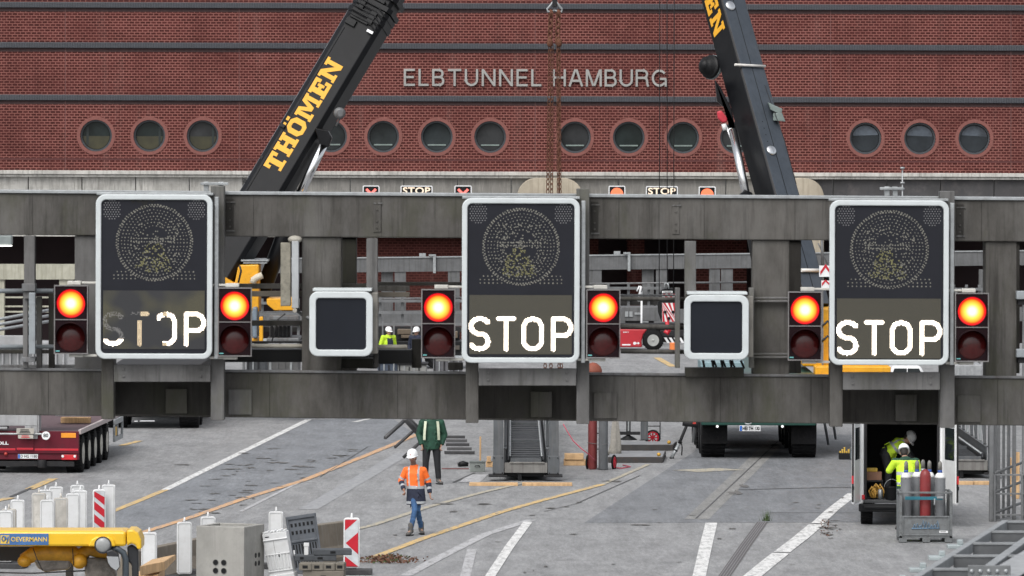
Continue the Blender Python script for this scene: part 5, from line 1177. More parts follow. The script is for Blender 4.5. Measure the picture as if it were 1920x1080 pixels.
def slab_(px0, px1, ytop, ymid, ybot, label):
    p, q = G(px0, ybot), G(px1, ybot); h = (ybot-ymid)/S(p.y); q2 = G(px1, ytop, h); t = thing('steel_slab', label, 'steel slab', ((p.x+q.x)/2, p.y, 0), 'dark thick steel slabs')
    mb = MB(); mb.hexa([p, q, q+Z_*h, p+Z_*h]+[v+Vector((.15, q2.y-p.y, 0)) for v in (p, q, q+Z_*h, p+Z_*h)])
    mb.build('plate', mat('slab_steel', (.05,.048,.047), .6, .3, dirt=(.1,.06,.045)), t, bevel=.008)
    mb = MB(); mb.hexa([v+Vector((.0, .03, .002)) for v in (p+Z_*h, q+Z_*h-X_*.02, q+Z_*(h+.003)-X_*.02, p+Z_*(h+.003))]+[v+Vector((.14, q2.y-p.y-.03, .002)) for v in (p+Z_*h, q+Z_*h-X_*.02, q+Z_*(h+.003)-X_*.02, p+Z_*(h+.003))]); mb.build('dusty_top', mat('slab_dust', (.22,.225,.235), .8, dirt=(.14,.14,.14)), t)
    mb = MB(); mb.ball(q+Z_*(h+.05)+Vector((-.1, .3, 0)), (.05, .06, .05)); mb.build('lifting_lug', mat('lug_yellow', (.5,.28,.03), .6), t)
    return t
slab_(1140, 1243, 846, 857, 868, 'near dark steel slab lying right of the gas cylinders'); slab_(1163, 1262, 828, 834, 845, 'far dark steel slab behind the near one')
jk = thing('pallet_jack_stand', 'black cone-footed support jack standing on the far slab', 'jack', G(1179, 832)); p = G(1179, 838); 
mb = MB(); mb.lathe((p.x, p.y+.6, .16), Z_, [(0, .24), (.03, .22), (.12, .06), (.16, .05)], 8); mb.build('cone_foot', M_black, jk)
mb = MB(); mb.box(p.x-.06, p.x+.06, p.y+.55, p.y+.65, .32, .95); mb.box(p.x-.25, p.x+.32, p.y+.5, p.y+.7, .3, .38); mb.build('screw_post', M_dark, jk)
mb = MB(); mb.box(p.x-.02, p.x+.02, p.y+.54, p.y+.55, .4, .95); mb.build('pale_slot', M_galv, jk)
po = thing('steel_post', 'square grey steel post standing on the far slab', 'post', G(1209, 834)); p = G(1209, 838); mb = MB(); mb.box(p.x-.1, p.x+.1, p.y+.5, p.y+.7, .16, 1.5); mb.build('tube', M_ramp, po, bevel=.01); mb = MB(); mb.box(p.x-.13, p.x+.13, p.y+.47, p.y+.73, .148, .16); mb.build('foot_plate', M_dark, po)
st = thing('diagonal_strut', 'dark telescopic strut leaning beside the green carrier', 'strut', G(1259, 860)); p = G(1259, 860)
mb = MB(); mb.tube([p+Vector((0, 0, .02)), p+Vector((.2, .1, .38))], .045, 10); mb.build('lower_tube', M_galv, st); mb = MB(); mb.tube([p+Vector((.2, .1, .38)), p+Vector((.42, .25, .9))], .04, 10); mb.build('upper_tube', M_dark, st)
mb = MB(); mb.box(p.x-.05, p.x+.07, p.y-.03, p.y+.06, 0, .03); mb.lathe(p+Vector((.1, .05, .2)), (.5,.2,.85), [(0, .06), (.03, .06)], 10); mb.lathe(p+Vector((.22, .1, .42)), (.5,.2,.85), [(0, .06), (.04, .06)], 10); mb.build('collar', M_black, st)
mb = MB(); mb.tube([p+Vector((.25, .1, .45)), p+Vector((.28, .1, .3)), p+Vector((.27, .1, .08))], .016, 6); mb.build('pin_rope', M_black, st)
tc_ = thing('toolbox', 'open black and yellow toolbox on the road left of the white van', 'toolbox', G(1588, 862)); p = G(1588, 862)
mb = MB(); mb.box(p.x-.2, p.x+.2, p.y, p.y+.35, 0, .17); mb.build('tray', M_black, tc_, bevel=.015)
mb = MB()
for k in range(7): mb.box(p.x-.19+.055*k, p.x-.15+.055*k, p.y+.02, p.y+.2, .171, .22+.05*(k % 3))
mb.build('tools', mat('tool_yellow', (.55,.36,.06), .5), tc_, bevel=.008)
mb = MB(); mb.box(p.x+.08, p.x+.22, p.y-.02, p.y+.02, .02, .33); mb.build('lid', mat('lid_grey', (.1,.12,.13), .3), tc_, bevel=.01)
# ================================================================ things behind the gantry in the bays
hd = thing('telehandler', 'red telehandler with one big grey-hubbed tyre behind the gantry bay', 'telehandler', G(1200, 657)); p = G(1224, 656.5); YT = p.y; s = S(YT)
mb = MB(); mb.ppoly([(1100,652),(1100,620),(1165,617.5),(1214,617),(1206,628),(1203,640),(1204,651),(1166,651)], YT-.3, 1.6); mb.build('body', mat('machine_red', (.42,.02,.03), .35, var=.06), hd, bevel=.04)
mb = MB(); put_text(mb, 'MRT', W(1168.5, 624, YT-.305), X_, Z_, 11/s, 2.2/s, 0, .03); 
for x0, x1, y0, y1 in ((1168, 1184, 641, 643.4), ): mb.box(W(x0,0,YT).x, W(x1,0,YT).x, YT-.31, YT-.305, W(0,y1,YT).z+.01*0, W(0,y0,YT).z)
mb.lathe(W(1190, 643.6, YT-.3), -Y_, [(0, .06), (.006, .06)], 12); mb.ppoly([(1193,644.5),(1193,642.5),(1196,642.5),(1196,640.5),(1199.5,643.6),(1196,646.5),(1196,644.5)], YT-.306, .005); mb.build('white_decal', M_whitep, hd)
wheel(hd, (p.x, YT-.35, 19.5/s), Y_, 19.5/s, .45, mat('hub_grey', (.33,.34,.33), .5))
mb = MB(); mb.pbox(1238, 619, 1290, 632, YT, .4); mb.pbox(1100, 607, 1265, 612, YT+.2, .5, 606, 611); mb.build('boom_arm', M_dark, hd, bevel=.03)
mb = MB()
for k in range(4): mb.ppoly([(1245+k*9,633),(1250+k*9,633),(1256+k*9,643),(1251+k*9,643)], YT-.02, .03)
mb.build('stripe_plate', M_whitep, hd)
mb = MB(); mb.pbox(1256, 643, 1268, 657, YT-2, .5); mb.build('orange_case', mat('case_orange', (.7,.2,.05), .5), tag(thing('orange_case', 'small orange case beside the red telehandler', 'case', G(1262, 657)), None, None), bevel=.03)
cb_ = thing('counterweight_stack', 'grey slab counterweight with small fittings above the red telehandler', 'counterweight', W(1200, 640, 236)*Vector((1,1,0))); 
mb = MB(); mb.pbox(1164, 576, 1236, 602, 236, 2); q = W(1164, 602, 236); r_ = W(1236, 602, 236); mb.build('slab', M_fg, cb_, bevel=.02)
mb = MB(); mb.box(q.x+.2, r_.x-.2, 236.2, 237.8, 0, q.z-.01); mb.build('base', M_dark, cb_)
mb = MB()
for x0, x1, y0, y1 in ((1172,1178,584,594),(1180,1186,584,594),(1190,1202,586,590)): mb.pbox(x0, y0, x1, y1, 235.95, .05)
mb.pbox(1205, 602.6, 1216, 604.5, 235.9, .1); mb.build('fitting', M_galv, cb_)
tri = thing('white_tripod', 'small white tripod frame standing behind the telehandler', 'tripod', W(1200, 600, 235)*Vector((1,1,0))); mb = MB(); mb.tube([W(1197, 565, 235), W(1203, 537, 235), W(1203, 556, 235)], .06, 6); mb.tube([W(1194, 546, 235), W(1199, 536, 235)], .03, 6); mb.tube([W(1203, 556, 235), (W(1203,556,235).x, 235, 0)], .04, 6); mb.build('frame', M_whitep, tri)
bx = thing('rust_cone_pile', 'rounded rusty red bucket on the road behind the gantry', 'bucket', G(1112, 697)); mb = MB(); p = G(1112, 700); mb.lathe(p, Z_, [(0, .3), (.1, .32), (.25, .26), (.36, .12), (.38, .02)], 16); mb.build('bucket', mat('rust_red', (.22,.06,.035), .7, scale=6), bx)
# clutter boxes seen in the low gaps: pallets and machines standing by the cranes
rnd = random.Random(3)
for i, (x0, x1, y0, y1, Yc, col, nm, lb, ct_) in enumerate(((1672, 1732, 686, 697, 178, (.6,.61,.6), 'parked_car', 'white car partly seen under the right STOP sign', 'car'),
    (245, 285, 676, 690, 185, (.2,.22,.23), 'site_container', 'grey site container seen under the broken STOP sign', 'container'), (296, 392, 676, 689, 188, (.34,.38,.38), 'site_fence', 'pale site fence panels behind the broken STOP sign', 'fence'),
    (1790, 1842, 684, 708, 186, (.3,.31,.32), 'steel_skip', 'grey steel skip behind the rightmost traffic light', 'skip'), (500, 560, 676, 692, 190, (.1,.1,.1), 'generator', 'dark generator set under the left blank sign', 'generator'))):
    p, q = W(x0, y1, Yc), W(x1, y0, Yc); t = thing(nm, lb, ct_, ((p.x+q.x)/2, Yc, 0)); mm = mat('clutter_'+nm, col, .5, dirt=tuple(c*.6 for c in col))
    if nm == 'parked_car':
        wd = q.x-p.x; zc = q.z; prof = [(-.5,.25),(-.5,.62),(-.42,.7),(-.3,1),(.25,1),(.42,.68),(.5,.6),(.5,.25)]
        mb = MB(); mb.prism([(p.x+wd/2+a*wd*1.6, Yc, z*zc) for a, z in prof], (0, 1.7, 0)); mb.build('body', M_whitep, t, bevel=.08)
        mb = MB(); mb.prism([(p.x+wd/2+a*wd*1.6, Yc-.01, z*zc) for a, z in ((-.33,.72),(-.26,.95),(-.02,.95),(-.02,.72))], (0, .01, 0)); mb.prism([(p.x+wd/2+a*wd*1.6, Yc-.01, z*zc) for a, z in ((.0,.72),(.0,.95),(.22,.95),(.34,.72))], (0, .01, 0)); mb.build('window', M_glassd, t)
        for a in (-.33, .33): wheel(t, (p.x+wd/2+a*wd*1.6, Yc+.05, .31), Y_, .31, .2, M_galv)
    else:
        mb = MB(); mb.box(p.x, q.x, Yc, Yc+1.8, .15, q.z); mb.build('body', mm, t, bevel=.03)
        for k in range(int((q.x-p.x)/.22)):
            mb = MB(); xx = p.x+.08+.22*k; mb.box(xx, xx+.07, Yc-.04, Yc, .2, q.z-.06); mb.build('rib', mm if k % 3 else M_galv, t)
        for xx in (p.x+.1, q.x-.25): mb = MB(); mb.box(xx, xx+.15, Yc+.1, Yc+1.7, 0, .15); mb.build('skid', M_dark, t)

# dark low-loader and pallets behind the two distant workers
dk = thing('low_loader', 'dark low loader bed loaded with timber and pipes behind the distant workers', 'low loader', (W(700, 700, 212).x, 212, 0))
def Dk(name, m, x0, y0, x1, y1, Y=212, d=2.0, bev=.02):
    mb = MB(); mb.pbox(x0, y0, x1, y1, Y, d); return mb.build(name, m, dk, bevel=bev)
Dk('bed', M_black, 560, 640, 880, 668); Dk('headboard', M_dark, 700, 612, 862, 641, 213.5, .3); Dk('side_board', mat('bed_brown', (.07,.06,.05), .8), 690, 648, 862, 656, 211.9, .08)
for k, (x0, x1, y0, y1) in enumerate(((745, 770, 618, 627), (752, 778, 628, 634), (800, 832, 616, 622), (835, 858, 622, 634))): Dk('timber_pack', mat('old_timber', (.13,.1,.07), .8, scale=8), x0, y0, x1, y1, 212.6, .8)
for x in (716, 737, 770, 790, 812): Dk('stake', M_steel, x, 603, x+3, 650, 211.85, .06, .005)
for x in (590, 640, 700, 760, 820):
    for dy in (.35,): wheel(dk, (W(x, 0, 212).x, 212+dy, .42), Y_, .42, .35, M_dark)
    mb = MB(); q = W(x, 0, 212); mb.box(q.x-.15, q.x+.15, 212.6, 213.6, .4, W(0, 668, 212).z); mb.build('axle', M_black, dk)
for i, (x0, x1, y0, y1, Yc, col, nm, lb, ct_) in enumerate(((462, 500, 640, 695, 187, (.05,.055,.06), 'compressor', 'dark compressor box under the rail right of the second traffic light', 'compressor'), (500, 545, 664, 694, 192, (.42,.43,.43), 'water_tank', 'white water tank cage seen under the left blank sign rails', 'water tank'),
    (708, 745, 681, 695, 196, (.07,.09,.13), 'material_box', 'bluish material box low behind the beam left of the middle sign', 'material box'), (746, 800, 684, 696, 195, (.24,.24,.23), 'pipe_rack', 'rack of grey pipes low behind the beam near the middle sign', 'pipe rack'), (812, 866, 672, 695, 200, (.12,.12,.13), 'tool_container', 'dark tool container below the traffic light left of the middle sign', 'container'))):
    p, q = W(x0, y1, Yc), W(x1, y0, Yc); t = thing(nm, lb, ct_, ((p.x+q.x)/2, Yc, 0)); mm = mat('clutter_'+nm, col, .55, dirt=tuple(c*.5 for c in col), scale=5)
    mb = MB(); mb.box(p.x, q.x, Yc, Yc+1.2, .1, q.z); mb.build('body', mm, t, bevel=.04)
    for k in range(max(2, int((q.x-p.x)/.16))):
        mb = MB(); xx = p.x+.03+.16*k; mb.box(xx, xx+.04, Yc-.05, Yc-.002, .15, q.z-.03*(k % 3)); mb.build('rib', M_galv if k % 2 else M_dark, t)
    mb = MB(); mb.box(p.x-.04, q.x+.04, Yc-.06, Yc+1.25, q.z+.002, q.z+.05); mb.build('lid', M_dark if i % 2 else M_galv, t, bevel=.01)
    mb = MB(); mb.box(p.x+.05, p.x+.2, Yc, Yc+1.1, 0, .1); mb.box(q.x-.2, q.x-.05, Yc, Yc+1.1, 0, .1); mb.build('skid', M_black, t)

# mid-grey scaffold of rails and posts between the cranes and the portal
def scaffold(x0, x1, Y, ys, step, label):
    p, q = W(x0, 600, Y), W(x1, 600, Y); t = thing('work_scaffold', label, 'scaffold', ((p.x+q.x)/2, Y, 0)); M_sc = mat('scaffold_grey', (.15,.155,.16), .6, .2, scale=3, dirt=(.08,.08,.08))
    for y in ys: mb = MB(); mb.pbox(x0, y, x1, y+5, Y, .12); mb.build('ledger', M_sc, t, bevel=.004)
    x = x0
    while x < x1:
        a, b = W(x, ys[0]-6, Y+.15), W(x+5, ys[0]-6, Y+.15); mb = MB(); mb.box(a.x, b.x, Y+.15, Y+.27, 0, a.z); mb.build('standard', M_sc, t, bevel=.004); x += step
    mb = MB(); a, b = W(x0, ys[-1]+7, Y+.3), W(x1, ys[-1]+16, Y+.3); mb.box(a.x, b.x, Y+.3, Y+.9, b.z, a.z); mb.build('deck_board', mat('deck_dark', (.05,.047,.045), .8), t, bevel=.006)
    mb = MB(); mb.tube([W(x0+4, ys[0], Y+.1), W(x0+step, ys[-1]+4, Y+.1)], .05, 6); mb.build('brace', M_galv, t)
scaffold(455, 562, 192, (566, 588, 606), 34, 'grey work scaffold behind the left blank sign beside the yellow crane')
scaffold(668, 868, 226, (562, 584, 606), 42, 'grey work scaffold behind the two distant workers')
scaffold(1100, 1240, 240, (538, 556), 38, 'grey work scaffold behind the red telehandler')
scaffold(1786, 1850, 200, (540, 572, 600), 24, 'grey work scaffold behind the rightmost traffic light')
# ================================================================ PEOPLE
def loft_seg(mb, p0, p1, r0, r1, n=14, side=None, rb=1.0):
    """tapered limb with rounded ends; r = (half width sideways, half depth)"""
    p0, p1 = Vector(p0), Vector(p1); a = (p1-p0); L = a.length; a.normalize()
    sd_ = Vector(side) if side is not None else X_
    s = (sd_-a*sd_.dot(a))
    if s.length < .05: s = Y_-a*Y_.dot(a)
    s.normalize(); d = a.cross(s)
    r0 = r0 if isinstance(r0, tuple) else (r0, r0); r1 = r1 if isinstance(r1, tuple) else (r1, r1)
    rings = []
    for k in range(5):
        th = math.pi/2*(k/5)
        f = math.sin(th) if k else .05; rings.append([p0-a*min(r0)*rb*math.cos(th)+s*r0[0]*f*math.cos(t)+d*r0[1]*f*math.sin(t) for t in [2*math.pi*j/n for j in range(n)]])
    for k in range(5):
        f = k/4; rx, ry = r0[0]+(r1[0]-r0[0])*f, r0[1]+(r1[1]-r0[1])*f
        rings.append([p0+a*L*f+s*rx*math.cos(t)+d*ry*math.sin(t) for t in [2*math.pi*j/n for j in range(n)]])
    for k in range(4, -1, -1):
        th = math.pi/2*(k/5); f = math.sin(th) if k else .05
        rings.append([p1+a*min(r1)*rb*math.cos(th)+s*r1[0]*f*math.cos(t)+d*r1[1]*f*math.sin(t) for t in [2*math.pi*j/n for j in range(n)]])
    mb.loft(rings)
def fuse(mb, name, mats, parent, voxel, pick=None, smooth=2):
    o = mb.build(name, mats[:1], parent, world=False)
    m = o.modifiers.new('r', 'REMESH'); m.mode = 'VOXEL'; m.voxel_size = voxel; m.adaptivity = 0; m.use_smooth_shade = True
    if smooth: k = o.modifiers.new('s', 'SMOOTH'); k.iterations = smooth; k.factor = .5
    realize(o)
    for x in mats[len(o.data.materials):]: o.data.materials.append(x)
    me = o.data
    if pick:
        for p in me.polygons: p.material_index = pick(p.center)
    for p in me.polygons: p.use_smooth = True
    return o
M_skin = mat('skin', (.42,.24,.17), .55, var=.08, scale=20); M_hair = mat('dark_hair', (.02,.016,.013), .7); M_beard = mat('beard_skin', (.17,.105,.08), .7); M_eye = mat('eye_dark', (.02,.015,.012), .3); M_lip = mat('lip', (.33,.14,.12), .5)
C_or = mat('hi_vis_orange', (.9,.16,.02), .7, var=.12, scale=9); C_navy = mat('navy_cloth', (.018,.023,.045), .85, var=.25, scale=9); C_ref = mat('reflective_tape', (.38,.4,.42), .4, var=.12, scale=20)
C_yel = mat('hi_vis_yellow', (.52,.75,.03), .7, var=.12, scale=9); C_green = mat('dark_green_cloth', (.012,.055,.033), .8, var=.3, scale=10); C_black = mat('black_cloth', (.012,.013,.016), .85, var=.3, scale=9)
C_jean = mat('blue_denim', (.035,.09,.2), .85, var=.3, scale=12); C_boot = mat('grey_boot', (.09,.085,.08), .7, var=.3, scale=15); C_teal = mat('teal_trousers', (.012,.05,.05), .85); C_hel = mat('helmet_white', (.82,.83,.83), .3, var=.03); C_helg = mat('helmet_grey', (.42,.42,.42), .4)
def seg_dist(p, a, b):
    d = b-a; L = d.length_squared; t = max(0, min(1, (p-a).dot(d)/L)) if L else 0
    return (p-a-d*t).length, t
def hand(mb, wr, el, sx, curl=.5, fwd=None):
    wr, el = Vector(wr), Vector(el); d = (wr-el).normalized()
    fw = Vector(fwd if fwd is not None else (0, -1, 0)); fw = (fw-d*fw.dot(d)).normalized()   # thumb side
    pn = d.cross(fw).normalized()*(-sx)   # palm normal, towards the body
    k = wr+d*.095
    loft_seg(mb, wr, k, (.038, .017), (.042, .016), 10, fw)
    for j, (o, ln) in enumerate(((.031, .072), (.011, .082), (-.010, .076), (-.030, .060))):
        b = k+fw*o; c1 = b+(d*math.cos(curl*.5)+pn*math.sin(curl*.5))*ln*.45; c2 = c1+(d*math.cos(curl*1.3)+pn*math.sin(curl*1.3))*ln*.33; c3 = c2+(d*math.cos(curl*2)+pn*math.sin(curl*2))*ln*.26
        loft_seg(mb, b, c1, .0092, .0086, 8); loft_seg(mb, c1, c2, .0085, .008, 8); loft_seg(mb, c2, c3, .0078, .0066, 8)
    tb0 = wr+d*.03+fw*.03; t1 = tb0+(d*.7+fw*.7+pn*.2).normalized()*.045; t2 = t1+(d*.9+fw*.25+pn*.3).normalized()*.036
    loft_seg(mb, tb0, t1, .0125, .0105, 8); loft_seg(mb, t1, t2, .0102, .008, 8)
def person(label, loc, rz, J, wear, helmet=None, beard=False, scale=1.0, hide=()):
    t = thing('person', label, 'person', loc, None, rz); t.scale = (scale,)*3
    J = {k: Vector(v) for k, v in J.items()}
    hd, hf = J['head'], J.get('face', Vector((0, -1, 0))).normalized()
    up = (hd-J['neck']).normalized(); hs = hf.cross(up); hs.normalize(); hf = up.cross(hs).normalized()
    Hh = lambda a, b, c: hd+hs*a+hf*b+up*c
    mb = MB()
    loft_seg(mb, Hh(0, -.012, .035), Hh(0, .0, -.0), (.078, .098), (.073, .092), 18, hs)     # skull
    loft_seg(mb, Hh(0, .02, -.01), Hh(0, .038, -.085), (.068, .075), (.045, .045), 16, hs)      # jaw
    loft_seg(mb, Hh(0, .09, .005), Hh(0, .112, -.03), (.010, .010), (.017, .014), 8, hs)        # nose
    loft_seg(mb, Hh(-.03, .078, .022), Hh(.03, .078, .022), .013, .013, 8)                       # brow
    for q in (-1, 1): loft_seg(mb, Hh(q*.079, -.005, .01), Hh(q*.079, 0, -.025), (.009, .018), (.008, .012), 8, hs)   # ears
    loft_seg(mb, Hh(-.018, .083, -.055), Hh(.018, .083, -.055), .008, .008, 8)
    loft_seg(mb, J['neck'], Hh(0, -.01, -.06), .062, .056, 14)
    ch = J['chest']; pe = J['pelvis']; sl, sr, hl, hr = J['shL'], J['shR'], J['hipL'], J['hipR']
    loft_seg(mb, J['neck']-up*.04, ch, (.10, .08), (.155, .105), 18, sr-sl); loft_seg(mb, ch, pe, (.15, .105), (.14, .1), 18, sr-sl)
    for a, b in ((sl, 1), (sr, -1)): loft_seg(mb, ch.lerp(a, .3)+Z_*.05, a, .075, .06, 12)
    for k, sx in (('L', -1), ('R', 1)):
        s_, e_, w_ = J['sh'+k], J['el'+k], J['wr'+k]; loft_seg(mb, s_, e_, .052, .04, 12); loft_seg(mb, e_, w_, .04, .027, 12)
        hand(mb, w_, e_, sx, J.get('curl', Vector((.5, 0, 0))).x, J.get('fw'+k))
        h_, n_, a_, o_ = J['hip'+k], J['kn'+k], J['an'+k], J['to'+k]; loft_seg(mb, h_, n_, .085, .055, 14); loft_seg(mb, n_, a_, .055, .038, 14); loft_seg(mb, a_-Z_*.03, a_.lerp(o_, .8)+Z_*.008, .03, .022, 10)
    eyes = [Hh(q*.031, .092, .004) for q in (-1, 1)]; mouth = Hh(0, .092, -.055)
    def pk(c):
        q = c-hd; 
        if q.length < .2:
            if min((c-e).length for e in eyes) < .0125: return 1
            m_ = c-mouth
            if abs(m_.dot(hs)) < .022 and abs(m_.dot(up)) < .007 and m_.dot(hf) > -.02: return 2
            if beard and q.dot(up) < -.03 and q.dot(hf) > -.02 and abs(m_.dot(up)) > .004: return 3
        return 0
    body = fuse(mb, 'body', [M_skin, M_eye, M_lip, M_beard], t, .0075, pk, 2)
    if helmet is None or True:
        mb = MB(); loft_seg(mb, Hh(0, -.035, .04), Hh(0, -.04, -.03), (.086, .092), (.075, .07), 16, hs); fuse(mb, 'hair', [M_hair], t, .012)
    if helmet is not None:
        mb = MB(); n = 24
        def dome(o, z, sc_): return [Hh((.112+o)*sc_*math.cos(a), -.012+(.138+o)*sc_*math.sin(a), z) for a in [2*math.pi*j/n for j in range(n)]]
        mb.loft([dome(.004, .045, 1), dome(.004, .06, 1), dome(0, .1, .97), dome(0, .135, .86), dome(0, .163, .66), dome(0, .178, .4), dome(0, .184, .12), dome(0, .184, .01)])
        hm = mb.build('helmet', helmet, t, world=False)
        mb = MB(); ri = [Hh((.112)*math.cos(a), -.012+.138*math.sin(a), .05) for a in [math.pi*j/12 for j in range(13)]]; ro = [Hh(.125*math.cos(a), -.012+(.138+.07*math.sin(a))*math.sin(a), .034) for a in [math.pi*j/12 for j in range(13)]]
        mb.loft([ri, ro, [p-up*.006 for p in ro], [p-up*.008 for p in ri]], False, True, False); mb.build('brim', helmet, hm, world=False)
        mb = MB(); mb.loft([[Hh(.014*x, -.012+(.138*sc_)*y_, z+.004) for x in (-1, 1)] for y_, sc_, z in ((.99,.97,.1),(.93,.9,.137),(.7,.9,.166),(.3,.9,.184),(-.3,.9,.184),(-.7,.9,.166),(-.93,.9,.137))], False, True, False); mb.build('ridge', helmet, hm, world=False)
        if helmet is C_hel:
            mb = MB(); c = Hh(0, .125, .1); mb.prism([c+hs*x+up*z for x, z in ((-.012,-.012),(.012,-.012),(.0,.014))], hf*.008); mb.build('badge', M_redf, hm, world=False)
    for f in wear: f(t, J, hs, hf, up, Hh)
    return t
def jacket(name, mats, pick, bulk=1.0, hem=None, hemr=(.2, .15), waist=(.18, .135), collar=True, sleeves=True, vo=.011):
    def f(t, J, hs, hf, up, Hh):
        mb = MB(); sd_ = J['shR']-J['shL']; ch, pe = J['chest'], J['pelvis']; hm = J.get('hem', pe) if hem is None else Vector(hem)
        k = bulk
        loft_seg(mb, J['neck']-up*.05, ch, (.13*k, .10*k), (.19*k, .135*k), 22, sd_); loft_seg(mb, ch, pe, (.19*k, .135*k), waist, 22, sd_); loft_seg(mb, pe, hm, waist, hemr, 22, sd_, .15)
        for a in (J['shL'], J['shR']): loft_seg(mb, ch.lerp(a, .25)+Z_*.06, a, .09*k, .078*k, 14)
        if collar: loft_seg(mb, J['neck']-up*.04, J['neck']+up*.03, (.095, .088), (.082, .078), 16, hs, .2)
        if sleeves:
            for s_ in 'LR':
                w_ = J['el'+s_].lerp(J['wr'+s_], .93); loft_seg(mb, J['sh'+s_], J['el'+s_], .075*k, .064*k, 14); loft_seg(mb, J['el'+s_], w_, .064*k, .05*k, 14, None, .25)
        # cloth folds
        rr = random.Random(5)
        for i in range(9):
            c = ch.lerp(hm, rr.random())+hs*rr.uniform(-.14, .14)*k; q = .125*k
            for ff in (hf, -hf): loft_seg(mb, c+ff*q+up*.05, c+ff*q+hs*rr.uniform(-.08, .08)-up*.08, .016, .012, 6)
        fuse(mb, name, mats, t, vo, lambda c: pick(c, J, hs, hf, up), 1)
    return f
def trousers(name, m, k=1.0, cuffs=True, mats=None, pick=None, belt=.06):
    def f(t, J, hs, hf, up, Hh):
        mb = MB(); loft_seg(mb, J['pelvis']+Z_*belt, J['pelvis']-Z_*.03, (.165, .12), (.17, .125), 20, J['hipR']-J['hipL'])
        rr = random.Random(9)
        for s_ in 'LR':
            h_, n_, a_ = J['hip'+s_], J['kn'+s_], J['an'+s_]; loft_seg(mb, h_, n_, (.1*k), (.072*k), 16); loft_seg(mb, n_, n_.lerp(a_, .95), .072*k, .06*k, 16, None, .2)
            for i in range(5):
                c = n_.lerp(a_, rr.random()); loft_seg(mb, c+Vector((-.05, -.045*k, 0)), c+Vector((.05, -.045*k, rr.uniform(-.04, .04))), .014, .012, 6)
        fuse(mb, name, mats or [m], t, .011, (lambda c: pick(c, J)) if pick else None, 1)
    return f
def boots(m):
    def f(t, J, hs, hf, up, Hh):
        for s_ in 'LR':
            a_, o_ = J['an'+s_], J['to'+s_]; d = (o_-a_); d.z = 0; d.normalize()
            mb = MB(); loft_seg(mb, a_+Z_*.1, a_-Z_*.02, .057, .06, 14); loft_seg(mb, a_-Z_*.045-d*.03, o_, (.05, .042), (.048, .034), 14, Vector((-d.y, d.x, 0)))
            b = fuse(mb, 'boot', [m], t, .009, None, 1)
            so = MB(); zz = min(o_.z, a_.z-.045)-.042; c0 = a_-d*.08; c1 = o_+d*.045; n_ = Vector((-d.y, d.x, 0))
            so.prism([Vector((q.x, q.y, zz)) for q in (c0-n_*.04, c0+n_*.04, a_.lerp(o_, .4)+n_*.042, o_+n_*.05, c1+n_*.025, c1-n_*.025, o_-n_*.05, a_.lerp(o_, .4)-n_*.042)], (0, 0, .022)); so.build('sole', M_black, b, bevel=.004, world=False)
    return f
def arm_t(c, J):  # nearest arm chain coordinate: (is on a sleeve, 0 at the shoulder..1 elbow..2 wrist)
    best = (9, 0, 0)
    for s_ in 'LR':
        for k, (a, b) in enumerate((('sh', 'el'), ('el', 'wr'))):
            d, q = seg_dist(c, J[a+s_], J[b+s_])
            if d < best[0]: best = (d, k+q, s_)
    return best
def tor_d(c, J): return min(seg_dist(c, J['neck'], J['chest'])[0]-.1, seg_dist(c, J['chest'], J['pelvis'])[0]-.11, seg_dist(c, J['pelvis'], J.get('hem', J['pelvis']))[0]-.13)
# --- man in the orange jacket, walking towards the viewer
def pick_or(c, J, hs, hf, up):   # 0 orange 1 navy 2 tape
    d, q, s_ = arm_t(c, J)
    if d-.02 < tor_d(c, J) and q > .12:
        if q > 1.18: return 2 if 1.5 < q < 1.68 else 1
        return 2 if .68 < q < .86 else 0
    z = c.z
    if z < .72 and z > .665 or .985 < z < 1.045: return 2
    if z < 1.0: return 1
    x = (c-J['chest']).dot(hs)
    if z < 1.5 and .085 < abs(x) < .12 and z > 1.0: return 2
    return 0
J1 = dict(head=(-.055,-.035,1.645), face=(-.3,-1,.02), neck=(-.03,0,1.45), chest=(0,0,1.28), pelvis=(.015,0,.96), hem=(.025,0,.66), shL=(-.185,.01,1.37), shR=(.175,.01,1.37), elL=(-.3,.03,1.15), wrL=(-.235,-.17,.97), elR=(.28,.07,1.14), wrR=(.315,-.02,.88),
    hipL=(-.05,0,.93), hipR=(.085,0,.93), knL=(.0,-.18,.54), knR=(.055,-.04,.53), anL=(-.085,-.24,.13), anR=(.13,.16,.14), toL=(-.145,-.38,.045), toR=(.16,.02,.05), curl=(.9,0,0))
g = G(778, 1003)
person('man in orange and navy hi-vis coat and white helmet walking towards the camera', g, 0, J1, [jacket('coat', [C_or, C_navy, C_ref], pick_or, 1.0, None, (.215,.16), (.19,.145)), trousers('jeans', C_jean, .86, belt=-.02), boots(C_boot)], C_hel, True)
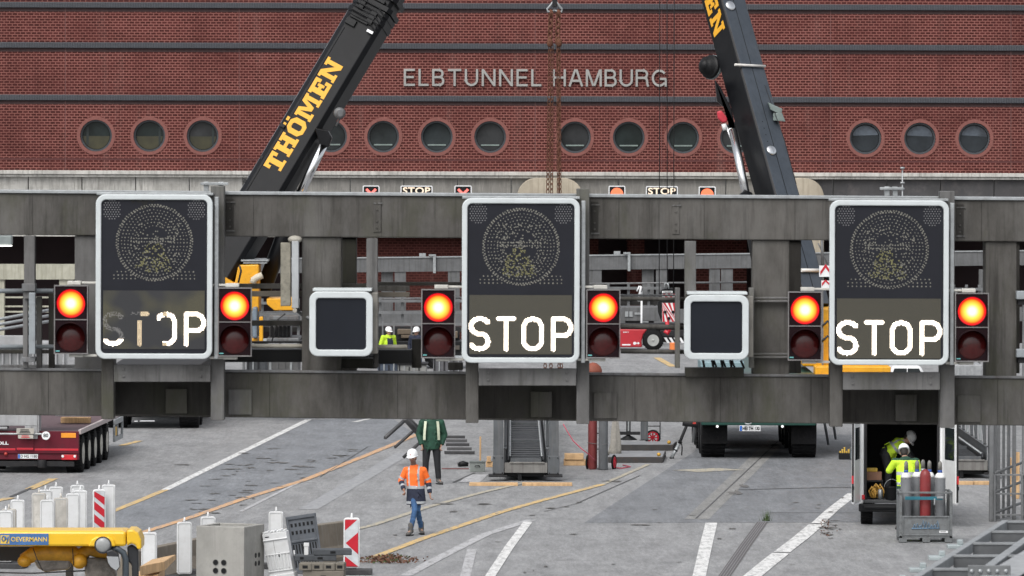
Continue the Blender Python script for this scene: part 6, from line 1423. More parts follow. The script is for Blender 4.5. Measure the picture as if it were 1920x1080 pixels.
# --- man in green
J2 = dict(head=(0,-.02,1.68), face=(0,-1,-.1), neck=(0,0,1.54), chest=(0,0,1.33), pelvis=(0,0,.98), hem=(0,0,.86), shL=(-.22,.0,1.49), shR=(.22,.0,1.49), elL=(-.31,.05,1.2), wrL=(-.235,-.06,.95), elR=(.31,.05,1.2), wrR=(.235,-.06,.95),
    hipL=(-.11,0,.96), hipR=(.11,0,.96), knL=(-.14,-.02,.53), knR=(.14,-.02,.53), anL=(-.15,0,.13), anR=(.17,0,.13), toL=(-.19,-.15,.045), toR=(.24,-.14,.045), curl=(1.1,0,0))
g = G(809, 908)
def braces(t, J, hs, hf, up, Hh):
    for sx in (-1, 1):
        mb = MB(); pts = []
        for k in range(7):
            u = k/6; z = 1.53-.45*u; pts.append(Vector((sx*(.145+.05*u-.02*u*u), -.145-.06*math.sin(u*2.2), z)))
        rows = [[p+Vector((-.03, .02*(-sx), 0)), p+Vector((.03, .02*sx, 0)), p+Vector((.03, .06, 0)), p+Vector((-.03, .06, 0))] for p in pts]
        mb.loft(rows, True, False); mb.build('brace', mat('pale_brace', (.55,.6,.45), .6), t, world=False)
person('man in a dark green jacket with pale shoulder straps, hands in pockets', g, 0, J2, [jacket('jacket', [C_green], lambda *a: 0, 1.2, None, (.21,.16), (.215,.165)), braces, trousers('trousers', C_black, 1.12), boots(C_boot)], None, True)
# --- worker behind the gas cylinders, seen from the back, leaning into the van
def pick_y(c, J, hs, hf, up):
    d, q, s_ = arm_t(c, J)
    if d-.02 < tor_d(c, J) and q > .15:
        return 2 if (1.12 < q < 1.27 or 1.55 < q < 1.7) else (1 if q > 1.72 else 0)
    z = c.z
    if c.z > J['neck'].z-.015: return 1
    if 1.12 < z < 1.18 or .92 < z < .97: return 2
    return 0 if z > .9 else 1
J3 = dict(head=(.03,-.2,1.56), face=(-.1,-1,-.35), neck=(.02,-.12,1.43), chest=(.0,-.06,1.25), pelvis=(-.0,.02,.96), hem=(0,.02,.84), shL=(-.2,-.1,1.38), shR=(.22,-.08,1.38), elL=(-.3,-.2,1.12), wrL=(-.2,-.46,.98), elR=(.33,-.22,1.12), wrR=(.27,-.42,.98),
    hipL=(-.1,.02,.94), hipR=(.1,.02,.94), knL=(-.12,-.03,.52), knR=(.12,-.03,.52), anL=(-.13,.03,.13), anR=(.14,.03,.13), toL=(-.15,-.12,.045), toR=(.17,-.12,.045), curl=(1.2,0,0))
J3m = {k: ((-v[0], v[1], v[2]) if k not in ('curl',) else v) for k, v in J3.items()}
J3m = {k.replace('L', '#').replace('R', 'L').replace('#', 'R') if k != 'curl' else k: v for k, v in J3m.items()}
# ================================================================ WHITE VAN
gv = G(1686, 985); SV = S(gv.y)
van = thing('white_van', 'white panel van with both rear doors open and a dark loading bay', 'van', gv, None, math.radians(-4.0))
vx0, vx1 = (1611-1686)/SV, (1770-1686)/SV; VL = 5.2; VT = 2.45
def V(name, m, fn, parent=None, bevel=.02):
    mb = MB(); fn(mb); return mb.build(name, m, parent or van, bevel=bevel, world=False)
V('body', M_whitep, lambda b: (b.box(vx0, vx0+.1, -.0, VL, .45, VT-.15), b.box(vx1-.1, vx1, 0, VL, .45, VT-.15), b.box(vx0+.05, vx1-.05, 0, VL, VT-.15, VT), b.box(vx0+.1, vx1-.1, VL-.1, VL, .45, VT-.15)), None, .05)
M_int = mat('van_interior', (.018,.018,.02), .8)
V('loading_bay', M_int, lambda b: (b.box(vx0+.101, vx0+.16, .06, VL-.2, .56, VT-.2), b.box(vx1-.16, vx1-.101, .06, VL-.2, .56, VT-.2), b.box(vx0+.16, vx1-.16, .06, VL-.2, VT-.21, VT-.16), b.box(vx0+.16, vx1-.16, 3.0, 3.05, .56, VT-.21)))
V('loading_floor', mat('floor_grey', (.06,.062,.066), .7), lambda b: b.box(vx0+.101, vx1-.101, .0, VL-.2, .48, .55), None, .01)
V('bumper', mat('bumper_dark', (.013,.0135,.015), .65, spec=.2), lambda b: (b.box(vx0-.01, vx1+.01, -.16, .02, .3, .47), b.box(vx0+.1, vx1-.1, -.2, -.1, .36, .44)), None, .03)
V('bonnet', M_whitep, lambda b: b.prism([(vx0+.05, VL, .45), (vx0+.05, VL+1.2, .45), (vx0+.05, VL+1.15, 1.05), (vx0+.05, VL+.7, 1.2), (vx0+.05, VL+.0, 2.2)], (vx1-vx0-.1, 0, 0)), None, .05)
V('windscreen', M_glassd, lambda b: b.prism([(vx0+.15, VL+.72, 1.22), (vx0+.15, VL+.05, 2.15), (vx0+.15, VL+.07, 2.16), (vx0+.15, VL+.75, 1.24)], (vx1-vx0-.3, 0, 0)), None, 0)
for y_ in (.75, VL-.1):
    for x_ in (vx0+.16, vx1-.16): wheel(van, (x_, y_-.3, .34), X_, .34, .26, M_galv, world=False)
for sx, hx in ((-1, vx0), (1, vx1)):
    an = math.radians(94 if sx < 0 else 100); 
    Mx = Matrix.Translation((hx, 0, 0)) @ Matrix.Rotation((-1 if sx < 0 else 1)*(math.pi-an)+ (0 if sx < 0 else 0), 4, 'Z')
    # door leaf runs from the hinge towards the viewer
    aa = math.radians(9 if sx < 0 else 20); dirv = Vector((math.sin(aa)*sx, -math.cos(aa), 0)); nn = Vector((-dirv.y, dirv.x, 0))
    def leaf(b, y0, y1, z0, z1, o0, o1): b.hexa([Vector((hx, 0, 0))+dirv*yy+nn*oo+Z_*zz for zz, yy, oo in ()] or [Vector((hx, 0, 0))+dirv*yy+nn*oo+Z_*zz for oo, yy, zz in ((o0,y0,z0),(o0,y1,z0),(o0,y1,z1),(o0,y0,z1),(o1,y0,z0),(o1,y1,z0),(o1,y1,z1),(o1,y0,z1))])
    dr = V('rear_door', M_whitep, lambda b: leaf(b, .02, .82, .5, 2.3, -.035, .035), None, .03)
    V('door_window', M_glassd, lambda b: leaf(b, .14, .72, 1.45, 2.15, -.042 if sx > 0 else .03, -.03 if sx > 0 else .042), dr, .01)
    V('door_trim', mat('door_trim_grey', (.12,.12,.125), .6), lambda b: leaf(b, .1, .74, .62, 1.35, -.046*1 if sx < 0 else .03, -.03 if sx < 0 else .046), dr, .01)
    V('tail_lamp', mat('lamp_red_cover', (.55,.02,.03), .3), lambda b: leaf(b, .84, .86, .95, 1.12, -.02, .02), dr, 0)
    V('door_seal', mat('seal_dark', (.012,.012,.013), .7), lambda b: leaf(b, .821, .832, .55, 2.25, -.022, .022), dr, 0)
    V('door_handle', M_black, lambda b: leaf(b, .826, .85, .82, .9, -.015, .03), dr, 0)
for x_ in (vx0+.02,): V('lamp', mat('lamp_red_cover', (.55,.02,.03), .3), lambda b: b.box(x_+.04, x_+.1, -.03, .0, .56, .66), None, .006)
vp = lambda px, py, dy: Vector(((px-1686)/S(gv.y+dy)+(gv.x)*0, dy, H-(py-PY)*(gv.y+dy)/F))
# things in the van
def vthing(name, label, cat, px, py, dy): 
    q = W(px, py, gv.y+dy); return thing(name, label, cat, q), q
t, q = vthing('cardboard_box', 'brown cardboard box on a shelf in the back of the van', 'box', 1637, 899, .7); q.z = max(q.z, .9)
mb = MB(); mb.box(q.x-.19, q.x+.19, q.y, q.y+.4, .94, 1.12); mb.build('carton', mat('cardboard', (.24,.13,.085), .85), t, bevel=.006)
mb = MB(); mb.box(q.x-.19, q.x+.1, q.y+.05, q.y+.35, 1.122, 1.2); mb.build('packet', mat('packet_yellow', (.5,.33,.04), .5), t, bevel=.01)
sh_ = thing('van_shelf', 'dark shelf unit carrying the cardboard box in the van', 'shelf', (q.x, q.y, .55)); mb = MB(); mb.box(q.x-.24, q.x+.22, q.y-.02, q.y+.5, .9, .938); mb.box(q.x-.24, q.x-.2, q.y, q.y+.5, .552, .9); mb.box(q.x+.18, q.x+.22, q.y, q.y+.5, .552, .9); mb.build('shelf', M_int, sh_, bevel=.005)
t, q = vthing('strap_bundle', 'bundle of yellow lifting straps on the van floor', 'straps', 1642, 938, .3)
mb = MB(); rr = random.Random(2); M_str = mat('strap_yellow', (.48,.27,.05), .7, scale=12)
for k in range(9):
    c = Vector((q.x+rr.uniform(-.1, .14), q.y+rr.uniform(-.05, .15), .58)); h_ = rr.uniform(.15, .36); w_ = rr.uniform(.04, .1)
    mb.tube([c, c+Vector((-w_, 0, h_*.6)), c+Vector((0, 0, h_)), c+Vector((w_, 0, h_*.6)), c+Vector((w_*.4, -.03, .0))], .022, 6)
mb.build('strap', M_str, t)
mb = MB(); mb.lathe((q.x+.1, q.y-.02, .552), Z_, [(0, .06), (.2, .05), (.22, .02)], 14); mb.build('can', M_galv, t)
t, q = vthing('black_bucket', 'black bucket with wire handle at the edge of the van floor', 'bucket', 1672, 949, .12)
mb = MB(); mb.lathe((q.x, q.y, .552), Z_, [(0, .13), (.01, .135), (.27, .175), (.28, .18), (.275, .165), (.03, .125), (.03, .01)], 24); mb.build('pail', M_black, t)
mb = MB(); mb.tube([(q.x+.17*math.cos(a), q.y-.03, .8+.2*math.sin(a)) for a in [math.pi*k/10 for k in range(11)]], .007, 6); mb.build('handle', M_galv, t)
qb = Vector((q.x, q.y, 1.0))
# worker standing at the van edge (back to the viewer): rotated by 180 degrees
wl = Vector((W(1700, 900, 128.6).x, 128.75, 0))
hand_pt = (-(qb.x-wl.x), -(qb.y-wl.y)-.0, 1.03)
J3['wrR'] = (max(.1, hand_pt[0]), hand_pt[1]+.05, 1.12); J3['elR'] = (.34, -.12, 1.2)
person('worker in yellow hi-vis jacket and white helmet seen from behind at the van', wl, math.pi, J3, [jacket('jacket', [C_yel, C_green, C_ref], pick_y, 1.08, None, (.2,.155), (.2,.155)), trousers('trousers', C_teal, 1.05), boots(C_boot)], C_hel, False, 1.06)
# worker bending inside the van
def pick_v(c, J, hs, hf, up):
    d, q, s_ = arm_t(c, J)
    if d-.02 < tor_d(c, J) and q > .1: return 1
    t_ = seg_dist(c, J['neck'], J['pelvis'])[1]
    if t_ > .97: return 1
    sdv = (J['shR']-J['shL']).normalized(); x = (c-J['chest']).dot(sdv)
    if .42 < t_ < .55: return 2
    if .08 < abs(x) < .13 and t_ < .5: return 2
    return 0
J4 = dict(head=(.42,-.08,1.3), face=(.65,-.5,-.6), neck=(.31,-.02,1.23), chest=(.16,0,1.14), pelvis=(-.06,.02,.95), hem=(-.1,.02,.88), shL=(.27,-.17,1.16), shR=(.23,.2,1.22), elL=(.36,-.2,1.0), wrL=(.5,-.2,.82), elR=(.42,.22,1.05), wrR=(.55,.15,.85),
    hipL=(-.08,-.09,.93), hipR=(-.08,.1,.93), knL=(-.02,-.12,.52), knR=(0,.1,.52), anL=(-.05,-.12,.13), anR=(-.04,.12,.13), toL=(.1,-.13,.045), toR=(.1,.13,.045), curl=(1,0,0))
wq = W(1667, 943, gv.y+.95); wq.z = .55
person('worker in yellow safety vest and grey helmet bending inside the van', wq, 0, J4, [jacket('vest', [C_yel, C_black, C_ref], pick_v, 1.02, None, (.17,.14), (.175,.14)), trousers('trousers', C_black, 1.08), boots(C_black)], C_helg, False)
# two workers far behind the gantry
J5 = dict(J2); J5.update(wrL=(-.27,-.06,.93), elL=(-.31,.05,1.2))
def pick_f(c, J, hs, hf, up):
    d, q, s_ = arm_t(c, J)
    if d-.02 < tor_d(c, J) and q > .15: return 0 if q < 1.2 else 1
    return 1 if 1.2 < c.z < 1.46 and abs(c.x) < .12 else (2 if 1.05 < c.z < 1.1 else 0)
for px, lb, rz in ((728, 'distant worker in yellow and navy vest with white helmet left of the middle traffic light', .6), (781, 'distant worker in white helmet and dark jacket partly behind the middle traffic light', -.5)):
    person(lb, (W(px, 700, 203).x, 203, 0), rz, J5, [jacket('jacket', [C_yel, C_navy, C_ref] if px < 750 else [C_navy, C_navy, C_ref], pick_f, 1.1, None, (.2,.15), (.2,.15), vo=.02), trousers('trousers', C_jean), boots(C_black)], C_hel, False, .97)
# ================================================================ GAS CYLINDER CAGE
gc = G(1736, 1018); SG = S(gc.y)
cage = thing('cylinder_pallet_cage', 'worn grey steel pallet cage holding gas cylinders behind the white van', 'pallet cage', gc)
def Cg(name, m, fn, parent=None, bevel=.006):
    mb = MB(); fn(mb); return mb.build(name, m, parent or cage, bevel=bevel, world=False)
M_cage = mat('worn_galvanised', (.165,.175,.18), .65, .3, scale=7, dirt=(.085,.08,.075), dirt_amt=.8)
hw, dp = .555, .95
for x in (-hw, -.07, hw-.16):
    Cg('foot', M_cage, lambda b: (b.box(x, x+.16, 0, .16, 0, .1), b.box(x, x+.16, dp-.16, dp, 0, .1)))
Cg('pallet_deck', M_cage, lambda b: (b.box(-hw, hw, 0, dp, .1, .15), b.box(-hw, hw, .0, .12, -.0, .018)))
pn_ = Cg('front_panel', M_cage, lambda b: b.box(-hw+.06, hw-.06, .005, .02, .15, .55))
Cg('panel_frame', M_cage, lambda b: (b.box(-hw+.06, hw-.06, -.015, .004, .53, .565), b.box(-hw+.06, hw-.06, -.015, .004, .15, .18), b.box(-hw+.06, -hw+.09, -.015, .004, .18, .53), b.box(hw-.09, hw-.06, -.015, .004, .18, .53)), pn_)
def graffiti(b):
    r3 = random.Random(4)
    for k in range(9):
        x = -.24+.06*k; h = r3.uniform(.06, .19); b.tube([(x-.03, -.002, .3+r3.uniform(-.02,.04)), (x, -.002, .3+h), (x+.035, -.002, .31)], .011, 5)
    b.tube([(-.3, -.002, .3), (.28, -.002, .31)], .014, 5)
Cg('graffiti', mat('faded_blue_spray', (.13,.22,.32), .8, dirt=(.22,.24,.25), dirt_amt=.9, scale=30), graffiti, pn_, 0)
Cg('white_label', M_whitep, lambda b: b.box(.28, .46, -.004, .004, .21, .255), pn_, 0)
Cg('label_text', M_black, lambda b: b.box(.3, .42, -.006, -.004, .228, .24), pn_, 0)
for x in (-hw, hw-.06):
    for y in (0, dp-.06): Cg('post', M_cage, lambda b: b.box(x, x+.06, y, y+.06, .1, 1.06))
Cg('top_rail', M_cage, lambda b: (b.box(-hw, hw, -.02, .02, 1.03, 1.07), b.box(-hw, hw, dp-.03, dp+.01, 1.03, 1.07), b.box(-hw, -hw+.04, .02, dp-.03, 1.03, 1.07), b.box(hw-.04, hw, .02, dp-.03, 1.03, 1.07)))
Cg('side_panel', M_cage, lambda b: (b.box(-hw, -hw+.012, .07, dp-.07, .15, .95), b.box(hw-.012, hw, .07, dp-.07, .15, .95)))
Cg('strap', mat('teal_strap', (.015,.14,.19), .6, dirt=(.05,.12,.15)), lambda b: b.box(-.44, .34, -.03, -.022, .9, .97))
Cg('ratchet', M_galv, lambda b: (b.box(.22, .36, -.05, -.03, .93, .97), b.box(.16, .19, -.05, -.03, .8, .93)))
M_blue = mat('valve_blue', (.02,.07,.3), .5)
for px, dx, dy, lb, cp in ((1699, 0, .3, 'leftmost grey gas cylinder with white shoulder in the pallet cage', M_blue), (1719.5, 0, .55, 'second grey gas cylinder from the left in the pallet cage', M_blue),
        (1730.5, 0, .82, 'hindmost grey gas cylinder peeking out behind the red one', M_galv), (1742.5, 0, .5, 'grey gas cylinder just right of the red one in the cage', M_blue), (1762.5, 0, .25, 'rightmost grey gas cylinder with white shoulder in the pallet cage', M_blue)):
    q = W(px, 900, gc.y+dy); cylinder(Vector((q.x, gc.y+dy, .152)), .115, 1.42, M_cylg, lb, 'grey gas cylinders in the pallet cage', M_shoulder, cp)
q = W(1735, 900, gc.y+.17); cylinder(Vector((q.x, gc.y+.17, .152)), .115, 1.44, mat('cylinder_red', (.2,.02,.022), .5, var=.15, dirt=(.24,.07,.065)), 'red gas cylinder without cap at the front of the pallet cage', None)
# ================================================================ WHITE BEACON PANELS
def beacon_mesh(t, m, wd=.3, ht=1.0, cap=True):
    mb = MB(); pr = rrect(wd, ht, .05); mb.prism([(x, 0, z+ht/2+.12) for x, z in pr], (0, .07, 0)); pn = mb.build('panel', m, t, bevel=.01, world=False)
    mb = MB(); frame_ring(mb, rrect(wd-.04, ht-.05, .04), rrect(wd-.065, ht-.075, .03), lambda x, z: Vector((x, -.006, z+ht/2+.12)), (0, .006, 0)); mb.build('edge_groove', mat('groove_grey', (.42,.43,.43), .6), pn, world=False)
    if cap: mb = MB(); mb.lathe((0, .035, ht+.12), Z_, [(0, .03), (.03, .02), (.09, .014), (.09, .001)], 10); mb.build('lamp_pin', m, t, world=False)
    mb = MB(); mb.prism([(-.4,-.2,0),(.4,-.2,0),(.4,.27,0),(-.4,.27,0)], (0, 0, .1)); mb.box(-.1, .1, -.05, .12, .1, .13); mb.build('foot_plate', mat('recycled_base', (.04,.04,.042), .9, dirt=(.1,.1,.1)), t, bevel=.012, world=False)
M_wd = mat('dirty_white_plastic', (.5,.48,.44), .6, scale=5, dirt=(.3,.28,.25), streak=(.36,.33,.29))
protos = {}
BL = [(10, 959, 'w', 'lowest white beacon panel at the left picture edge'), (16, 955, 'd', 'dirty low beacon panel second from the left edge'), (32.5, 938, 'w', 'white beacon panel with pin standing alone third from the left edge'),
      (72, 925, 'd', 'stained beacon panel at the left end of the main cluster'), (85, 919, 'w', 'narrow white beacon panel behind the stained one in the cluster'), (104.6, 913, 'w', 'tall white beacon panel with pin in the middle of the cluster'),
      (88, 938, 'w', 'front white beacon panel lowest in the main cluster'), (114, 934, 'd', 'greyish dirty beacon panel right of the front white one'), (136, 926, 'w', 'white beacon panel in front at the right side of the cluster'),
      (145, 910, 'w', 'hindmost beacon panel with rounded frame at the right side of the cluster'), (150, 920, 'w', 'rightmost white beacon panel of the main cluster'), (203, 909, 'w', 'white beacon panel directly behind the red striped one'),
      (279, 1000, 'w', 'white beacon panel right of the yellow machine roof'), (346, 980, 'w', 'lone white beacon panel left of the concrete chamber'), (390, 970, 'w', 'white beacon panel peeking out behind the concrete chamber'), (517, 960, 'w', 'white beacon panel behind the leaning white barrier')]
for px, yt, k, lb in BL:
    yb = (yt-26.3)/.8857+12; g = G(px, yb)
    if k not in protos:
        t = thing('beacon_panel', lb, 'beacon', g, 'white beacon panels'); beacon_mesh(t, M_white if k == 'w' else M_wd, .29); protos[k] = t
    else:
        t = copy_tree(protos[k]); t['label'] = lb; t.location = g
    t.rotation_euler = (0, 0, random.uniform(-.2, .2))
def striped(px, yt, yb, lb, kind, wd):
    g = G(px, yb); ht = (yb-yt)/S(g.y)-.14; t = thing('striped_beacon', lb, 'beacon', g, 'red and white striped beacons'); beacon_mesh(t, M_whitep, wd, ht)
    w2, z0, z1 = wd/2-.028, .155, ht+.085
    mb = MB(); mb.box(-w2, w2, -.016, -.013, z0, z1); f = mb.build('reflective_face', mat('reflective_white', (.55,.58,.6), .4, dirt=(.4,.42,.43)), t, world=False)
    mb = MB(); H_ = z1-z0
    if kind == 'diag':
        for a in (.62, .93, .3, -.02, -.35):
            pts = [(-w2, z0+H_*(a+.13)), (-w2, z0+H_*(a-.07)), (w2, z0+H_*(a-.28)), (w2, z0+H_*(a-.08))]
            pts = [(x, min(z1, max(z0, z))) for x, z in pts]
            if max(z for x, z in pts)-min(z for x, z in pts) > .03: mb.prism([(x, -.0165, z) for x, z in pts], (0, -.003, 0))
    else:
        R = lambda u, v: (-w2+2*w2*u, -.0165, z0+H_*v)
        for pl in ([(0,1),(.93,1),(0,.77)], [(1,.73),(.05,.5),(1,.26)], [(0,.22),(1,0),(0,0)]): mb.prism([R(*p) for p in pl], (0, -.003, 0))
    mb.build('red_stripe', M_redf, f, world=False)
    return t
striped(186, 916, 1010, 'red and white diagonal striped beacon in front of a white one', 'diag', .27).rotation_euler = (0, 0, .15)
striped(659, 969, 1077, 'red and white arrow beacon right of the grey barrier base plates', 'arrow', .31)
# ================================================================ YELLOW MACHINE ROOF (front left)
YM = 90.0; sM = S(YM)
ym = thing('yellow_machine', 'yellow construction machine with blue company plate on its canopy edge', 'machine', (W(60, 1000, YM).x, YM, 0))
M_my = mat('machine_yellow', (.82,.5,.02), .35, var=.06, scale=2, coat=.3)
M_mdk = mat('machine_dark', (.02,.022,.026), .5)
def Ym(name, m, fn, parent=None, bevel=.02):
    mb = MB(); fn(mb); return mb.build(name, m, parent or ym, bevel=bevel)
Ym('canopy_roof', M_my, lambda b: (b.pbox(-170, 996.5, 236, 1024.5, YM, .9), b.hexa([W(-165, 997, YM+.02), W(232, 997, YM+.02), W(228, 994.5, YM+.1), W(-160, 994.5, YM+.1)]+[v+Vector((0, .7, 0)) for v in (W(-165, 997, YM+.02), W(232, 997, YM+.02), W(228, 994.5, YM+.1), W(-160, 994.5, YM+.1))])), None, .05)
Ym('roof_corner', M_my, lambda b: b.ppoly([(237,996),(240,993.5),(250,993.5),(259,999),(265,1013),(265,1030),(258,1031),(254,1022),(246,1019),(238,1024)], YM+.01, .8), None, .025)
Ym('lamp_arch', M_my, lambda b: b.ppoly([(165,1024.8),(171,1012),(180,1006.5),(204,1006.5),(213,1012),(217,1024.8)], YM-.05, .1), None, .02)
Ym('roof_lamp', mat('lamp_glass_grey', (.3,.31,.31), .2), lambda b: b.lathe(W(193, 1022, YM-.06), -Y_, [(-.03, .115), (0, .11), (.02, .09), (.03, .02)], 20), None, 0)
Ym('lamp_ring', M_mdk, lambda b: b.lathe(W(193, 1022, YM-.055), -Y_, [(-.03, .13), (.004, .13)], 20), None, 0)
pl_ = Ym('name_plate', mat('plate_blue2', (.055,.15,.36), .5), lambda b: b.pbox(-30, 1000.5, 91, 1022, YM-.012, .014), None, .004)
def om(b): put_text(b, 'OEVERMANN', W(20.5, 1015.3, YM-.016), X_, Z_, 67.5/sM, 8.6/sM, 0, .015, 1.0)
Ym('plate_letters', mat('plate_yellow', (.8,.55,.1), .5), om, pl_, 0)
def emb(b):
    b.pbox(1, 1003.5, 17.5, 1019.5, YM-.0135, .002)
Ym('emblem_field', mat('plate_yellow', (.8,.55,.1), .5), emb, pl_, 0)
def emb2(b):
    b.tube([W(4, 1007, YM-.016), W(7, 1005, YM-.016), W(9.5, 1008, YM-.016), W(9, 1013, YM-.016), W(6, 1015, YM-.016), W(3.5, 1011, YM-.016), W(4, 1007, YM-.016)], .01, 5)
    b.tube([W(10.5, 1005, YM-.018), W(11.5, 1011, YM-.018), W(15, 1008, YM-.018), W(15.5, 1005, YM-.018), W(14.5, 1014, YM-.018), W(12, 1018, YM-.018)], .01, 5)
Ym('emblem_mark', mat('plate_blue2', (.055,.15,.36), .5), emb2, pl_, 0)
Ym('canopy_post', M_mdk, lambda b: b.ppoly([(238,1025),(247,1021),(259,1030),(261,1200),(249,1200),(247,1060),(240,1052)], YM+.1, .12), None, .02)
Ym('canopy_post', M_mdk, lambda b: b.pbox(-150, 1025, -138, 1250, YM+.1, .12), None, .02); Ym('canopy_post', M_mdk, lambda b: b.pbox(123, 1025, 137, 1250, YM+2.0, .12), None, .02)
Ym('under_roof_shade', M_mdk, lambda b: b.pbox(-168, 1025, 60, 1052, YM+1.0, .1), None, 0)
Ym('curved_tube', mat('tube_bluegrey', (.06,.075,.09), .4), lambda b: b.tube([W(205, 1031, YM+.05), W(220, 1029, YM+.05), W(231, 1036, YM+.05), W(235.5, 1048, YM+.05), W(236, 1200, YM+.05)], .05, 12), None, 0)
mr = Ym('mirror', M_mdk, lambda b: b.ppoly([(199,1034),(210,1030),(222,1038),(225,1062),(219,1072),(206,1064)], YM-.1, .1), None, .02)
Ym('mirror_glass', mat('mirror_silver', (.75,.78,.8), .06, 1.0, var=.02), lambda b: b.ppoly([(200,1043),(222,1044),(224,1062),(218,1070),(208,1063),(203,1055)], YM-.112, .008), mr, 0)
M_tarp = mat('ochre_tarp', (.5,.25,.015), .5, scale=6, var=.3, dirt=(.25,.13,.03)); M_film = mat('dusty_film', (.14,.125,.11), .35, scale=5, var=.5, dirt=(.3,.28,.25))
Ym('roll_bundle', M_tarp, lambda b: (b.tube([W(42, 1050, YM+.4), W(62, 1040, YM+.4), W(90, 1036, YM+.4), W(132, 1037, YM+.4), W(150, 1044, YM+.4), W(168, 1030, YM+.4), W(205, 1042, YM+.4)], [.09, .12, .15, .15, .13, .1, .08], 14), b.ball(W(46, 1052, YM+.35), (.11, .11, .09)), b.ball(W(149, 1052, YM+.3), (.12, .12, .12))), None, 0)
Ym('plastic_film', M_film, lambda b: (b.ppoly([(62,1049),(134,1046),(130,1068),(84,1073),(70,1065)], YM+.3, .2), b.ppoly([(160,1046),(200,1046),(218,1075),(214,1110),(165,1110),(158,1070)], YM+.3, .3)), None, .04)
Ym('wire', M_mdk, lambda b: (b.tube([W(-20, 1073, YM+.2), W(60, 1075, YM+.2), W(160, 1070, YM+.2)], .012, 6), b.tube([W(62, 1028, YM+.2), W(70, 1050, YM+.2), W(80, 1070, YM+.2)], .008, 6), b.tube([W(136, 1028, YM+.2), W(138, 1060, YM+.2)], .008, 6)), None, 0)
q0_, q1_ = W(-160, 1100, YM), W(262, 1100, YM)
Ym('machine_body', M_my, lambda b: (b.box(q0_.x+.1, q1_.x-.1, YM+.5, YM+3.2, .7, 1.35), b.box(q0_.x+.3, q1_.x-1.2, YM+1.2, YM+3.0, 1.35, 1.6)), None, .08)
for xx in (q0_.x+.05, q1_.x-.55): Ym('crawler_track', M_rubber, lambda b: b.prism([(xx, YM+.3+1.6+a*1.75, .36+z*.36) for a, z in ((-1,-.6),(-.8,-1),(.8,-1),(1,-.6),(1,.6),(.8,1),(-.8,1),(-1,.6))], (.5, 0, 0)), None, .03)
wb = thing('timber_plank', 'orange timber plank end sticking out beside the yellow machine', 'timber', G(275, 1062)); p = W(276, 1060, 98); mb = MB(); mb.hexa([W(262, 1062, 97), W(284, 1049, 99), W(285, 1058, 99), W(263, 1080, 97)]+[v+Vector((.35, .9, .02)) for v in (W(262, 1062, 97), W(284, 1049, 99), W(285, 1058, 99), W(263, 1080, 97))]); mb.build('plank', M_wood, wb, bevel=.01)
mb = MB(); mb.box(p.x-.15, p.x+.2, 97.5, 99.5, 0, W(0, 1080, 97).z-.02); mb.build('trestle', M_wood, wb)
# ================================================================ CONCRETE CHAMBER, BARRIERS, BASE PLATES
M_ch = mat('chamber_concrete', (.29,.285,.265), .85, scale=1.6, dirt=(.2,.195,.18), bump=.2, streak=(.34,.33,.31))
gb = G(440, 1101); cy = math.radians(-20)
cb = thing('concrete_chamber', 'open grey concrete cable chamber with four round holes per side', 'concrete box', gb, None, cy)
hh = (1101-988)/S(gb.y); a_, b_ = .98, 1.0
x1, x0 = .19, .19-a_
def Cb(name, m, fn, parent=None, bevel=.012):
    mb = MB(); fn(mb); return mb.build(name, m, parent or cb, bevel=bevel, world=False)
Cb('wall', M_ch, lambda b: b.box(x0, x1, 0, .1, 0, hh)); Cb('wall', M_ch, lambda b: b.box(x1-.1, x1, .102, b_, 0, hh)); Cb('wall', M_ch, lambda b: b.box(x0, x0+.1, .102, b_, 0, hh)); Cb('wall', M_ch, lambda b: b.box(x0+.102, x1-.102, b_-.1, b_, 0, hh))
Cb('partition', M_ch, lambda b: b.box(x0+.102, x1-.102, .45, .53, .1, hh-.02)); Cb('floor_slab', M_ch, lambda b: b.box(x0+.102, x1-.102, .102, b_-.102, 0, .1))
for ix in (.36, .53):
    for iz in (.235, .08):
        pp = Vector((x0+a_*ix+.05, -.003, hh*.0+iz+.22)); Cb('duct_hole', M_black, lambda b: b.lathe(pp, Y_, [(0, .052), (.004, .052)], 20), None, 0); Cb('hole_rim', mat('duct_grey', (.12,.12,.115), .7), lambda b: frame_ring(b, [(.058*math.cos(t), .058*math.sin(t)) for t in [2*math.pi*j/20 for j in range(20)]], [(.05*math.cos(t), .05*math.sin(t)) for t in [2*math.pi*j/20 for j in range(20)]], lambda x, z: pp+Vector((x, -.008, z)), (0, .006, 0)), None, 0)
        pq = Vector((x1+.003, .42+(.16 if ix > .5 else 0)+.15, iz+.33)); Cb('duct_hole', M_black, lambda b: b.lathe(pq, -X_, [(0, .05), (.004, .05)], 20), None, 0)
jb_ = thing('concrete_barrier', 'low concrete barrier wall running behind the concrete chamber', 'barrier', G(330, 1080)); p, q = G(262, 1090), G(372, 1066)
d = (q-p).normalized(); n_ = Vector((d.y, -d.x, 0))
mb = MB(); prof = [(-.3,0),(-.3,.08),(-.14,.3),(-.09,.6),(.09,.6),(.14,.3),(.3,.08),(.3,0)]
mb.loft([[p-d*.8+n_*x+Z_*z for x, z in prof], [q+d*1.2+n_*x+Z_*z for x, z in prof]], True, False); mb.build('barrier_wall', mat('brown_concrete', (.17,.145,.115), .9, scale=2, dirt=(.1,.085,.065), streak=(.21,.19,.16)), jb_, bevel=.015)
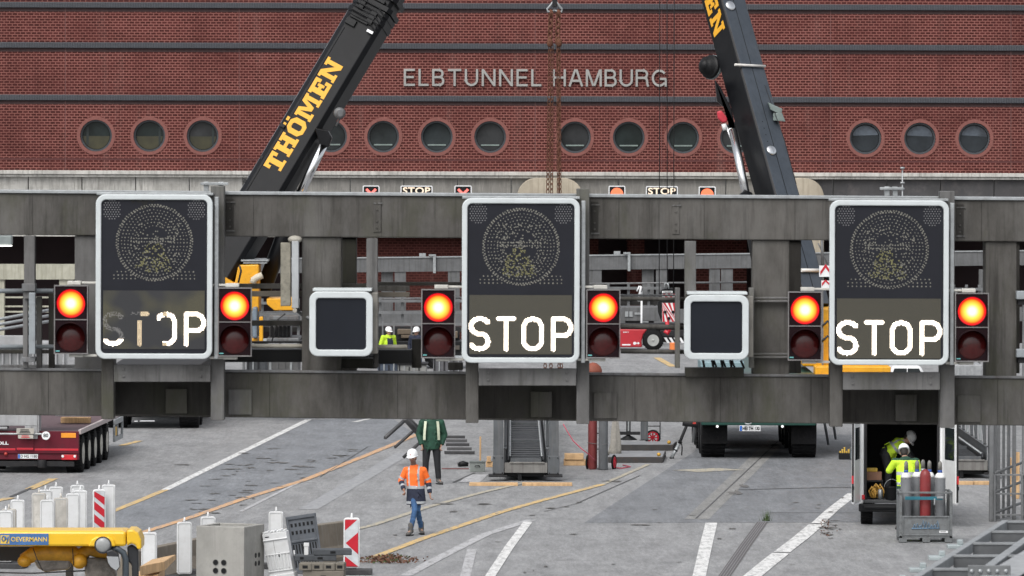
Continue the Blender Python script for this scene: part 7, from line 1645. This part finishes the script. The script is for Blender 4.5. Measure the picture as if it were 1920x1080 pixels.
# white leaning plastic barrier
def leaning(name, label, cat, px, py, rx, ry, rz, fn):
    t = thing(name, label, cat, G(px, py)); t.rotation_euler = (rx, ry, rz); fn(t); return t
def wbar(t):
    B = lambda name, m, f, par=None, bev=.012: (lambda mb: (f(mb), mb.build(name, m, par or t, bevel=bev, world=False))[1])(MB())
    sh = B('shell', M_white, lambda b: b.box(-.24, .24, 0, .18, .06, 1.0))
    B('base_rim', M_white, lambda b: b.box(-.26, .26, -.03, .2, .06, .2)); B('top_ridge', M_white, lambda b: [b.box(-.23+.067*k, -.18+.067*k, .0, .17, 1.0, 1.03+.012*(k % 2)) for k in range(7)])
    for k in range(7): B('rib', M_white, lambda b: b.box(-.21+.062*k, -.175+.062*k, -.018, 0, .3, .58))
    B('band', M_white, lambda b: (b.box(-.245, .245, -.022, 0, .58, .605), b.box(-.245, .245, -.022, 0, .86, .885), b.box(-.245, .245, -.022, 0, .26, .285)))
    B('grip_hole', M_black, lambda b: b.box(-.0, .05, -.004, .0, .53, .61)); B('seam', mat('seam_grey', (.25,.25,.25), .8), lambda b: b.box(-.045, -.037, -.004, 0, .6, .86)); B('slot', M_black, lambda b: b.box(-.19, -.11, -.004, 0, .925, .945))
leaning('plastic_barrier', 'white ribbed plastic barrier leaning against the concrete chamber', 'barrier', 531, 1096, math.radians(6), math.radians(-9), math.radians(-14), wbar)
def gbar(t):
    B = lambda name, m, f, par=None, bev=.008: (lambda mb: (f(mb), mb.build(name, m, par or t, bevel=bev, world=False))[1])(MB())
    M_gb = mat('grey_plastic', (.085,.095,.11), .6, scale=4, dirt=(.14,.145,.15))
    B('panel', M_gb, lambda b: b.box(-.28, .28, .02, .09, .05, 1.0)); B('frame', M_gb, lambda b: (b.box(-.29, -.25, -.01, .1, .04, 1.0), b.box(.25, .29, -.01, .1, .04, 1.0), b.box(-.29, .29, -.01, .1, .96, 1.02), b.box(-.25, .25, -.01, .02, .56, .6), b.box(-.25, .25, -.01, .02, .05, .12)))
    for k in range(6):
        for z in (.7, .83): B('socket', M_black, lambda b: b.box(-.22+.078*k, -.18+.078*k, .012, .019, z, z+.06), None, 0)
    for k in range(9): B('slot', M_black, lambda b: b.box(-.23+.053*k, -.205+.053*k, .012, .019, .14, .53), None, 0)
    B('handle_hole', M_black, lambda b: b.box(-.04, .04, .008, .012, .44, .52), None, 0); B('lug', M_white, lambda b: b.box(-.24, -.21, -.02, .01, .34, .44), None)
leaning('barrier_grid_panel', 'dark grey slotted plastic barrier panel standing tilted behind the base plates', 'barrier panel', 580, 1076, math.radians(-6), math.radians(-8), math.radians(8), gbar).scale = (1.02, 1, 1.13)
def plate_stack(px, py, z, wd, dp_, h, label, rz, col, shape=0):
    g = G(px, py); t = thing('base_plate', label, 'base plate', (g.x, g.y, z), 'beacon base plates', rz); mb = MB()
    m = mat('plate_'+('dark' if col else 'brown'), (.06,.066,.074) if col else (.16,.145,.12), .85, scale=4, dirt=(.12,.12,.12) if col else (.1,.09,.075))
    mb.box(-wd/2, wd/2, 0, dp_, .0, h); o = mb.build('plate', m, t, bevel=.015, world=False)
    mb = MB(); mb.box(-.05, .05, -.002, .004, h*.28, h*.7); mb.build('socket_hole', M_black, o, world=False); return t
zz = .0
for k, (px, wd, z, col, lb) in enumerate(((606, .78, 0, 0, 'large brown base plate lowest of the stack'), (572, .24, .302, 0, 'left small brown base plate on the stack'), (594, .24, .302, 0, 'middle small brown base plate on the stack'), (616, .24, .302, 0, 'right small brown base plate on the stack'),
        (600, .62, .452, 1, 'dark grey bar-shaped base plate lying across the brown ones'), (567, .27, .452, 1, 'short dark base plate at the left end of the stack'), (624, .72, .563, 1, 'long dark base plate topmost in the stack beside the arrow beacon'), (637, .17, .302, 0, 'rightmost small brown base plate beside the arrow beacon'))):
    plate_stack(px, 1100 if col == 0 else 1097, z, wd, .4, .3 if z == 0 else (.14 if col == 0 else .11), lb, math.radians(-4) if col == 0 else math.radians(5), col)
bk = thing('concrete_barrier', 'brown stained concrete barrier block behind the base plates', 'barrier', G(610, 1050)); 
p, q = G(540, 1062), G(652, 1046); d = (q-p).normalized(); n_ = Vector((d.y, -d.x, 0)); mb = MB(); prof = [(-.28,0),(-.28,.08),(-.15,.3),(-.1,.75),(.1,.75),(.15,.3),(.28,.08),(.28,0)]
mb.loft([[p-d*.3+n_*x+Z_*z for x, z in prof], [q+n_*x+Z_*z for x, z in prof]], True, False); mb.build('barrier_wall', mat('brown_concrete', (.17,.145,.115), .9, scale=2, dirt=(.1,.085,.065), streak=(.21,.19,.16)), bk, bevel=.015)
up_ = thing('white_post_block', 'small white cube-headed plastic block standing on the stack', 'block', (G(574, 1097).x, G(574, 1097).y, .452+.11)); mb = MB(); mb.box(-.04, .04, .05, .13, 0, .16); mb.box(-.05, .05, .04, .14, .16, .23); mb.build('block', M_white, up_, bevel=.008, world=False)
# debris, weeds
M_leaf = mat('brown_leaf', (.13,.06,.035), .9, scale=40, var=.5, dirt=(.06,.035,.025)); M_lg = mat('weed_green', (.07,.11,.04), .8, scale=40, var=.4)
def litter(name, label, px0, px1, py0, py1, n, mats, hgt):
    mb = MB(); r4 = random.Random(px0)
    for k in range(n):
        u = r4.gauss(.5, .22); v = r4.random(); p = G(px0+(px1-px0)*u, py0+(py1-py0)*v)+Vector((0, 0, r4.uniform(.005, hgt)*(1-abs(u-.5)*1.4)))
        a = Vector((r4.uniform(-1,1), r4.uniform(-1,1), r4.uniform(-.3,.5))).normalized()*r4.uniform(.02, .06); b = a.cross(Vector((r4.uniform(-1,1), r4.uniform(-1,1), r4.uniform(-1,1)))).normalized()*r4.uniform(.008, .025)
        mb.cur = 0 if r4.random() < .85 else 1; p.z = max(p.z, .03); mb.add([p-a, p+b, p+a, p-b], [(0,1,2,3)])
    o = mb.build(name, mats); tag(o, label, 'debris', None, 'stuff'); return o
litter('leaf_litter', 'strip of brown leaf litter on the road beside the arrow beacon', 676, 784, 1046, 1058, 620, [M_leaf, M_lg], .1)
litter('leaf_litter', 'scattered dry twigs beside the white road line', 1532, 1566, 978, 1006, 40, [M_leaf, M_leaf], .03)
wd_ = thing('weed_tuft', 'small green weed growing from the road joint', 'plant', G(1437, 977)); p = G(1437, 977); mb = MB(); r5 = random.Random(1)
for k in range(46):
    a = r5.uniform(0, 6.28); l = r5.uniform(.08, .3); c = p+Vector((r5.gauss(0, .05), r5.gauss(0, .04), 0)); tip = c+Vector((math.cos(a)*l*.4, math.sin(a)*l*.4, l)); w_ = Vector((-math.sin(a), math.cos(a), 0))*.008
    mb.add([c-w_, c+w_, tip], [(0,1,2)])
mb.build('leaf_blades', M_lg, wd_)
# ================================================================ STEEL RAILING AND WALKWAY TRUSS (right)
YQ = 131.5; M_rl = mat('rail_steel', (.17,.175,.18), .55, .3, scale=3, dirt=(.1,.1,.1), streak=(.22,.225,.23))
rl = thing('railing_tower', 'grey steel stair tower with railings at the right picture edge', 'railing', (W(1890, 980, YQ).x, YQ, 0))
for x0, x1, y1, dy in ((1855.5, 1863, 969, 0), (1864, 1869, 985, .3), (1870, 1875, 975, .8), (1880, 1884, 975, 1.2), (1889, 1894, 975, 1.6), (1899, 1905, 975, .7), (1917, 1926, 985, 0), (1935, 1943, 985, .5)):
    mb = MB(); p, q = W(x0, 790, YQ+dy), W(x1, y1, YQ+dy); mb.box(p.x, q.x, YQ+dy, YQ+dy+.12, 0, 5.0); mb.build('post', M_rl, rl, bevel=.008)
for y in (890.5, 926, 965.5):
    mb = MB(); mb.pbox(1863.5, y-1.6, 1945, y+1.6, YQ-.06, .06); mb.build('rail', M_rl, rl, bevel=.004)
    mb = MB(); mb.tube([W(1863, y-3, YQ+.1), W(1922, y-25, YQ+1.6)], .032, 8); mb.build('diagonal_rail', M_rl, rl)
mb = MB(); mb.pbox(1863.6, 889, 1867, 986, YQ-.09, .06); mb.pbox(1914.5, 889, 1918, 986, YQ-.09, .06); mb.build('gate_frame', M_rl, rl, bevel=.004)
mb = MB(); p, q = W(1856, 980, YQ), W(1945, 980, YQ); mb.box(p.x, q.x, YQ-.1, YQ+2, 4.9, 5.0); mb.build('platform', M_rl, rl)
tp_ = thing('timber_post_pair', 'raw timber posts standing behind the railing tower', 'timber post', W(1903, 960, 140)*Vector((1,1,0)))
for x0, x1, y0, dy in ((1903, 1912, 848, 0), (1892, 1897, 858, .6), (1904, 1911, 902, -.5)):
    mb = MB(); p, q = W(x0, y0, 140+dy), W(x1, y0, 140+dy); mb.box(p.x, q.x, 140+dy, 140+dy+.12, 0, p.z); mb.build('post', M_wood, tp_, bevel=.006)
# truss walkway receding to the upper right
YA, ZT = 54.0, 4.6
M_tr = mat('pale_galvanised', (.29,.305,.315), .55, .3, scale=5, dirt=(.2,.205,.21), dirt_amt=.4); M_trd = mat('truss_dark', (.1,.105,.11), .6, .2, dirt=(.16,.165,.17))
def onz(px, py, z=ZT):
    v = py-PY; Y = (H-z)*F/v; return W(px, py, Y)
tw = thing('walkway_truss', 'galvanised steel walkway truss with cross members in the lower right corner', 'truss', onz(1800, 1080)*Vector((1,1,0)))
A, Bq = onz(1716, 1082), onz(1885, 975); C_, D_ = onz(1846, 1066), onz(1960, 983)
dA = (Bq-A); A0 = A-dA*.6
def member(name, p, q, wd, ht, m, bev=.006, side=None):
    d = (q-p).normalized(); s_ = Vector((d.y, -d.x, 0)).normalized(); mb = MB()
    mb.hexa([p-s_*wd/2-Z_*ht, p+s_*wd/2-Z_*ht, p+s_*wd/2, p-s_*wd/2, q-s_*wd/2-Z_*ht, q+s_*wd/2-Z_*ht, q+s_*wd/2, q-s_*wd/2]); return mb.build(name, m, tw, bevel=bev)
member('top_chord', A0, Bq, .07, .1, M_tr); dC = D_-C_; C0 = C_-dC*1.2
member('top_chord', C0, D_, .09, .12, M_tr)
member('flange_plate', C0+Vector((.1,0,.012)), D_+Vector((.42,0,.012)), .34, .012, mat('flange_dusty', (.3,.31,.32), .7, scale=6, dirt=(.2,.21,.22), dirt_amt=.9), .003)
wx = Vector((1, 0, 0))
for k, t_ in enumerate((-.5, -.28, -.08, .14, .36, .575, .79, .985)):
    p = A.lerp(Bq, t_); q = p+Vector((1.75, 0, 0)); mb = MB(); mb.hexa([p+Vector((.03,-.03,-.02)), q+Vector((0,-.03,-.02)), q+Vector((0,-.03,.0)), p+Vector((.03,-.03,.0)), p+Vector((.03,.05,-.02)), q+Vector((0,.05,-.02)), q+Vector((0,.05,.0)), p+Vector((.03,.05,.0))]); mb.build('cross_member', M_tr, tw)
    mb = MB(); mb.hexa([p+Vector((.03,-.02,-.24)), q+Vector((0,-.02,-.24)), q+Vector((0,-.02,-.022)), p+Vector((.03,-.02,-.022)), p+Vector((.03,.01,-.24)), q+Vector((0,.01,-.24)), q+Vector((0,.01,-.022)), p+Vector((.03,.01,-.022))]); mb.build('cross_web', M_trd, tw)
member('floor_plate', A0-Z_*.25+wx*.9, Bq-Z_*.25+wx*.9, 1.7, .02, M_trd)
for k in range(4):
    p = A.lerp(Bq, .08+.2*k)+Vector((-.12, 0, -.1)); mb = MB(); mb.box(p.x-.2, p.x+.08, p.y-.08, p.y+.1, p.z-.02, p.z+.02); mb.box(p.x-.1, p.x-.04, p.y-.02, p.y+.04, p.z+.02, p.z+.07); mb.build('side_bracket', mat('zinc_bracket', (.38,.43,.44), .45, .3), tw, bevel=.006)
gp = onz(1842, 1068, ZT+.02); mb = MB(); mb.pbox(1815, 1060, 1895, 1110, gp.y-.6, .03); g_ = mb.build('gusset_plate', mat('gusset_grey', (.17,.178,.183), .55, .3, scale=4, dirt=(.16,.16,.165)), tw, bevel=.006)
for k in range(5):
    mb = MB(); mb.ball(W(1822+16*k, 1071, gp.y-.605), (.02, .015, .02)); mb.build('bolt_head', M_galv, g_)
for t_ in (-.45, .9):
    p = A.lerp(Bq, t_); mb = MB()
    for dx in (.05, 1.6): mb.box(p.x+dx, p.x+dx+.14, p.y+.06, p.y+.2, 0, ZT-.28)
    mb.build('support_leg', M_rl, tw)
